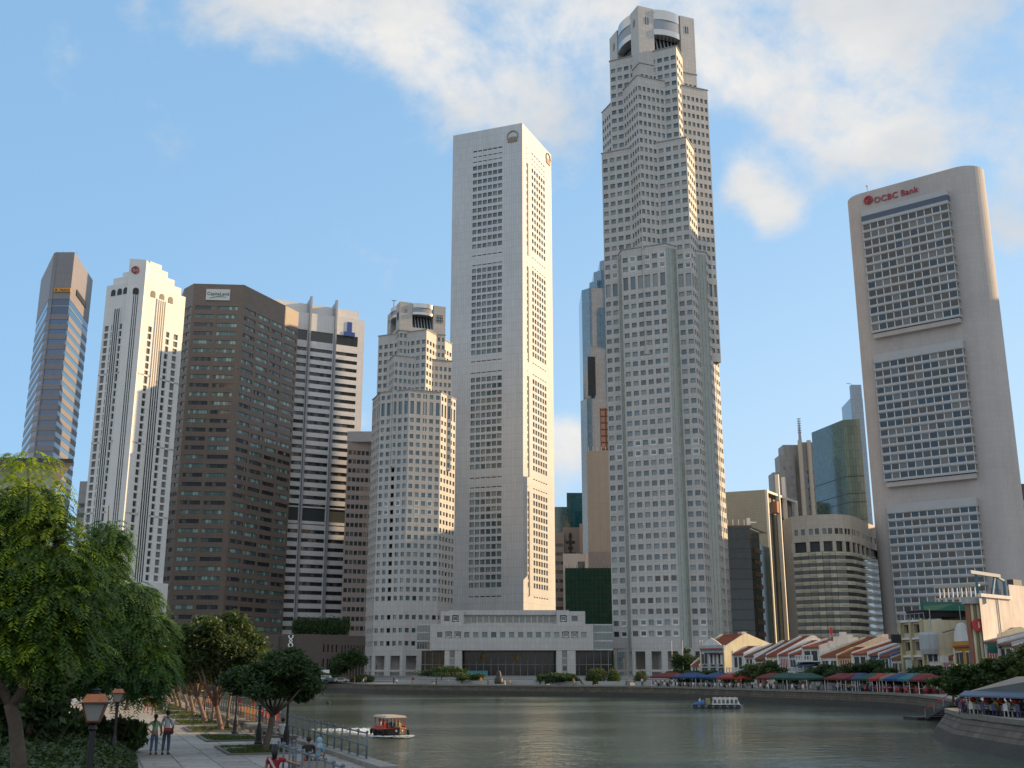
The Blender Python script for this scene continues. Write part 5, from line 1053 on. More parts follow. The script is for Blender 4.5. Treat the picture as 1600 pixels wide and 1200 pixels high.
# its side wall runs inland, facing the camera
W0, W1, W2 = sw(0, 0), XY(1580, a[1]+7, 950), XY(1720, a[1]+31, 950)
b.flat(W0, W1, QZ, zt1, stain); b.flat(W1, W2, QZ, zt2, stain); b.flat((W0[0]+6.5, W0[1]+14), W0, QZ, zt1, stain); b.top([W0, W1, (W1[0]+7, W1[1]+14), (W0[0]+6.5, W0[1]+14)], zt1, conc); b.top([W1, W2, (W2[0]+7, W2[1]+14), (W1[0]+7, W1[1]+14)], zt2, conc); b.flat((W1[0]+7, W1[1]+14), W1, QZ, zt2, stain)
dv = ((W1[0]-W0[0]), (W1[1]-W0[1])); L = math.hypot(*dv); az = math.atan2(dv[1], dv[0]); ux = lambda x, y=0.: (math.cos(az)*x-math.sin(az)*y, math.sin(az)*x+math.cos(az)*y)
g = MB(); g.box((*ux(L/2, -.1), zt1-.25), (L, .5, .5), white_p, az); g.build('coping', b.r)
g = MB(); q = ux(L*.55, -.15); g.tube([(*q, zt1-.6), (*q, zt1-9)], .09, greymet, 6); g.build('drain_pipe', b.r)
blue_st = mat('blue_steel', (.06, .16, .22), .5)
g = MB(); g.bar((*ux(-1.2, .5), zt1+3.1), (*ux(L*.82, .5), zt1+3.0), .5, mat('pale_blue_beam', (.16, .22, .30), .5)); g.build('roof_beam', b.r)
for (x0, z0, x1, z1) in ((L*.55, .1, L*.7, 3.), (L*.7, 3., L*.98, 2.4), (L*.98, 2.4, L*.98, .1), (L*.75, .1, L*.72, 2.8), (L*.1, 0, L*.1, 3.)): g = MB(); g.bar((*ux(x0, .6), zt1+z0), (*ux(x1, .6), zt1+z1), .3, blue_st); g.build('roof_brace', b.r)
for k in range(8): g = MB(); g.bar((*ux(L*k/7, .1), zt1), (*ux(L*k/7, .1), zt1+1.), .08, darkmetal); g.build('railing_post', b.r)
g = MB(); g.box((*ux(L+4, .8), zt2+.5), (3.0, 1, .9), darkmetal, az); g.build('roof_tank', b.r)
b.done()
shophouse('house with red roof sloping down from the white party wall', 1540, 1562, 1004, 975, white_p, 12, 18, gable=white_p, front='shutters')
shophouse('house with green projecting sign box and pale green front', 1562, 1584, 1008, 984, pnt('pale_green_paint', (.42, .48, .30)), 9, 15, gable=grey_p, front='open', rmat=tile2)
shophouse('rightmost red roofed house, cut by the picture edge', 1584, 1640, 1010, 985, cream, 9, 15, gable=white_p, front='windows', rmat=tile2)
def shopsign(label, px, py, w, h, m, dd=-1.2):
    q = fr(px); t, n = frn(px); q = (q[0]+n[0]*-dd, q[1]+n[1]*-dd); z = ZZ(px, py, q[1]); r = thing('hanging_sign', label, 'sign', (q[0], q[1], z)); g = MB(); g.box((0, 0, 0), (w, .35, h), m); g.build('board', r); g = MB(); g.bar((0, .1, 0), (-n[0]*1.6, -n[1]*1.6+.1, 0), .12, darkmetal); g.build('bracket', r)
shopsign('dark green sign box on the pale green house', 1565, 1012, 1.2, 1.5, mat('sign_box_green', (.02, .09, .07), .5)); shopsign('black double sign box on the beige flats', 1412, 998, 1.6, 1.4, dark); shopsign('small white sign below the beige flats', 1429, 1040, .9, 1.8, mat('pale_sign', (.5, .6, .58), .5)); shopsign('square white sign with a dark mark beside the round gabled house', 1486, 1030, 1.1, 1.0, white_p); shopsign('round red lantern sign between trees and flats', 1476, 1043, .8, .7, mat('sign_scarlet', (.65, .03, .02), .5)); shopsign('small white sign among the trees in front of the flats', 1395, 1049, .5, .8, white_p)

# ------------------------------------------------------------------ dining terrace on the far quay
def qn(s):                               # point on the right bank's quay edge measured by its picture column
    best = None
    for a, b in zip(qs, qs[1:]):
        pa, pb = proj(a[0], a[1], QZ)[0], proj(b[0], b[1], QZ)[0]
        if (pa-s)*(pb-s) <= 0 and a[1] > 100: best = (lerp(a, b, (s-pa)/(pb-pa+1e-9)), a, b)
    if best is None: a, b = qs[-2], qs[-1]; best = (a, a, b)
    q, a, b = best; L = math.dist(a, b); t = ((b[0]-a[0])/L, (b[1]-a[1])/L); return q, t, (t[1], -t[0])
fab = {k: mat('canvas_'+k, c, .85, var=.12, nscale=1.2, trans=.12) for k, c in dict(maroon=(.15, .022, .026), red=(.32, .04, .03), blue=(.022, .06, .17), navy=(.03, .04, .10), green=(.02, .07, .055), teal=(.03, .16, .18), grey=(.16, .17, .17), white=(.6, .6, .58), brown=(.2, .15, .1)).items()}
def qin(px, d):                          # point d metres inland of the quay edge that lies in picture column px
    best = None
    for a, b in zip(qs, qs[1:]):
        L = math.dist(a, b); t = ((b[0]-a[0])/L, (b[1]-a[1])/L); n = (t[1], -t[0])
        for k in range(12):
            p = lerp(a, b, k/12); q = (p[0]-n[0]*d, p[1]-n[1]*d); e = abs(proj(q[0], q[1], QZ)[0]-px)
            if q[1] > 100 and (best is None or e < best[0]): best = (e, q, t, n)
    return best[1:]
def canopy(label, pa, pb, y_eave, y_top, col, off=3.6, dep=4.6):
    c, t, n = qin((pa+pb)/2, off); Y = c[1]
    w = (pb-pa)/1757*Y/max(.35, abs(t[0])*.9+abs(t[1])*abs(c[0]/Y)*.9); w = min(max(w, 2.5), 9); az = math.atan2(t[1], t[0])
    ze = ZZ(pa, y_eave, Y)-QZ; zt = ZZ(pa, y_top, Y)-QZ; ze = 2.0; zt = 2.85
    r = thing('dining_canopy', label, 'canopy', (c[0], c[1], QZ), az, 'canopies along the waterside'); m = fab[col]; g = MB()
    x, y, x2, y2 = w/2, dep/2, w*.18, dep*.05
    lo = [(-x, -y), (x, -y), (x, y), (-x, y)]; hi = [(-x2, -y2), (x2, -y2), (x2, y2), (-x2, y2)]
    g.hexa([(*p, ze) for p in lo], [(*p, zt) for p in hi], m); g.build('roof_cloth', r)
    g = MB(); 
    for p0, p1 in zip(lo, lo[1:]+lo[:1]): g.poly([(*p0, ze-.3), (*p1, ze-.3), (*p1, ze), (*p0, ze)], m)
    g.build('valance', r)
    for p in lo: g = MB(); g.tube([(p[0]*.94, p[1]*.94, 0), (p[0]*.94, p[1]*.94, ze)], .05, frame_w, 6); g.build('post', r)
    return c, az, w, dep
spots = []
for a in (('long maroon canopy, leftmost of the waterside row', 1030, 1068, 1067, 1058, 'maroon'), ('blue canopy beside the leftmost maroon one', 1066, 1102, 1069, 1060, 'blue'), ('blue canopy just left of the long bright red one', 1110, 1136, 1069, 1061, 'blue'),
        ('long bright red canopy below the cream side wall', 1128, 1182, 1070, 1059, 'red'), ('small maroon and white umbrella canopy right of the big dark tree', 1200, 1220, 1069, 1062, 'maroon'), ('dark green canopy, left one of the green pair', 1218, 1246, 1070, 1062, 'green'), ('dark green canopy, right one of the green pair', 1246, 1276, 1070, 1062, 'green'),
        ('maroon striped canopy, left of two below the yellow house', 1308, 1332, 1071, 1058, 'maroon'), ('maroon striped canopy, right of two below the yellow house', 1328, 1350, 1071, 1058, 'maroon'), ('navy blue canopy squeezed between maroon and grey green ones', 1340, 1358, 1072, 1060, 'blue'), ('grey green canopy right of the navy one', 1356, 1382, 1071, 1060, 'green'),
        ('bright red canopy with a peaked top and white corner', 1364, 1394, 1073, 1060, 'red'), ('brown round canopy between red and blue ones', 1392, 1406, 1072, 1063, 'brown'), ('broad royal blue canopy near the gangway trees', 1402, 1440, 1071, 1058, 'blue'), ('turquoise canopy overlapping the broad blue one', 1420, 1444, 1071, 1062, 'teal'), ('maroon canopy at the right end of the row', 1436, 1462, 1072, 1064, 'maroon')):
    spots.append(canopy(*a))
# plastic chairs, tables and diners under the canopies
def chair_mesh(m):
    g = MB(); g.box((0, 0, .44), (.44, .44, .05), m); g.box((0, .21, .68), (.42, .05, .46), m)
    for x in (-.19, .19):
        for y in (-.19, .19): g.box((x, y, .21), (.05, .05, .42), m)
        g.box((x*1.15, 0, .64), (.05, .4, .04), m)
    return g.mesh('chair')
chw = chair_mesh(mat('white_plastic', (.62, .62, .60), .5)); chd = chair_mesh(mat('navy_plastic', (.05, .06, .14), .5)); chr_ = chair_mesh(mat('red_plastic', (.35, .06, .06), .5))
g = MB(); g.box((0, 0, .73), (.9, .9, .05), frame_w); g.box((0, 0, .36), (.1, .1, .7), darkmetal); g.box((0, 0, .03), (.5, .5, .05), darkmetal); tbm = g.mesh('table')
skin = mat('skin', (.36, .20, .13), .6); hairm = mat('black_hair', (.012, .009, .008), .6)
shirts = [mat('shirt_'+k, c, .8) for k, c in dict(white=(.6, .6, .6), blue=(.08, .14, .30), red=(.40, .05, .05), grey=(.22, .23, .25), black=(.02, .02, .025), yellow=(.5, .38, .08), pink=(.5, .25, .25), green=(.08, .2, .1), cream=(.5, .45, .35)).items()]
trs = [mat('trousers_'+k, c, .85) for k, c in dict(navy=(.03, .04, .07), black=(.015, .015, .018), khaki=(.25, .2, .12)).items()]
def small_person(seated, sh, tr):
    g = MB(); b0 = -.42 if seated else 0
    for x in (-.09, .09):
        if seated: g.tube([(x, 0, .5), (x, -.42, .5), (x, -.45, .08), (x, -.58, .04)], [.085, .075, .05, .04], tr, 6)
        else: g.tube([(x, -.14, .04), (x, 0, .08), (x, 0, .48), (x*.9, 0, .92)], [.035, .055, .065, .09], tr, 6)
    g.tube([(0, 0, .88+b0), (0, 0, 1.1+b0), (0, .01, 1.36+b0), (0, 0, 1.46+b0)], [.15, .14, .17, .07], sh, 8)
    for x in (-1, 1): g.tube([(x*.17, 0, 1.40+b0), (x*.23, .02, 1.14+b0), (x*.2, -.16, .98+b0)], [.055, .045, .03], sh, 5)
    g.tube([(0, 0, 1.44+b0), (0, -.01, 1.53+b0)], .05, skin, 6, caps=False); g.ball((0, -.01, 1.62+b0), (.085, .1, .12), skin, 8, 6); g.ball((0, .015, 1.65+b0), (.092, .1, .115), hairm, 8, 6)
    return g.mesh('person')
people_m = [small_person(s, shirts[i % 9], trs[i % 3]) for i, s in enumerate([1]*9+[0]*9)]
def put(name, me, x, y, z, rz, label, cat, grp): o = link(name, me, None, (x, y, z), rz); return tag(o, label, cat, grp)
ci_ = 0
for k, (c, az, w, dep) in enumerate(spots):
    for i in range(max(1, int(w/2.3))):
        for row in (-1.25, 1.1):
            lx = -w/2+w*(i+.5)/max(1, int(w/2.3)); tx, ty = c[0]+math.cos(az)*lx-math.sin(az)*row, c[1]+math.sin(az)*lx+math.cos(az)*row
            put('table', tbm, tx, ty, QZ, az, 'small square table under the waterside canopies', 'table', 'tables on the dining terrace')
            cm, nm = ((chw, 'white'), (chd, 'navy'), (chr_, 'red'))[0 if k < 7 else (1 if k < 11 else 2)]
            for j in range(4):
                a_ = az+math.pi/2*j+.2; cx, cy = tx+math.cos(a_)*.72, ty+math.sin(a_)*.72
                put('chair', cm, cx, cy, QZ, a_-math.pi/2, nm+' plastic chair at a table under the waterside canopies', 'chair', nm+' chairs on the dining terrace')
                if random.random() < (.62 if row < 0 else .3): put('person', people_m[ci_ % 9], cx+.02, cy, QZ, a_-math.pi/2, 'diner seated at a table under the waterside canopies', 'person', 'seated diners under the canopies'); ci_ += 1
for i in range(34):
    s = random.uniform(1040, 1455); q, t, n = qn(s); d = random.choice((.9, 6.6, 7.2, 8)); put('person', people_m[9+i % 9], q[0]-n[0]*d, q[1]-n[1]*d, QZ, random.uniform(0, 6), 'pedestrian on the crowded terrace between canopies and shophouses', 'person', 'people walking behind the canopies')
for i in range(26):
    s = random.uniform(505, 1020); q, t, n = qn(s); d = random.uniform(1, 9); put('person', people_m[random.choice(list(range(18)))], q[0]-n[0]*d, q[1]-n[1]*d, QZ, random.uniform(0, 6), 'small figure on the pale promenade below the granite towers', 'person', 'people on the far promenade')
# low pale planter walls and steps on the far promenade
for i, (pa, pb) in enumerate(((585, 640), (648, 690), (694, 760), (768, 830), (838, 905), (912, 960), (965, 1015))):
    qa, t, n = qn(pa); qb_, _, _ = qn(pb); r = thing('planter_wall', ('leftmost', 'second', 'third', 'fourth', 'fifth', 'sixth', 'rightmost')[i]+' low pale planter wall on the far promenade, counted from the left', 'planter', (qa[0]-n[0]*7, qa[1]-n[1]*7, QZ), 0, 'low walls on the far promenade'); dx, dy = qb_[0]-qa[0], qb_[1]-qa[1]; L = math.hypot(dx, dy); az = math.atan2(dy, dx)
    for k in range(max(2, int(L/2.4))): g = MB(); m_ = max(2, int(L/2.4)); u = L*(k+.5)/m_; g.box((math.cos(az)*u, math.sin(az)*u, .45), (L/m_-.04, .5, .9), mat('pale_granite_low', (.34, .34, .32), .8, var=.1), az); g.build('block', r)
st = MB()
for k in range(4): st.box((5, 336+k*24, QZ+.08+.35*k), (150, 26-.02*k, .7), ground_m)
st.build('terrace_steps', kind='structure')
for i, px in enumerate((1002, 1023, 1019, 985)):
    q, t, n = qn(px); x, y = q[0]-n[0]*14, q[1]-n[1]*14; r = thing('flagpole', ('slim white flagpole left of the lobby glass', 'slim white flagpole right of the lobby glass', 'slim white flagpole in front of the lobby glass centre', 'slim white flagpole standing by the hedge end')[i], 'flagpole', (x, y, QZ)); g = MB(); g.tube([(0, 0, 0), (0, 0, 9.5)], [.09, .05], frame_w, 6); g.build('pole', r); g = MB(); g.ball((0, 0, 9.55), .13, frame_w); g.build('finial', r)
q, t, n = qn(766); r = thing('sculpture', 'dark bronze sculpture on the far promenade before the glass hall', 'sculpture', (q[0]-n[0]*4, q[1]-n[1]*4, QZ)); g = MB(); g.lathe([(.01, 0), (.9, .0), (1.1, .7), (1.0, 1.5), (.6, 2.0), (.55, 2.6), (.35, 3.1), (.01, 3.3)], mat('dark_bronze', (.03, .03, .028), .5), n=14); g.build('figure', r, smooth=True); g = MB(); g.box((0, 0, .05), (2.8, 2.2, .3), MATS['pale_granite_low']); g.build('plinth', r)

# ------------------------------------------------------------------ trees and plants
bark = mat('bark', (.11, .085, .065), .9, var=.3, nscale=4, bump=.6); bark_w = mat('sunlit_bark', (.20, .13, .09), .9, var=.25, nscale=4, bump=.6)  # second bark carries the warm sunlight in its colour
def leafm(nm, c, tr=.35): return mat('leaf_'+nm, c, .55, island=.45, var=.3, nscale=.9, trans=tr)
lf_dark = leafm('dark', (.036, .072, .02)); lf_mid = leafm('mid', (.05, .085, .022)); lf_olive = leafm('olive', (.060, .095, .026)); lf_bright = leafm('bright', (.10, .19, .02), .45); lf_yel = leafm('yellow', (.20, .27, .025), .5)
def leaf_cloud(blobs, n, size, m, name, parent, loc=(0, 0, 0), flat=.6, fill=.45):
    """n leaf-shaped quads spread through ellipsoid blobs (x,y,z,rx,ry,rz), denser near their surface"""
    B_ = np.array(blobs, float); vol = (B_[:, 3]*B_[:, 4]*B_[:, 5])**(2/3); idx = rng.choice(len(B_), n, p=vol/vol.sum())
    d = rng.normal(size=(n, 3)); d /= np.linalg.norm(d, axis=1)[:, None]; r = fill+(1-fill)*rng.random(n)**.5; r *= 1+.16*rng.normal(size=n)
    c = B_[idx, :3]+d*r[:, None]*B_[idx, 3:]
    u = rng.normal(size=(n, 3)); u[:, 2] *= flat; u /= np.linalg.norm(u, axis=1)[:, None]; w = np.cross(u, rng.normal(size=(n, 3))); w /= np.linalg.norm(w, axis=1)[:, None]
    s = size*(.6+.8*rng.random(n))[:, None]; u *= s; w *= s*.48; drop = np.array([0, 0, -.15])*s
    V = np.stack([c-u, c+w+drop*.2, c+u+drop, c-w+drop*.2], 1).reshape(-1, 3); Fq = np.arange(4*n).reshape(-1, 4)
    o = link(name, npmesh(name, V, Fq, [m]), parent, loc); return o
def blobset(rx, ry, rz, n, zc, k=.42, seed=0, bottom=-.5):
    r_ = random.Random(seed); out = []
    for i in range(n):
        while True:
            p = [r_.uniform(-1, 1) for _ in range(3)]
            if sum(q*q for q in p) < 1 and p[2] > bottom: break
        s = k*r_.uniform(.6, 1.25); f = 1-s*.55
        out.append((p[0]*rx*f, p[1]*ry*f, zc+p[2]*rz*f, rx*s, ry*s, rz*s*.8))
    return out
def tree(name, label, x, y, z0, h, rx, rz, m, n, size, lean=(0, 0), tr=.16, seed=0, group=None, bm=bark, nb=14, cat='tree', trunk_h=None, kind_blob=.40):
    r = thing(name, label, cat, (x, y, z0), 0, group); th_ = trunk_h or (h-2*rz+rz*.5); rr = random.Random(seed)
    top = (lean[0], lean[1], th_); g = MB()
    mid = (lean[0]*.35+rr.uniform(-.08, .08), lean[1]*.4, th_*.5); g.tube([(0, 0, -.1), (lean[0]*.08, 0, .25), mid, top], [tr*1.45, tr*1.05, tr*.9, tr*.75], bm, 9)
    bl = [(b_[0]+lean[0], b_[1]+lean[1], *b_[2:]) for b_ in blobset(rx, rx*.92, rz, nb, h-rz, kind_blob, seed)]
    for b_ in bl[:9]:
        e = Vector(b_[:3]); p = Vector(top); q = p.lerp(e, .5)+Vector((0, 0, -.12*rz)); g.tube([p-Vector((0, 0, .1)), q, e], [tr*.55, tr*.36, tr*.12], bm, 6)
    g.build('trunk', r, smooth=True); leaf_cloud(bl, n, size, m, 'crown', r); return r
# --- far bank trees: picture column, crown top row, crown half width in pixels, metres inland, leaf, label
fb_trees = [(690, 1040, 26, 9, 'dark', 'round dark tree just left of the first granite pier'), (732, 1048, 16, 8, 'mid', 'thin leafed small tree in front of the first granite pier'), (850, 1052, 12, 9, 'mid', 'pale small tree before the right part of the glass hall'), (876, 1050, 20, 8, 'dark', 'bushy tree just left of the second granite pier'),
  (1073, 1012, 15, 16, 'dark', 'dark upright tree between tallest tower and ornate white house'), (1062, 1042, 14, 7, 'mid', 'small tree above the leftmost maroon canopy'), (1092, 1044, 16, 7, 'mid', 'mid green tree in front of the white annex'), (1122, 1046, 16, 7, 'olive', 'tree hiding the arches of the ornate white house'), (1152, 1051, 13, 7, 'olive', 'small olive tree below the cream side wall'),
  (1188, 1034, 25, 5.5, 'mid', 'large spreading tree dividing the canopy row, in front of the brick house'), (1214, 1033, 20, 6, 'mid', 'light green tree right of the large spreading one'), (1236, 1048, 16, 7, 'dark', 'dark low tree under the white ridge strips'), (1287, 1036, 20, 6, 'dark', 'dark tree in front of the biggest red roofed house'),
  (1314, 1040, 20, 6, 'dark', 'dark tree left of the yellow house shutters'), (1340, 1036, 22, 6, 'dark', 'dense dark tree in front of the blue awning house'), (1366, 1028, 20, 7, 'dark', 'taller dark tree in front of the dormer house'), (1394, 1044, 22, 6, 'dark', 'dark tree left of the beige flats'), (1420, 1046, 20, 6, 'dark', 'dark tree at the foot of the beige flats'),
  (1452, 1033, 22, 7, 'dark', 'dark tree below the slim white house'), (1482, 1044, 26, 6, 'mid', 'mid green tree at the landward end of the gangway'), (1512, 1036, 28, 7, 'dark', 'dark broad tree behind the pavilion roof, left one'), (1545, 1028, 30, 8, 'dark', 'dark broad tree behind the pavilion roof, middle one'), (1582, 1012, 34, 8, 'mid', 'big tree at the right picture edge behind the pavilion'), (1618, 1005, 34, 8, 'mid', 'big tree partly beyond the right picture edge')]
for i, (px, py, hw, dd, lk, lb) in enumerate(fb_trees):
    if px < 1470: dd += (1.8 if px not in (1188, 1214) and px > 1040 and px != 1073 else 0); (x, y), t, n = qin(px, dd)
    else: y = 112-(px-1470)*.04; x = (px-800)/1757*y
    zt = ZZ(px, py, y)-QZ; rx = hw/1757*y*1.05
    tree('riverside_tree', lb, x, y, QZ, zt, rx*1.45, max(1.5, min(zt*.40, rx*1.5)), {'dark': lf_dark, 'mid': lf_mid, 'olive': lf_olive}[lk], 5200 if rx > 1.8 else 3600, .22, tr=.13, seed=i+3, nb=16, trunk_h=zt*.45)
# hedges
def hedge(label, px0, px1, y_top, inland, m, name='hedge', n=9000, hs=.17, zb=QZ, thick=1.6):
    q0, t, n_ = qn(px0); q1, _, _ = qn(px1); a = (q0[0]-n_[0]*inland, q0[1]-n_[1]*inland); c = (q1[0]-n_[0]*inland, q1[1]-n_[1]*inland); z = ZZ((px0+px1)/2, y_top, (a[1]+c[1])/2)-zb; r = thing(name, label, name, (*a, zb)); L = math.dist(a, c); bl = []
    for k in range(max(3, int(L/1.6))): p = lerp((0, 0), (c[0]-a[0], c[1]-a[1]), random.random()); h = z*random.uniform(.7, 1.1); bl.append((p[0], p[1]+random.uniform(-thick, thick), h*.5, 1.3, 1.2, h*.5))
    leaf_cloud(bl, n, hs, m, 'foliage', r); g = MB()
    for b_ in bl[:8]: g.tube([(b_[0], b_[1], 0), (b_[0], b_[1], b_[2])], [.07, .03], bark, 5)
    g.build('stems', r, kind='stuff')
hedge('broad mid green shrub hedge in front of the right end of the glass hall', 888, 985, 1044, 10, lf_mid, 'hedge'); hedge('low hedge before the first lobby piers', 1000, 1040, 1060, 12, lf_dark, 'hedge', 3000)
for (pa, pb, py, Yb, lb) in ((462, 548, 964, 352, 'row of dark roof garden conifers on top of the brown bank hall'),):
    r = thing('roof_garden', lb, 'hedge', (XY(pa, Yb)[0], Yb, ZZ(470, 991, 338)-.6)); w = XY(pb, Yb)[0]-XY(pa, Yb)[0]; h = ZZ(500, py, Yb)-ZZ(470, 991, 338)+.6; g = MB(); g.box((w/2, 0, .4), (w, 3, .8), btile); g.build('planter_box', r)
    leaf_cloud([(w*(k+.5)/13, random.uniform(-.6, .6), h*.5, w/13*.75, 1.4, h*random.uniform(.38, .52)) for k in range(13)], 11000, .3, lf_dark, 'foliage', r, flat=1.4)
tree('riverside_tree', 'tall dark tree standing against the curved brown wall', *XY(548, 322, 1050), QZ, ZZ(548, 1008, 322)-QZ, 4.6, 4.6, lf_dark, 7000, .3, seed=51, trunk_h=4)
tree('riverside_tree', 'second dark tree against the brown wall, nearer the granite tower', *XY(528, 320, 1050), QZ, ZZ(528, 1024, 320)-QZ, 3.4, 3.6, lf_dark, 5000, .3, seed=52, trunk_h=3)
for i, (px, lb) in enumerate(((512, 'olive bush on the far quay near the parked boats'), (565, 'low olive bush at the foot of the left granite tower'))): q = XY(px, 314, 1060); r = thing('bush', lb, 'bush', (*q, QZ)); leaf_cloud([(0, 0, 1.2, 2.2, 1.6, 1.2), (2, 0, 1, 1.6, 1.5, 1.0), (-2, 0, .9, 1.5, 1.3, .9)], 2500, .2, lf_olive, 'foliage', r)
# --- promenade trees with crowns that meet over the beds
def on_prom(px, py): return onz(px, py, PZ)
prow = [(414, 1175, 430, 1000, 76, 'dark', 12000, 'near dark green promenade tree with a leaning trunk, right of the lamp post'), (345, 1142, 342, 950, 80, 'olive', 15000, 'large olive green promenade tree with a warm lit trunk'), (321, 1131, 312, 972, 46, 'olive', 8000, 'third promenade tree from the camera, thick double trunk'), (303, 1121, 300, 980, 40, 'olive', 6000, 'fourth promenade tree from the camera'),
        (293, 1114, 290, 985, 36, 'mid', 5000, 'fifth promenade tree from the camera'), (283, 1108, 280, 988, 32, 'mid', 4500, 'sixth promenade tree from the camera'), (276, 1102, 272, 978, 32, 'bright', 4500, 'yellow green tree deeper in the promenade row'), (270, 1097, 262, 972, 30, 'mid', 4500, 'last promenade tree in view, farthest along the bank')]
for i, (bx_, by_, cx_, cy_, hw, lk, n_, lb) in enumerate(prow):
    x, y = on_prom(bx_, by_); zt = ZZ(cx_, cy_, y)-PZ; cx2 = (cx_-800)/1757*y; rx = hw/1757*y; lean = cx2-x
    zbot = ZZ(cx_, (1122, 1108)[i] if i < 2 else 1100-3*i, y)-PZ; zbot = max(zbot, 1.2); rz = (zt-zbot)/2
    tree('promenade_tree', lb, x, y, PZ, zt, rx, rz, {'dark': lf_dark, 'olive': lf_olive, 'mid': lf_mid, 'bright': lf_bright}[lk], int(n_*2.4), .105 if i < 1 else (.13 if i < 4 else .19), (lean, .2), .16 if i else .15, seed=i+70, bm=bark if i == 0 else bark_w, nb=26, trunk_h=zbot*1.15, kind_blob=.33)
for i, (px, py) in enumerate(((332, 1136), (312, 1126), (298, 1117), (287, 1110))):   # second row of slim trunks behind
    x, y = on_prom(px, py); x += .9; tree('promenade_tree', ('slim', 'thin leaning', 'slender', 'narrow')[i]+' trunked tree of the inner promenade row, number %s from the near end' % ('one', 'two', 'three', 'four')[i], x, y, PZ, 6.0, 1.8, 1.8, lf_mid, 3500, .18, (.3, 0), .10, seed=i+90, bm=bark_w, trunk_h=3)
# --- the two big feathery trees at left: drooping pinnate fronds made of leaflets
def frond_tree(label, x, y, z0, limbs, ells, nfr, flen, lsz, mats, seed, tr):
    r = thing('feathery_tree', label, 'tree', (x, y, z0)); g = MB()
    for P_, rad in limbs: g.tube(P_, rad, bark, 9)
    g.build('trunk', r, smooth=True); rr = np.random.default_rng(seed); K = 13
    for mi_, (m, share) in enumerate(mats):
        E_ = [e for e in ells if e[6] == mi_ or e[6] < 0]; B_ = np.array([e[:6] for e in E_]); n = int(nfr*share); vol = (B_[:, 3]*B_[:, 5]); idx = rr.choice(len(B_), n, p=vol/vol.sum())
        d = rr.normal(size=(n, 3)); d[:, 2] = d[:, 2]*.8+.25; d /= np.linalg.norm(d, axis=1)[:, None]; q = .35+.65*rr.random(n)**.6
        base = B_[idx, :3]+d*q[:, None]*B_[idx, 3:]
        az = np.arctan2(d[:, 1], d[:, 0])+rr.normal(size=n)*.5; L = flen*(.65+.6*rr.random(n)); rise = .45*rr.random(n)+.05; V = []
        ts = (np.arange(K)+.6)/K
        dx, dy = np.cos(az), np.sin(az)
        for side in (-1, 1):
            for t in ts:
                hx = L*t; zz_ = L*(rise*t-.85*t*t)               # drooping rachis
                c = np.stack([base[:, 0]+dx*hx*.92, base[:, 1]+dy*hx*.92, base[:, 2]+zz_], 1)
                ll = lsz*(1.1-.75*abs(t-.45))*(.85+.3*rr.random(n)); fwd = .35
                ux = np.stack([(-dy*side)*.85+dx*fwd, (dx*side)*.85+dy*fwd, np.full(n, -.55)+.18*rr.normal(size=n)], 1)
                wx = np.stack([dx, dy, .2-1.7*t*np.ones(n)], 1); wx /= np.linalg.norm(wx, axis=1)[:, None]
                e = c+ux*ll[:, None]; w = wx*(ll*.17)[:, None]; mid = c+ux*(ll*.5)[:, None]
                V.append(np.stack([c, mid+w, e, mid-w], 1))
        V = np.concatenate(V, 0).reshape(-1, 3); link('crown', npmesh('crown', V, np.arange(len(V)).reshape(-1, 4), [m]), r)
    return r
def ell(px, py, hw, hh, Y, x0, y0, z0, m=-1, dy=0.):
    X, _, Z = ony(px, py, Y+dy); s = Y/1757; return (X-x0, dy, Z-z0, hw*s, hw*s*.9, hh*s, m)
Y1 = 22.; x1, y1 = ony(28, 1190, Y1)[:2]; z1 = 1.9; gx = lambda px, py, Y=Y1: (ony(px, py, Y)[0]-x1, Y-Y1, ony(px, py, Y)[2]-z1)
lim = [([(0, 0, -.5), gx(30, 1190), gx(24, 1130), gx(16, 1100)], [.16, .15, .13, .12]), ([gx(16, 1100), gx(0, 1070), gx(-25, 1020), gx(-40, 900)], [.10, .09, .07, .04]), ([gx(16, 1105), gx(34, 1080), gx(48, 1020), gx(50, 930), gx(46, 800), gx(44, 730)], [.10, .085, .07, .055, .035, .015]),
       ([gx(48, 1000), gx(80, 960), gx(130, 950)], [.045, .035, .015]), ([gx(50, 900), gx(90, 850), gx(120, 830)], [.04, .03, .015]), ([gx(46, 850), gx(10, 820), gx(-20, 800)], [.04, .03, .015])]
es = [ell(*a, Y1, x1, y1, z1) for a in ((45, 800, 48, 50), (-10, 840, 60, 60), (20, 900, 80, 60), (80, 870, 55, 55), (-30, 940, 80, 60), (60, 960, 85, 55), (110, 940, 45, 45), (0, 1010, 80, 45), (90, 1010, 60, 35), (-80, 880, 80, 80))]
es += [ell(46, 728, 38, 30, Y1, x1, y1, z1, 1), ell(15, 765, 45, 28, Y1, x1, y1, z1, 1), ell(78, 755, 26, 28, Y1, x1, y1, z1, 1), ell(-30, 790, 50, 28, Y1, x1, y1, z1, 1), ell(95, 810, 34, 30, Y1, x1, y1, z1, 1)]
frond_tree('big feathery leaved tree at far left with a bright yellow green top', x1, y1, z1, lim, [e for e in es if e[6] != 1]+[(*e[:6], 1) for e in es if e[6] == 1], 2700, .60, .135, [(leafm('feather', (.07, .135, .022), .45), .70), (leafm('feather_sunlit_top', (.27, .37, .025), .5), .28)], 5, .15)  # top leaves coloured yellower for young growth and the sun on them
Y2 = 49.; x2, y2 = ony(128, 1165, Y2)[:2]; z2 = PZ; gx2 = lambda px, py: (ony(px, py, Y2)[0]-x2, 0, ony(px, py, Y2)[2]-z2)
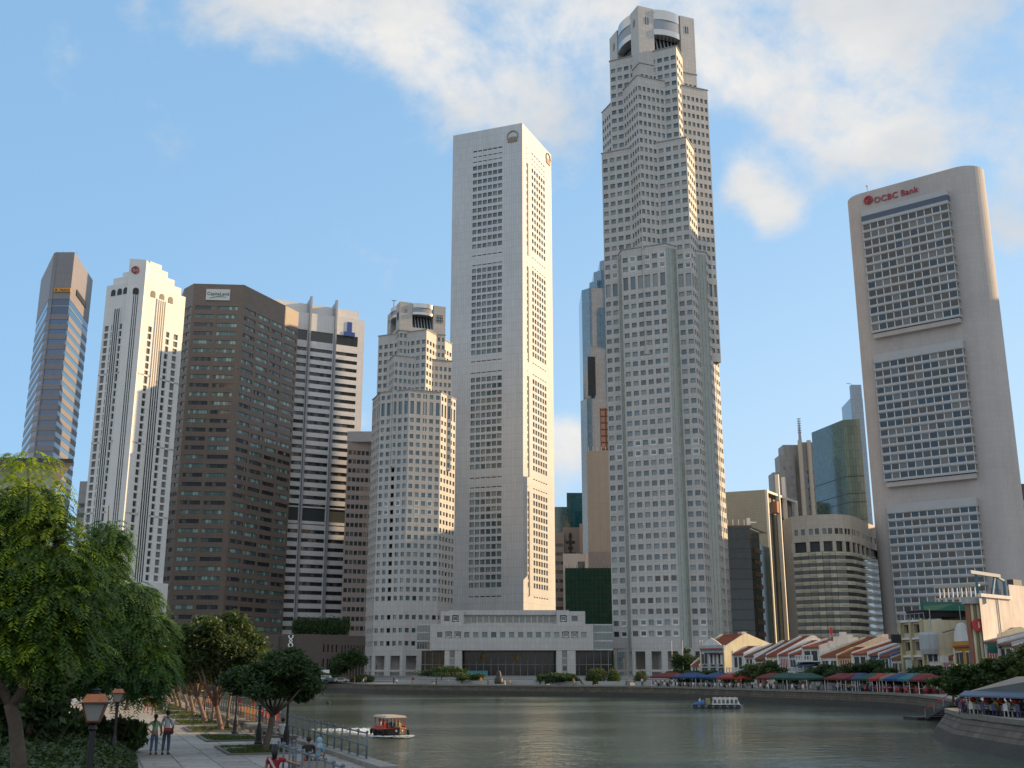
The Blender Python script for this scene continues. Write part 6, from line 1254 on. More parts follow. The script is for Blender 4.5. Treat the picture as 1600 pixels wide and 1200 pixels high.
lim = [([(0, 0, -.3), gx2(130, 1140), gx2(140, 1090), gx2(150, 1040)], [.17, .15, .13, .11]), ([gx2(150, 1040), gx2(165, 960), gx2(168, 850), gx2(170, 790)], [.1, .08, .05, .02]), ([gx2(150, 1040), gx2(200, 1010), gx2(240, 1000)], [.08, .06, .03]), ([gx2(160, 980), gx2(200, 930), gx2(215, 910)], [.06, .04, .02])]
es = [ell(*a, Y2, x2, y2, z2) for a in ((165, 850, 26, 40), (150, 900, 45, 45), (185, 940, 50, 40), (215, 985, 45, 40), (165, 1000, 60, 45), (235, 1045, 32, 38), (190, 1055, 50, 40), (215, 935, 28, 25), (120, 1030, 50, 45), (225, 1080, 22, 18))]
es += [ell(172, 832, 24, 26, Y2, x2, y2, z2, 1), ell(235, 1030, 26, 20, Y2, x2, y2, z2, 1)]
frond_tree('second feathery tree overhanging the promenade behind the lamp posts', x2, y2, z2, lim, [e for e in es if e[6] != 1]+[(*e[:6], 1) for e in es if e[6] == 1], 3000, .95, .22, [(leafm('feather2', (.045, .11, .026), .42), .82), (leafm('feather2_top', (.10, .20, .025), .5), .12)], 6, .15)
# background trees filling the dark grove behind
for i, (px, py, hw, Y, lb) in enumerate(((20, 960, 90, 52, 'dark tree in the grove behind the far left feathery tree'), (110, 990, 80, 58, 'dark tree in the grove between the two feathery trees'), (-60, 930, 110, 48, 'dark grove tree beyond the left picture edge'), (60, 1010, 70, 44, 'low dark tree filling the gap under the feathery crowns'), (235, 985, 36, 120, 'distant tree where the promenade ends'), (205, 1000, 40, 105, 'distant dark tree behind the second feathery tree'))):
    x = (px-800)/1757*Y; zt = ZZ(px, py, Y)-PZ; rx = hw/1757*Y; tree('grove_tree', lb, x, Y, PZ, zt, rx, zt*.40, lf_dark if i < 4 else lf_mid, 9000 if i < 4 else 5000, .2 if i < 4 else .35, tr=.16, seed=i+120, nb=24, trunk_h=zt*.4)
# ground cover mound with rounded edge, shrubs
edge = [(-17.9, 52.5), (-16.6, 49.5), (-15.2, 46), (-13.9, 42.4), (-12.6, 38.4), (-11.2, 34), (-9.5, 29), (-8, 24), (-6, 17)]
mb_ = MB(); soil = mat('dark_soil', (.03, .025, .018), .95, var=.3, nscale=2)
ring1 = edge+[(-60, 17), (-60, 62), (-26, 60)]
mb_.prism(ring1, PZ-.01, PZ+.12, soil, [(p[0]-.5, p[1]) if i < 9 else p for i, p in enumerate(ring1)]); mb_.build('planting_bed', kind='structure')
N_ = 42000; pts = []
ex = lambda y: np.interp(y, [e[1] for e in reversed(edge)], [e[0] for e in reversed(edge)])
ys = 22+32*rng.random(N_)**1.0; xs = ex(ys)-(-.1+ (ys*.47-3)*rng.random(N_)**1.3); ds = np.clip((ex(ys)-xs), 0, 3); corner = np.clip((52.8-ys)*.9, 0, 1.2)
hgt = .15+.75*np.minimum(1-np.exp(-ds*1.3), 1)*np.minimum(corner, 1)+.12*np.sin(xs*2.1)*np.cos(ys*1.7)
c = np.stack([xs, ys, PZ+.05+hgt*(.72+.33*rng.random(N_))], 1); u = rng.normal(size=(N_, 3)); u[:, 2] = abs(u[:, 2])*.4; u /= np.linalg.norm(u, axis=1)[:, None]; w = np.cross(u, rng.normal(size=(N_, 3))); w /= np.linalg.norm(w, axis=1)[:, None]; s_ = (.10*(.6+.8*rng.random(N_)))[:, None]
V = np.stack([c-u*s_, c+w*s_*.5, c+u*s_, c-w*s_*.5], 1).reshape(-1, 3)
o = link('ground_cover', npmesh('ground_cover', V, np.arange(4*N_).reshape(-1, 4), [leafm('cover', (.035, .065, .018), .25)])); tag(o, 'low dark green ground cover filling the planting bed at lower left', 'ground cover', kind='stuff')
for i, (px, Y, h, lb) in enumerate(((112, 47, 2.1, 'spiky leaved shrub with lighter tips behind the near lamp'), (140, 50, 1.9, 'dark shrub beside the leaning trunk'), (85, 52, 2.4, 'shrub deep in the planting bed'), (200, 51, 1.5, 'grassy shrub leaning over the promenade edge'), (30, 44, 1.6, 'low shrub left of the near lamp post'))):
    x = (px-800)/1757*Y; r = thing('shrub', lb, 'shrub', (x, Y, PZ)); leaf_cloud([(random.uniform(-.7, .7), random.uniform(-.5, .5), h*random.uniform(.35, .7), .6, .5, .5) for _ in range(9)], 3500, .16, lf_mid if i in (0, 3) else lf_dark, 'foliage', r, flat=1.6)

# ------------------------------------------------------------------ promenade surface
def slab_mesh(w, d, nm):
    g = MB(); e = .012; lo = [(-w/2, -d/2), (w/2, -d/2), (w/2, d/2), (-w/2, d/2)]; hi = [(p[0]*(1-2*e/w), p[1]*(1-2*e/d)) for p in lo]; g.hexa([(*p, -.02) for p in lo], [(*p, .0) for p in hi], pav); return g.mesh(nm)
beds = []
for k in range(11):
    y0 = 49.4+9.2*k; beds.append((y0, y0+5.2))
def in_bed(s, t): 
    y = bank(s, t)[1]
    for k in range(11):
        s0 = 6.4+9.6*k
        if s0 < s < s0+5.6 and -4.2 < t < -1.45: return True
    return False
pr = thing('promenade_paving', 'pale granite slab paving of the near riverside promenade', 'paving', (0, 0, PZ)); SW, SD = 1.4, 1.6; me_s = slab_mesh(SW-.03, SD-.03, 'paving_slab'); az_b = math.atan2(BC[1], BC[0]); cnt = 0; rest = MB(); cand = []
for i in range(-16, 130):
    for j in range(-20, 0):
        s, t = i*SD+SD/2, j*SW+SW/2+.45-(.45 if 0 else 0); x, y = bank(s, t)
        if in_bed(s, t) or y < 20 or x > 8: continue
        if s < -3.2 and t > -3.4: continue
        px, py = proj(x, y, PZ)
        if px < -60 or py > 1260 or px > 700: continue
        cand.append((y, x, s, t))
cand.sort()
for k, (y, x, s, t) in enumerate(cand):
    if k < 300: link('paving_slab', me_s, pr, (x, y, random.uniform(-.002, .002)), az_b)
    else: rest.box((x, y, -.01+random.uniform(-.002, .002)), (SW-.03, SD-.03, .02), pav, az_b)
rest.build('paving_slabs', pr, kind='stuff')
grass = leafm('grass', (.06, .095, .02), .3); kerb = mat('bed_kerb', (.15, .14, .125), .85, var=.1)
for k in range(10):
    s0 = 6.4+9.6*k
    g = MB()
    for (sa_, ta, sb_, tb) in ((s0, -4.2, s0+5.6, -4.2), (s0, -1.45, s0+5.6, -1.45), (s0, -4.2, s0, -1.45), (s0+5.6, -4.2, s0+5.6, -1.45)): p, q = bank(sa_, ta), bank(sb_, tb); g.bar((*p, PZ+.02), (*q, PZ+.02), .18, kerb, .1)
    o = g.build('bed_kerb', kind='structure'); g = MB(); g.poly([(*bank(s0+.1, -4.1), PZ-.005), (*bank(s0+.1, -1.55), PZ-.005), (*bank(s0+5.5, -1.55), PZ-.005), (*bank(s0+5.5, -4.1), PZ-.005)], soil); g.build('bed_soil', kind='structure')
    n = 4200 if k < 3 else 1800; ss = s0+.15+5.3*rng.random(n); tt = -4.1+2.5*rng.random(n); 
    keep = (np.sin(tt*1.3+k)*np.cos(ss*.9)+rng.random(n)*.9) > .0; ss, tt = ss[keep], tt[keep]; n = len(ss)
    X = BE[0]+BD[0]*ss+BC[0]*tt; Yv = BE[1]+BD[1]*ss+BC[1]*tt; h = (.07+.09*rng.random(n))*(1 if k < 3 else 1.3); dxy = rng.normal(size=(n, 2))*.03; wv = rng.normal(size=(n, 2)); wv /= np.linalg.norm(wv, axis=1)[:, None]; wv *= .012 if k < 3 else .03
    b0 = np.stack([X, Yv, np.full(n, PZ)], 1); off_ = np.concatenate([wv, np.zeros((n, 1))], 1); tip = b0+np.concatenate([dxy, h[:, None]], 1)
    V = np.stack([b0-off_, b0+off_, tip+off_*.3, tip-off_*.3], 1).reshape(-1, 3); o = link('bed_grass', npmesh('bed_grass', V, np.arange(4*n).reshape(-1, 4), [grass])); tag(o, 'short grass in the %s planting bed along the promenade' % ['nearest', 'second', 'third', 'fourth', 'fifth', 'sixth', 'seventh', 'eighth', 'ninth', 'tenth'][k], 'grass', kind='stuff')
# landing, steps and stone edging at the near end of the railing
st_m = mat('step_stone', (.27, .25, .22), .85, var=.2, nscale=1.5, bump=.3)
for k in range(7):
    s1 = -3.2-.9*k; g = MB(); z = PZ-.25*(k+1); c = bank(s1-.45+(.0), -1.5); g.box((c[0], c[1], (z-.8)/2), (3.8, .9-.01, z+.8), st_m, az_b); g.build('stone_step', kind='structure')
lp = bank(-3.2-6.3-9, -1.5); g = MB(); g.box((lp[0], lp[1], -.3), (3.8, 18, .9), st_m, az_b); g.build('lower_landing', kind='structure')
for k in range(40):
    s = -2.6+2.05*k; p = bank(s, .25); g = MB(); g.box((p[0], p[1], PZ+.02+random.uniform(0, .03)), (.75, 2.0, .28), st_m, az_b); g.build('edge_stone', kind='structure')

# ------------------------------------------------------------------ railings
rail_m = mat('blue_grey_rail', (.13, .16, .19), .5, metal=.2)
def railing(label, s0, s1, t, n, rz=1.0, z0=PZ+.15, drop=None):
    a = bank(s0, t); r = thing('railing', label, 'railing', (a[0], a[1], z0)); g = MB(); g.tube([(0, 0, 0), (0, 0, rz+.02)], [.042, .034], rail_m, 7); g.lathe([(.075, 0), (.05, .08)], rail_m, n=7)
    for z in (rz*.52, rz+.03): g.ball((0, 0, z), .062, rail_m, 8, 5)
    pm = g.mesh('post', True); zf = drop or (lambda k: 0.)
    for k in range(n+1): p = bank(s0+(s1-s0)*k/n, t); link('post', pm, r, (p[0]-a[0], p[1]-a[1], zf(k/n)))
    for z in (.14, rz*.52, rz-.02):
        g = MB(); pts = [(bank(s0+(s1-s0)*k/n, t)[0]-a[0], bank(s0+(s1-s0)*k/n, t)[1]-a[1], z+zf(k/n)) for k in range(n+1)]; g.tube(pts, .03 if z < rz-.1 else .036, rail_m, 6); g.build('rail', r)
    return r
railing('long blue grey river railing with ball topped posts along the water', 0, 1.54*70, .25, 70)
railing('nearer blue grey railing guarding the steps, in front of the seated couple', -17, -2.4, -3.55, 12, 1.0, PZ)
railing('short return of blue grey railing closing the top of the steps', -2.4, -2.39, -3.0, 1, 1.0, PZ)
# rough stone benches behind the railing
for k in range(12):
    s = 19+2.7*k+(1.4 if k > 2 else 0); x, y = bank(s, -.75); r = thing('stone_bench', ('nearest', 'second', 'third', 'fourth', 'fifth', 'sixth', 'seventh', 'eighth', 'ninth', 'tenth', 'eleventh', 'farthest')[k]+' rough stone bench in the row along the river railing', 'bench', (x, y, PZ), az_b, 'stone benches along the railing'); rr = random.Random(k)
    for nm, yy, cz, sz in (('base_stone', -.42, .16, (.45, .5, .34)), ('base_stone', .42, .16, (.45, .5, .34)), ('seat_slab', 0, .42, (1.0, 1.5, .18))):
        g = MB(); g.box((0, 0, 0), sz, cope); me = g.mesh(nm)
        for v in me.vertices: v.co += Vector([rr.uniform(-.05, .05) for _ in range(3)])
        link(nm, me, r, (0, yy, cz))
# ------------------------------------------------------------------ lamp posts
copper = mat('copper_sheet', (.42, .15, .06), .45, metal=.35, var=.2, nscale=6); iron = mat('black_iron', (.012, .012, .013), .5); lglass = mat('frosted_lamp_glass', (.45, .46, .44), .25, trans=.35)
def lamp(label, x, y, z0, ztop):
    r = thing('street_lamp', label, 'street lamp', (x, y, z0), .25, 'copper topped lamp posts'); H = ztop-z0-.62; g = MB()
    g.lathe([(.20, 0), (.20, .12), (.16, .2), (.13, .75), (.10, .85), (.085, .95), (.06, 1.05), (.055, H-.16), (.09, H-.12), (.05, H-.05), (.11, H)], iron, n=12); g.build('pole', r, smooth=False)
    b = lambda w, z: [(-w, -w, z), (w, -w, z), (w, w, z), (-w, w, z)]
    g = MB(); g.hexa(b(.115, H+.0), b(.125, H+.03), mat('red_copper', (.25, .07, .035), .5, metal=.3)); g.build('lantern_base', r)
    for k in range(4):
        a = R(90*k); co, si = math.cos(a), math.sin(a); ro = lambda p: (p[0]*co-p[1]*si, p[0]*si+p[1]*co, p[2]); g = MB(); g.hexa([ro(p) for p in ((-.10, -.115, H+.03), (.10, -.115, H+.03), (.10, -.108, H+.03), (-.10, -.108, H+.03))], [ro(p) for p in ((-.19, -.205, H+.34), (.19, -.205, H+.34), (.19, -.198, H+.34), (-.19, -.198, H+.34))], lglass); g.build('pane', r)
        g = MB(); g.bar(ro((-.115, -.115, H+.03)), ro((-.208, -.208, H+.34)), .022, MATS['red_copper']); g.build('lantern_bar', r)
    g = MB(); g.ball((0, 0, H+.19), .075, mat('lamp_globe', (.8, .8, .76), .3), 10, 7); g.build('bulb', r, smooth=True)
    g = MB(); g.hexa(b(.27, H+.34), b(.25, H+.365), iron); g.build('eave_plate', r)
    g = MB(); g.hexa(b(.225, H+.366), b(.15, H+.51), copper); g.build('copper_hood', r)
    g = MB(); g.lathe([(.13, H+.511), (.06, H+.55), (.05, H+.57), (.085, H+.585), (.08, H+.60), (.01, H+.625)], iron, n=12); g.build('finial', r); return r
def lamp_px(lb, px, pyt, Y, z0=PZ): x = (px-800)/F/ray(px, pyt)[1]*Y; lamp(lb, x, Y, z0, ZZ(px, pyt, Y))
lamp_px('nearest lamp post with frosted lantern and copper hood over the planting bed', 151, 1075, 21.5); lamp_px('second lamp post with copper hood, at the promenade edge right behind the nearest', 186, 1072, 45)
lamp_px('lamp post rising beside the seated man in white, in front of the dark crown', 451.5, 1073, 54); lamp_px('lamp post just left of the near leaning trunk, its lantern hidden in leaves', 408, 1082, 56)
lamp_px('lamp post standing alone between the second and third trunks', 372, 1068, 65.5); lamp_px('slim lamp post beside the thick double trunk', 322, 1075, 80)
# green bin far down the promenade
x, y = on_prom(262, 1090); r = thing('litter_bin', 'dark green litter bin far down the promenade under the trees', 'bin', (x, y, PZ)); g = MB(); g.lathe([(.01, 0), (.42, 0), (.45, 1.3), (.01, 1.3)], mat('bin_green', (.01, .10, .05), .5), n=12); g.build('drum', r); g = MB(); g.lathe([(.47, 1.3), (.4, 1.55), (.01, 1.65)], MATS['bin_green'], n=12); g.build('lid', r)

# ------------------------------------------------------------------ people near the camera
def skinned(name, V, Ed, rad, m, parent, sub=1):
    me = bpy.data.meshes.new(name); me.from_pydata([tuple(v) for v in V], Ed, []); o = bpy.data.objects.new(name, me); COL.objects.link(o)
    md = o.modifiers.new('skin', 'SKIN'); 
    for i, r in enumerate(rad):
        sv = me.skin_vertices[0].data[i]; sv.radius = (r, r) if not isinstance(r, tuple) else r; sv.use_root = (i == 0)
    md.use_smooth_shade = True; ms = o.modifiers.new('sub', 'SUBSURF'); ms.levels = sub; ms.render_levels = sub
    bpy.context.view_layer.update(); me2 = bpy.data.meshes.new_from_object(o.evaluated_get(bpy.context.evaluated_depsgraph_get())); bpy.data.objects.remove(o)
    me2.materials.clear(); me2.materials.append(m); me2.polygons.foreach_set('use_smooth', [True]*len(me2.polygons)); return link(name, me2, parent)
def hand(parent, w, d, m, s_=1.):
    g = MB(); w = Vector(w); d = Vector(d).normalized(); side = d.cross(Vector((0, 1, .01))).normalized(); up = side.cross(d); g.tube([w-d*.02, w+d*.04, w+d*.085], [.026*s_, .036*s_, .034*s_], m, 7)
    for k, L in enumerate((.062, .072, .068, .052)):
        b = w+d*.08+side*(.014+.0)*(k-1.5)*1.3; g.tube([b, b+d*L*.5+up*.006, b+d*L*.9+up*.022], [.0095, .0085, .006], m, 5)
    b = w+d*.03-side*.03; g.tube([b, b+d*.03-side*.022+up*.01, b+d*.06-side*.026+up*.02], [.011, .010, .007], m, 5); g.build('hand', parent, smooth=True)
skins = {'tan': skin, 'pale': mat('skin_pale', (.46, .28, .20), .6), 'brown': mat('skin_brown', (.22, .12, .07), .6)}
def cl(n, c): return mat('cloth_'+n, c, .85, var=.10, nscale=9, bump=.15)
def person(label, x, y, z, rz, sk, top, bottom, arms=None, legs=None, sc=1., seated=False, woman=False, hairlen=0, lean=0., short=False, headturn=0., hood=None, group=None, shoes=None):
    r = thing('person', label, 'person', (x, y, z), rz, group); r.scale = (sc, sc, sc); S_ = skins[sk]; hz = .93; sw_ = .185 if not woman else .16
    dz = -.46 if seated else 0.; ly = lean
    sp = [(0, 0, .93+dz), (0, ly*.2, 1.12+dz), (0, ly*.6, 1.30+dz), (0, ly*.8, 1.42+dz), (0, ly*.9, 1.50+dz), (0, ly+.01, 1.58+dz), (0, ly+.015, 1.67+dz)]
    arms = arms or [[(.24, -.02, 1.14), (.24, .06, .90)], [(-.24, -.02, 1.14), (-.24, .06, .90)]]
    arms = [[(p[0], p[1]+ly*.6, p[2]+dz) for p in a] for a in arms]
    legs = legs or ([[(.10, .03, .50), (.11, 0, .09), (.125, .13, .035)], [(-.10, .0, .50), (-.11, -.05, .09), (-.125, .08, .035)]] if not seated else [[(.10, .44, .49), (.11, .46, .09), (.12, .58, .03)], [(-.10, .44, .49), (-.11, .46, .09), (-.12, .58, .03)]])
    V = list(sp); Ed = [(i, i+1) for i in range(6)]; rad = [(.13, .105), (.115, .09), (.135, .095), (.10, .08), .045, (.075, .085), (.078, .095)]
    def chain(start, pts, rs):
        k = start
        for p, q in zip(pts, rs): V.append(p); rad.append(q); Ed.append((k, len(V)-1)); k = len(V)-1
    hipz = .90+dz
    for s_, a in zip((1, -1), arms): chain(3, [(s_*sw_, ly*.8, 1.40+dz), *a], [.052, .038, .026])
    for s_, l in zip((1, -1), legs): chain(0, [(s_*.09, 0, hipz), *l], [.085, .055, .038, .034])
    skinned('body', V, Ed, rad, S_, r)
    f = .018; V = [sp[0], sp[1], sp[2], sp[3], (0, ly*.85, 1.455+dz)]; V[0] = (0, 0, .90+dz); Ed = [(0, 1), (1, 2), (2, 3), (3, 4)]; rad = [(.145, .12), (.13 if not woman else .118, .105), (.15, .112), (.12, .095), .062]
    for s_, a in zip((1, -1), arms):
        sh = (s_*sw_, ly*.8, 1.395+dz); V.append(sh); rad.append(.066); Ed.append((3, len(V)-1)); e = Vector(a[0]); p = Vector(sh).lerp(e, .85 if not short else .55); V.append(tuple(p)); rad.append(.056); Ed.append((len(V)-2, len(V)-1))
    skinned('shirt', V, Ed, rad, top, r)
    V = [(0, 0, .94+dz), (0, 0, .88+dz)]; Ed = [(0, 1)]; rad = [(.135, .11), (.13, .11)]
    for s_, l in zip((1, -1), legs):
        k = 1
        for p, q in zip([(s_*.09, 0, hipz-.02), l[0], tuple(Vector(l[0]).lerp(Vector(l[1]), .92))], [.098, .072, .062]): V.append(p); rad.append(q); Ed.append((k, len(V)-1)); k = len(V)-1
    skinned('trousers', V, Ed, rad, bottom, r)
    for s_, l in zip((1, -1), legs):
        g = MB(); a, t = Vector(l[1]), Vector(l[2]); g.tube([a-(t-a)*.35+Vector((0, 0, -.055)), a+Vector((0, 0, -.045)), t+Vector((0, 0, .0)), t+(t-a)*.2], [.04, .048, .042, .02], shoes or mat('dark_shoe', (.02, .018, .016), .6), 8); g.build('shoe', r, smooth=True)
    for a in arms: hand(r, a[1], Vector(a[1])-Vector(a[0]), S_)
    hc = Vector((0, ly+.015, 1.635+dz)); fw = Vector((math.sin(headturn), math.cos(headturn), 0)); sd_ = Vector((fw.y, -fw.x, 0))
    for s_ in (-1, 1):
        p = hc+fw*.083+sd_*s_*.032+Vector((0, 0, -.005)); g = MB(); g.ball(p, .012, mat('eye_dark', (.03, .02, .015), .3), 6, 4); g.build('eye', r, smooth=True)
        p = hc+sd_*s_*.082; g = MB(); g.ball(p, (.016, .02, .03), S_, 6, 4); g.build('ear', r, smooth=True)
    g = MB(); g.tube([hc+fw*.085+Vector((0, 0, .0)), hc+fw*.108+Vector((0, 0, -.035))], [.008, .015], S_, 6); g.build('nose', r, smooth=True)
    g = MB(); g.ball(hc+fw*.084+Vector((0, 0, -.065)), (.024, .01, .007), mat('lips', (.30, .10, .08), .5), 6, 4); g.build('mouth', r)
    if hood:
        g = MB(); g.ball(hc-fw*.018+Vector((0, 0, .01)), (.112, .118, .138), hood, 12, 8); g.tube([hc-fw*.03+Vector((0, 0, -.06)), hc-fw*.03+Vector((0, 0, -.2)), hc-fw*.02+Vector((0, 0, -.28))], [.10, .12, .19], hood, 12); g.build('headscarf', r, smooth=True)
    else:
        g = MB(); g.ball(hc-fw*.018+Vector((0, 0, .028)), (.096, .106, .108), hairm, 12, 8)
        if hairlen: g.tube([hc-fw*.07+Vector((0, 0, .05)), hc-fw*.09+Vector((0, 0, -.08)), hc-fw*.11+Vector((0, 0, -hairlen))], [.075 if hairlen < .3 and not woman or hairlen == .24 else .04, .085 if hairlen == .24 else .032, .05 if hairlen == .24 else .012], hairm, 9)
        g.build('hair', r, smooth=True)
    return r
def pat(px, py): return onz(px, py, PZ)
x, y = pat(241, 1179); x -= .05
r = person('woman in a pale green shirt and jeans with a long ponytail, hand on her hip', x, y, PZ, .05, 'tan', cl('mint', (.22, .42, .28)), cl('jeans', (.07, .12, .20)), arms=[[(.25, .0, 1.16), (.26, .06, .93)], [(-.38, -.06, 1.20), (-.22, .05, 1.02)]], woman=True, sc=.95, hairlen=.42)
x, y = pat(258, 1179)
r = person('man in a white top and jeans beside the woman in green', x, y, PZ, -.05, 'tan', cl('white_blue', (.52, .56, .62)), cl('dark_jeans', (.05, .075, .11)), arms=[[(.27, -.02, 1.15), (.22, .1, .95)], [(-.25, -.0, 1.15), (-.25, .08, .93)]], sc=1.04)
t = thing('shoulder_bag', 'black shoulder bag with a red stripe carried by the man in white', 'bag', (x+.12, y-.19, PZ+.98)); g = MB(); bk_ = mat('bag_black', (.02, .02, .022), .6); g.hexa([(-.20, -.05, -.14), (.20, -.05, -.14), (.20, .05, -.14), (-.20, .05, -.14)], [(-.18, -.05, .12), (.18, -.05, .12), (.18, .05, .12), (-.18, .05, .12)], bk_); g.build('bag_body', t)
g = MB(); g.box((-.02, -.062, .05), (.30, .02, .09), mat('bag_red', (.45, .02, .02), .6)); g.build('flap', t); g = MB(); g.tube([(.17, 0, .1), (.12, -.02, .3), (.02, .0, .48), (-.12, .1, .58)], .016, bk_, 6); g.tube([(-.18, -.0, .1), (-.24, .0, .3), (-.25, .06, .5), (-.22, .14, .55)], .014, bk_, 6); g.build('strap', t)
for (px, py, lb, top, bot, k_, rz) in ((257, 1115, 'person in a pinkish white shirt and grey jeans walking away in the sunlight', cl('pinkwhite', (.62, .50, .47)), cl('greyjeans', (.22, .25, .30)), 'tan', 0), (240, 1117.5, 'person in an orange shirt and brown trousers walking away in the sunlight', cl('orange', (.55, .20, .07)), cl('brown', (.13, .08, .05)), 'brown', .1), (228, 1114, 'person in rust red shorts and top, leftmost of the three sunlit walkers', cl('rust', (.30, .10, .06)), cl('rust2', (.25, .09, .06)), 'pale', -.2)):
    x, y = pat(px, py); person(lb, x, y, PZ, rz, k_, top, bot, legs=[[(.10, .12, .50), (.10, .10, .10), (.11, .24, .035)], [(-.10, .02, .50), (-.10, -.22, .14), (-.11, -.12, .05)]], short=True, sc=.98)
x, y = pat(279, 1090); person('person in white far down the promenade between the tree trunks', x, y, PZ, .3, 'tan', cl('white', (.66, .66, .64)), cl('black', (.02, .02, .02)), sc=.98)
x, y = pat(214, 1078); person('distant walker at the far end of the sunlit promenade', x, y, PZ, 0, 'tan', cl('pinkwhite', (.62, .50, .47)), cl('black', (.02, .02, .02)), sc=.98)
# woman in red at the bottom edge
Y = 29.; X = (438-800)/1757*Y; r = person('woman in a dark red top with a pale bag strap, at the bottom edge', X, Y, PZ, .1, 'tan', cl('crimson', (.30, .02, .04)), cl('black', (.02, .02, .02)), arms=[[(.40, .10, 1.30), (.56, .26, 1.24)], [(-.23, .02, 1.14), (-.17, .16, .96)]], woman=True, sc=.97, hairlen=.24, short=True)
g = MB(); g.hexa([(-.16, -.13, 1.42), (-.10, -.13, 1.44), (.17, -.135, .98), (.13, -.135, .95)], [(-.16, -.145, 1.42), (-.10, -.145, 1.44), (.17, -.15, .98), (.13, -.15, .95)], mat('strap_pale', (.5, .45, .42), .7)); g.build('bag_strap', r)
# seated man on a bench by the rail
Y = 55.; X = (447-800)/1757*Y; bz = thing('plank_bench', 'short grey stone bench where the man in white sits', 'bench', (X-.1, Y+.1, PZ)); g = MB(); g.box((0, 0, .44), (1.7, .5, .1), cope); g.build('seat', bz)
for k in (-.65, .65): g = MB(); g.box((k, 0, .195), (.22, .42, .39), cope); g.build('leg', bz)
person('man in a white shirt with a dark strap sitting on the bench by the railing', X, Y+.1, PZ+.02, .0, 'brown', cl('white', (.66, .66, .64)), cl('black', (.02, .02, .02)), seated=True, arms=[[(.24, .08, 1.18), (.16, .30, 1.02)], [(-.24, .08, 1.18), (-.16, .30, 1.02)]])
# couple seated on the steps
Y = 44.6; p = bank(-1.6, -2.0)
st2 = MB(); st2.box((0, 0, .2), (1.6, .5, .4), st_m); q = thing('stone_ledge', 'low stone ledge on which the seated couple rests', 'ledge', ((496-800)/1757*42.6, 42.6, PZ-.12), az_b); st2.build('block', q)
person('man in a black top with bare arms sitting beside the woman in the blue headscarf', (489-800)/1757*42.5, 42.5, PZ-.15, .25, 'brown', cl('black', (.02, .02, .02)), cl('maroon_shorts', (.15, .03, .03)), seated=True, short=True, lean=.08, arms=[[(.24, .12, 1.18), (.10, .34, 1.10)], [(-.24, .12, 1.18), (-.10, .34, 1.08)]])
person('woman in a light blue headscarf sitting on the ledge beside the man in black', (503-800)/1757*42.6, 42.6, PZ-.15, -.25, 'tan', cl('skyblue', (.13, .32, .42)), cl('navyskirt', (.04, .06, .10)), seated=True, woman=True, lean=.06, hood=cl('scarf', (.22, .40, .52)), headturn=-2.2, arms=[[(.22, .12, 1.16), (.10, .32, 1.06)], [(-.22, .12, 1.16), (-.06, .34, 1.10)]], sc=.96)

# ------------------------------------------------------------------ boats
def hull(m, L, Wd, H, bow=.25, sheer=.35, mi=None, name='hull', parent=None, draft=.25):
    """lofted hull along +x, bow forward"""
    g = MB(); n = 14; rings = []
    for i in range(n+1):
        t = i/n; x = -L/2+L*t; w = Wd/2*min(1, (1-max(0, (t-(1-bow))/bow)**1.8))*(.82+.18*min(1, t*5)); z = H+sheer*max(0, (t-.55)/.45)**2+.12*max(0, (.15-t)/.15); rings.append([(x, -w, z), (x, -w*.92, z*.4), (x, -w*.6, -draft), (x, w*.6, -draft), (x, w*.92, z*.4), (x, w, z)])
    i0 = len(g.v)
    for r_ in rings: g.v += r_
    k = g.mi(m)
    for i in range(n):
        for j in range(5): g.f.append((i0+i*6+j, i0+(i+1)*6+j, i0+(i+1)*6+j+1, i0+i*6+j+1)); g.m.append(k)
        g.f.append((i0+i*6+5, i0+(i+1)*6+5, i0+(i+1)*6, i0+i*6)); g.m.append(k)
    g.f.append(tuple(i0+j for j in range(6))); g.m.append(k); return g.build(name, parent)
def tyre_mesh():
    g = MB(); m = mat('tyre_rubber', (.015, .015, .016), .8); g.tube([(.26*math.cos(2*math.pi*k/12), 0, .26*math.sin(2*math.pi*k/12)) for k in range(13)], .09, m, 6, caps=False); return g.mesh('tyre', True)
tym = tyre_mesh(); wood = mat('hull_black', (.025, .02, .018), .5); redm = mat('boat_red', (.48, .05, .03), .45); wht = mat('boat_white', (.72, .72, .70), .4)
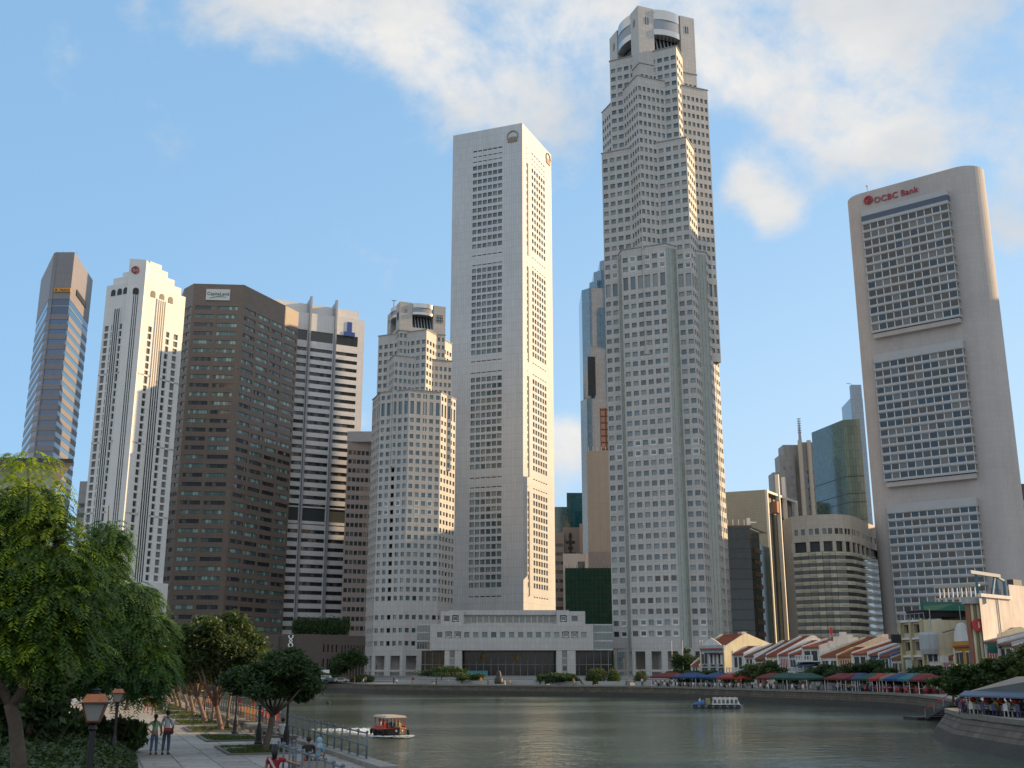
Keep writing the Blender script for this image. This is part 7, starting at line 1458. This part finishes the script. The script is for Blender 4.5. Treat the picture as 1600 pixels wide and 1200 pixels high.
def bumboat(label, x, y, rz, hm, cabin, roofm, L=9.5, grp=None, passengers=6, window=None):
    r = thing('bumboat', label, 'boat', (x, y, 0), rz, grp); r.scale = (.74, .74, .74); hull(hm, L, 3.0, .75, parent=r)
    g = MB(); g.tube([(-L/2, -1.2, .82), (0, -1.5, .8), (L*.3, -1.2, .92), (L*.49, 0, 1.15), (L*.3, 1.2, .92), (0, 1.5, .8), (-L/2, 1.2, .82)], .07, redm if hm == wood else wht, 6); g.build('gunwale', r)
    for x_ in (-L*.32, -L*.1, L*.1, L*.26):
        for s_ in (-1, 1): g = MB(); g.bar((x_, s_*1.15, .75), (x_, s_*1.15, 2.15), .09, cabin); g.build('roof_post', r)
    g = MB(); g.hexa([(-L*.36, -1.35, 2.15), (L*.30, -1.35, 2.15), (L*.30, 1.35, 2.15), (-L*.36, 1.35, 2.15)], [(-L*.34, -1.1, 2.36), (L*.28, -1.1, 2.36), (L*.28, 1.1, 2.36), (-L*.34, 1.1, 2.36)], roofm); g.build('roof', r)
    for s_ in (-1, 1): g = MB(); g.box((-L*.03, s_*1.2, .98), (L*.6, .08, .45), cabin); g.build('side_panel', r)
    for k in range(4):
        for s_ in (-1, 1): link('tyre', tym, r, (-L*.35+L*.21*k, s_*1.55, .48), 0)
    for k in range(passengers): o = link('person', people_m[k % 9], None, (x+math.cos(rz)*(-L*.2+k*.5)-math.sin(rz)*(.45 if k % 2 else -.45), y+math.sin(rz)*(-L*.2+k*.5)+math.cos(rz)*(.45 if k % 2 else -.45), .28), rz+math.pi/2, (.85, .85, .85)); tag(o, 'passenger sitting on the '+label.split(' with')[0], 'person', 'boat passengers')
    for s_ in (-.35, .35): g = MB(); g.ball((L*.47, s_, .75), .12, wht, 8, 5); g.build('bow_eye', r)
    return r
bumboat('red and black wooden river boat with white framed canopy and churned white bow water', -10.6, 99.5, R(-66), wood, redm, mat('roof_cream', (.45, .36, .28), .6), 7.2)
foam = mat('foam_white', (.75, .77, .76), .6, bump=.6, nscale=5); N_ = 900; a = rng.random(N_)*2*math.pi; rr_ = rng.random(N_)**.5
V = []; hx, hy = math.cos(R(-66)), math.sin(R(-66))
for k in range(N_):
    u = rng.normal()*.7+2.0; v = (rng.random()*2-1)*(.9+(2.8-u)*.35 if u < 2.8 else .5); cx_, cy_ = -10.6+hx*u-hy*v*1.2, 99.5+hy*u+hx*v*1.2; s_ = .05+.12*rng.random(); z = .03+.16*rng.random()*max(0, 1-abs(v)/2)
    V += [(cx_-s_, cy_-s_, z), (cx_+s_, cy_-s_*.8, z+.02), (cx_+s_, cy_+s_, z+.05), (cx_-s_*.7, cy_+s_, z)]
o = link('bow_foam', npmesh('bow_foam', V, np.arange(len(V)).reshape(-1, 4), [foam])); tag(o, 'white foam churned up by the red and black river boat', 'foam', kind='stuff')
V = []
for k in range(700):
    u = -3.4-rng.random()*11; v = rng.normal()*(.5+abs(u+3)*.10); cx_, cy_ = -10.6+hx*u-hy*v, 99.5+hy*u+hx*v; s_ = .04+.08*rng.random(); V += [(cx_-s_*2, cy_-s_, .02), (cx_+s_*2, cy_-s_*.8, .02), (cx_+s_, cy_+s_, .035), (cx_-s_*.7, cy_+s_, .03)]
o = link('wake', npmesh('wake', V, np.arange(len(V)).reshape(-1, 4), [foam])); tag(o, 'thin foamy wake trailing behind the red and black river boat', 'wake', kind='stuff')
# white cabin boat with a blue hooped tarpaulin
bx_, by_ = (1117-800)/1757*172, 172.; r = thing('cabin_boat', 'white cabined boat with black tyres and a blue hooped tarpaulin at its stern', 'boat', (bx_, by_, 0), R(-7)); r.scale = (.92, .92, .78); hull(mat('hull_grey', (.30, .31, .32), .5), 8.4, 2.4, .62, parent=r, bow=.18, sheer=.15)
g = MB(); g.tube([(-4.2, -1.0, .66), (0, -1.22, .64), (3, -1.1, .7), (4.15, 0, .8), (3, 1.1, .7), (0, 1.22, .64), (-4.2, 1.0, .66)], .08, wood, 6); g.build('gunwale', r)
g = MB(); P_ = [(-.9, -1.0), (3.7, -1.0), (3.7, 1.0), (-.9, 1.0)]; T_ = [(-.6, -.85), (3.2, -.85), (3.2, .85), (-.6, .85)]; g.hexa([(*p, .6) for p in P_], [(*p, 1.85) for p in T_], wht); g.box((1.3, 0, 1.92), (4.1, 1.85, .12), wht); g.build('cabin', r)
for k in range(6):
    x0 = -.65+.68*k; g = MB(); g.hexa([(x0, -1.0, .95), (x0+.5, -1.0, .95), (x0+.5, -.99, .95), (x0, -.99, .95)], [(x0+.06, -.91, 1.66), (x0+.48, -.91, 1.66), (x0+.48, -.90, 1.66), (x0+.06, -.90, 1.66)], glass_d); o = g.build('window', r)
for k in range(5): g = MB(); g.box((-.3+.8*k, 0, 2.04), (.34, .5, .12), mat('boat_yellow', (.6, .5, .15), .6)); g.build('roof_vent', r)
for k in range(7): link('tyre', tym, r, (-3.6+1.15*k, -1.3, .42), 0)
g = MB(); n = 8; a_ = [(-3.9, math.cos(math.pi*k/n)*.7, .65+math.sin(math.pi*k/n)*.25) for k in range(n+1)]; b_ = [(-2.1, math.cos(math.pi*k/n)*1.05, .7+math.sin(math.pi*k/n)*.95) for k in range(n+1)]
for k in range(n): g.poly([a_[k], a_[k+1], b_[k+1], b_[k]], mat('tarp_blue', (.03, .12, .30), .7)); g.poly([(a_[k+1][0], a_[k+1][1], a_[k+1][2]-.05), (a_[k][0], a_[k][1], a_[k][2]-.05), (b_[k][0], b_[k][1], b_[k][2]-.05), (b_[k+1][0], b_[k+1][1], b_[k+1][2]-.05)], MATS['tarp_blue'])
g.build('tarpaulin', r); tag(link('person', people_m[0], None, (bx_-2.6, by_+.1, .35), 1.2), 'boatman in white under the blue tarpaulin of the cabin boat', 'person')
g = MB(); g.box((-1.5, 0, 1.25), (.7, 1.6, 1.2), mat('straw_mat', (.32, .26, .14), .9)); g.build('wheelhouse', r)
# orange boats moored along the near bank, seen through the railing
orm = mat('boat_orange', (.62, .22, .03), .45)
for i, (px, Y, L, lb, hm, cb) in enumerate(((388, 152, 9.5, 'orange moored river boat with a row of red framed windows, nearest of the moored ones', orm, redm), (426, 141, 5., 'low red moored boat behind the near leaning trunk', redm, redm), (336, 190, 10, 'orange and red moored boat farther up the bank', redm, orm), (318, 205, 8, 'yellow moored boat farthest up the bank', mat('boat_yellow', (.6, .5, .15), .6), redm))):
    x = (px-800)/1757*Y; r = thing('moored_boat', lb, 'boat', (x, Y, 0), R(112)); r.scale = (.85, .85, .85); hull(hm, L, 2.8, .8, parent=r)
    if i != 1:
        g = MB(); g.box((0, 0, .95), (L*.62, 2.1, .35), orm); g.build('coaming', r); g = MB(); g.box((0, 0, 2.35), (L*.66, 2.4, .12), hm if i else wood); g.build('roof', r)
        for k in range(7):
            for s_ in (-1, 1): g = MB(); g.bar((-L*.3+L*.1*k, s_*1.05, 1.12), (-L*.3+L*.1*k, s_*1.05, 2.3), .12, cb); g.build('window_post', r)
        for s_ in (-1, 1): g = MB(); g.box((0, s_*1.03, 1.7), (L*.6, .03, 1.1), glass_d); g.build('window', r)
# ------------------------------------------------------------------ riverside pavilion, gangway and pier at right
pr_ = thing('riverside_pavilion', 'open riverside dining pavilion with a grey hipped canvas roof and red lanterns at right', 'pavilion', (0, 0, QZ)); cv = mat('grey_canvas', (.115, .125, .13), .85, var=.15, nscale=.5); cvb = mat('blue_grey_canvas', (.10, .14, .20), .85)
Yp = 84.; pxw = lambda px, Y: (px-800)/1757*Y
A = [(pxw(1506, 86), 86.5), (pxw(1720, 72), 72), (pxw(1720, 72)+5, 84), (pxw(1524, 97), 98.)]; ze = ZZ(1550, 1083, 83)-QZ; zt = ZZ(1570, 1057, 90)-QZ; T = [(A[0][0]+5.2, A[0][1]+2.4), (A[1][0]-1, A[1][1]+5), (A[2][0]-2, A[2][1]-3), (A[3][0]+4.2, A[3][1]-4.5)]
g = MB(); g.hexa([(*p, ze) for p in A], [(*p, zt) for p in T], cv); g.build('canvas_roof', pr_)
g = MB(); o_ = [(A[0][0]-.9, A[0][1]-.9), (A[1][0], A[1][1]-1.2)]; g.hexa([(*o_[0], ze-.30), (*o_[1], ze-.30), (*A[1], ze+.02), (*A[0], ze+.02)], [(*o_[0], ze-.2), (*o_[1], ze-.2), (*A[1], ze+.12), (*A[0], ze+.12)], cvb); g.build('awning_strip', pr_)
for k in range(8): p = lerp(A[0], A[1], k/7); g = MB(); g.tube([(p[0]+.2, p[1]+.1, 0), (p[0]+.2, p[1]+.1, ze)], .055, darkmetal, 7); g.build('post', pr_)
for k in range(4): p = lerp(A[0], A[3], (k+.3)/4); g = MB(); g.tube([(p[0]+.5, p[1], 0), (p[0]+.5, p[1], ze)], .055, darkmetal, 7); g.build('post', pr_)
for k in range(7): p = lerp(A[0], A[1], (k+.4)/9); t = thing('lantern', ('first', 'second', 'third', 'fourth', 'fifth', 'sixth', 'seventh')[k]+' round red lantern from the left, hanging under the pavilion eave', 'lantern', (p[0]+.1, p[1]-.1, QZ+ze-.52), 0, 'red lanterns under the eave'); g = MB(); g.ball((0, 0, 0), (.24, .24, .20), mat('lantern_red', (.55, .06, .03), .6, trans=.4), 10, 7); g.build('shade', t, smooth=True); g = MB(); g.lathe([(.09, -.22), (.09, -.19)], MATS['boat_yellow'], n=8); g.lathe([(.09, .19), (.09, .24)], MATS['boat_yellow'], n=8); g.build('rim', t)
wcl = mat('table_linen', (.5, .49, .48), .85); g = MB(); g.box((0, 0, .74), (1.0, 1.0, .04), wcl)
for (x0, y0) in ((-.5, 0), (.5, 0)): g.box((x0, 0, .55), (.02, 1.0, .36), wcl)
for (x0, y0) in ((0, -.5), (0, .5)): g.box((0, y0, .55), (1.0, .02, .36), wcl)
g.box((0, 0, .36), (.1, .1, .72), darkmetal); tcm = g.mesh('table')
for k in range(9):
    for j in (0, 1):
        p = lerp(A[0], A[1], (k+.6)/11); p = (p[0]+.4+j*1.2, p[1]+1.3+2.6*j); put('table', tcm, p[0], p[1], QZ, .2, 'square table with pale linen inside the riverside pavilion', 'table', 'tables in the pavilion')
        for q in range(4):
            a_ = math.pi/2*q+.3; cx, cy = p[0]+math.cos(a_)*.8, p[1]+math.sin(a_)*.8; put('chair', chd if (k+q) % 3 else chw, cx, cy, QZ, a_-math.pi/2, ('navy' if (k+q) % 3 else 'white')+' plastic chair inside the riverside pavilion', 'chair', ('navy' if (k+q) % 3 else 'white')+' chairs in the pavilion')
            if random.random() < .7: put('person', people_m[(k*4+q+j) % 9], cx, cy, QZ, a_-math.pi/2, 'diner seated at a table inside the riverside pavilion', 'person', 'seated diners in the pavilion')
# gangway down to the water
r = thing('gangway', 'dark sloping gangway leading down to the water beside the pavilion', 'gangway', (0, 0, 0)); a0_, a1_ = Vector((48.4, 131, .25)), Vector((49.2, 121.5, QZ+.6))
for k in range(12): p = a0_.lerp(a1_, (k+.5)/12); q = a1_-a0_; g = MB(); g.box((p.x, p.y, p.z), (q.length/12-.05, 1.9, .12), mat('dark_planks', (.05, .04, .035), .9, var=.2, nscale=3), math.atan2(q.y, q.x)); g.build('plank', r)
sdv = Vector((-(a1_-a0_).y, (a1_-a0_).x, 0)).normalized()
for s_ in (-.95, .95):
    g = MB(); g.bar(a0_+sdv*s_+Vector((0, 0, -.1)), a1_+sdv*s_+Vector((0, 0, -.1)), .16, darkmetal, .28); g.build('side_beam', r); g = MB(); g.bar(a0_+sdv*s_+Vector((0, 0, .95)), a1_+sdv*s_+Vector((0, 0, .95)), .07, MATS['sign_scarlet'] if s_ < 0 else greymet); g.build('handrail', r)
    for k in range(5): p = a0_.lerp(a1_, k/4)+sdv*s_; g = MB(); g.bar(p, p+Vector((0, 0, .95)), .06, greymet); g.build('rail_post', r)
g = MB(); g.box((48.0, 133, .05), (3.4, 3.2, .55), wood, R(8)); o = g.build('pontoon'); tag(o, 'low black floating pontoon at the foot of the gangway', 'pontoon')
# small vehicles parked on the far quay at left
def car(label, x, y, rz, m, van=False):
    r = thing('parked_car', label, 'car' if not van else 'van', (x, y, QZ), rz, 'vehicles parked on the far quay'); g = MB(); h = 1.9 if van else 1.35
    pf = [(-2.1, .35), (2.1, .35), (2.15, .75), (1.2 if not van else 1.9, .95), (.6 if not van else 1.5, h), (-1.3 if not van else -2.0, h), (-2.0, .95 if not van else h-.1)]
    g.hexa([(x_, -.82, z) for x_, z in pf], [(x_, .82, z) for x_, z in pf], m); g.build('body', r)
    for s_ in (-.83, .83): g = MB(); g.box((-.35, s_, h-.32), (1.9 if not van else 2.8, .03, .36), glass_d); g.build('window', r)
    for x_ in (-1.35, 1.35):
        for s_ in (-.78, .78): g = MB(); g.tube([(x_, s_-.1, .32), (x_, s_+.1, .32)], .32, MATS['tyre_rubber'], 10); g.build('wheel', r)
for i, (px, lb, m, v) in enumerate(((508, 'white van parked at the left end of the far quay', wht, True), (516, 'dark blue car parked beside the white van', mat('car_navy', (.03, .06, .12), .3), False), (524, 'grey blue car parked third along the far quay', mat('car_slate', (.10, .14, .18), .3), False), (532, 'silver car parked rightmost on the far quay', steel, False))): x, y = XY(px, 312, 1060); car(lb, x, y, .25+.1*i, m, v)
r = thing('parking_sign', 'small white sign board on a post above the parked vehicles', 'sign', (*XY(508, 309, 1060), QZ)); g = MB(); g.bar((0, 0, 0), (0, 0, 2.6), .1, greymet); g.build('post', r); g = MB(); g.box((0, 0, 3.0), (2.2, .15, .9), wht); g.build('board', r)
# cars as two small pontoon buoy bits: a dark mooring buoy in the river
x, y = onz(513, 1099, 0); g = MB(); g.lathe([(.01, -.1), (.4, -.1), (.45, .15), (.25, .4), (.01, .45)], wood, n=10); o = g.build('mooring_buoy', None, (x, y, 0)); tag(o, 'small dark mooring buoy floating alone in the river', 'buoy')


# ------------------------------------------------------------------ leaf litter and worn spots on the promenade
V = []
for k in range(900):
    ss = rng.random()*70-8; tt = -1.2-rng.random()**1.6*9; p = bank(ss, tt); a = rng.random()*6.28; l = .05+.05*rng.random(); ca, sa = math.cos(a)*l, math.sin(a)*l
    V += [(p[0]-ca, p[1]-sa, PZ+.006), (p[0]+sa*.5, p[1]-ca*.5, PZ+.012), (p[0]+ca, p[1]+sa, PZ+.02), (p[0]-sa*.5, p[1]+ca*.5, PZ+.01)]
o = link('fallen_leaves', npmesh('fallen_leaves', V, np.arange(len(V)).reshape(-1, 4), [mat('dry_leaf', (.16, .10, .035), .8, island=.5)])); tag(o, 'scattered dry leaves fallen on the promenade paving', 'leaves', kind='stuff')
for k, (px, py) in enumerate(((214, 1136), (237, 1155))):
    x, y = on_prom(px, py); g = MB(); g.box((0, 0, .006), (1.1, .32, .02), darkmetal, az_b); g.box((0, 0, .016), (.95, .05, .012), dark, az_b); o = g.build('drain_cover', None, (x, y, PZ), 0); tag(o, ('dark slot drain cover in the paving near the shadow edge', 'dark slot drain cover in the paving just left of the couple')[k], 'drain cover')
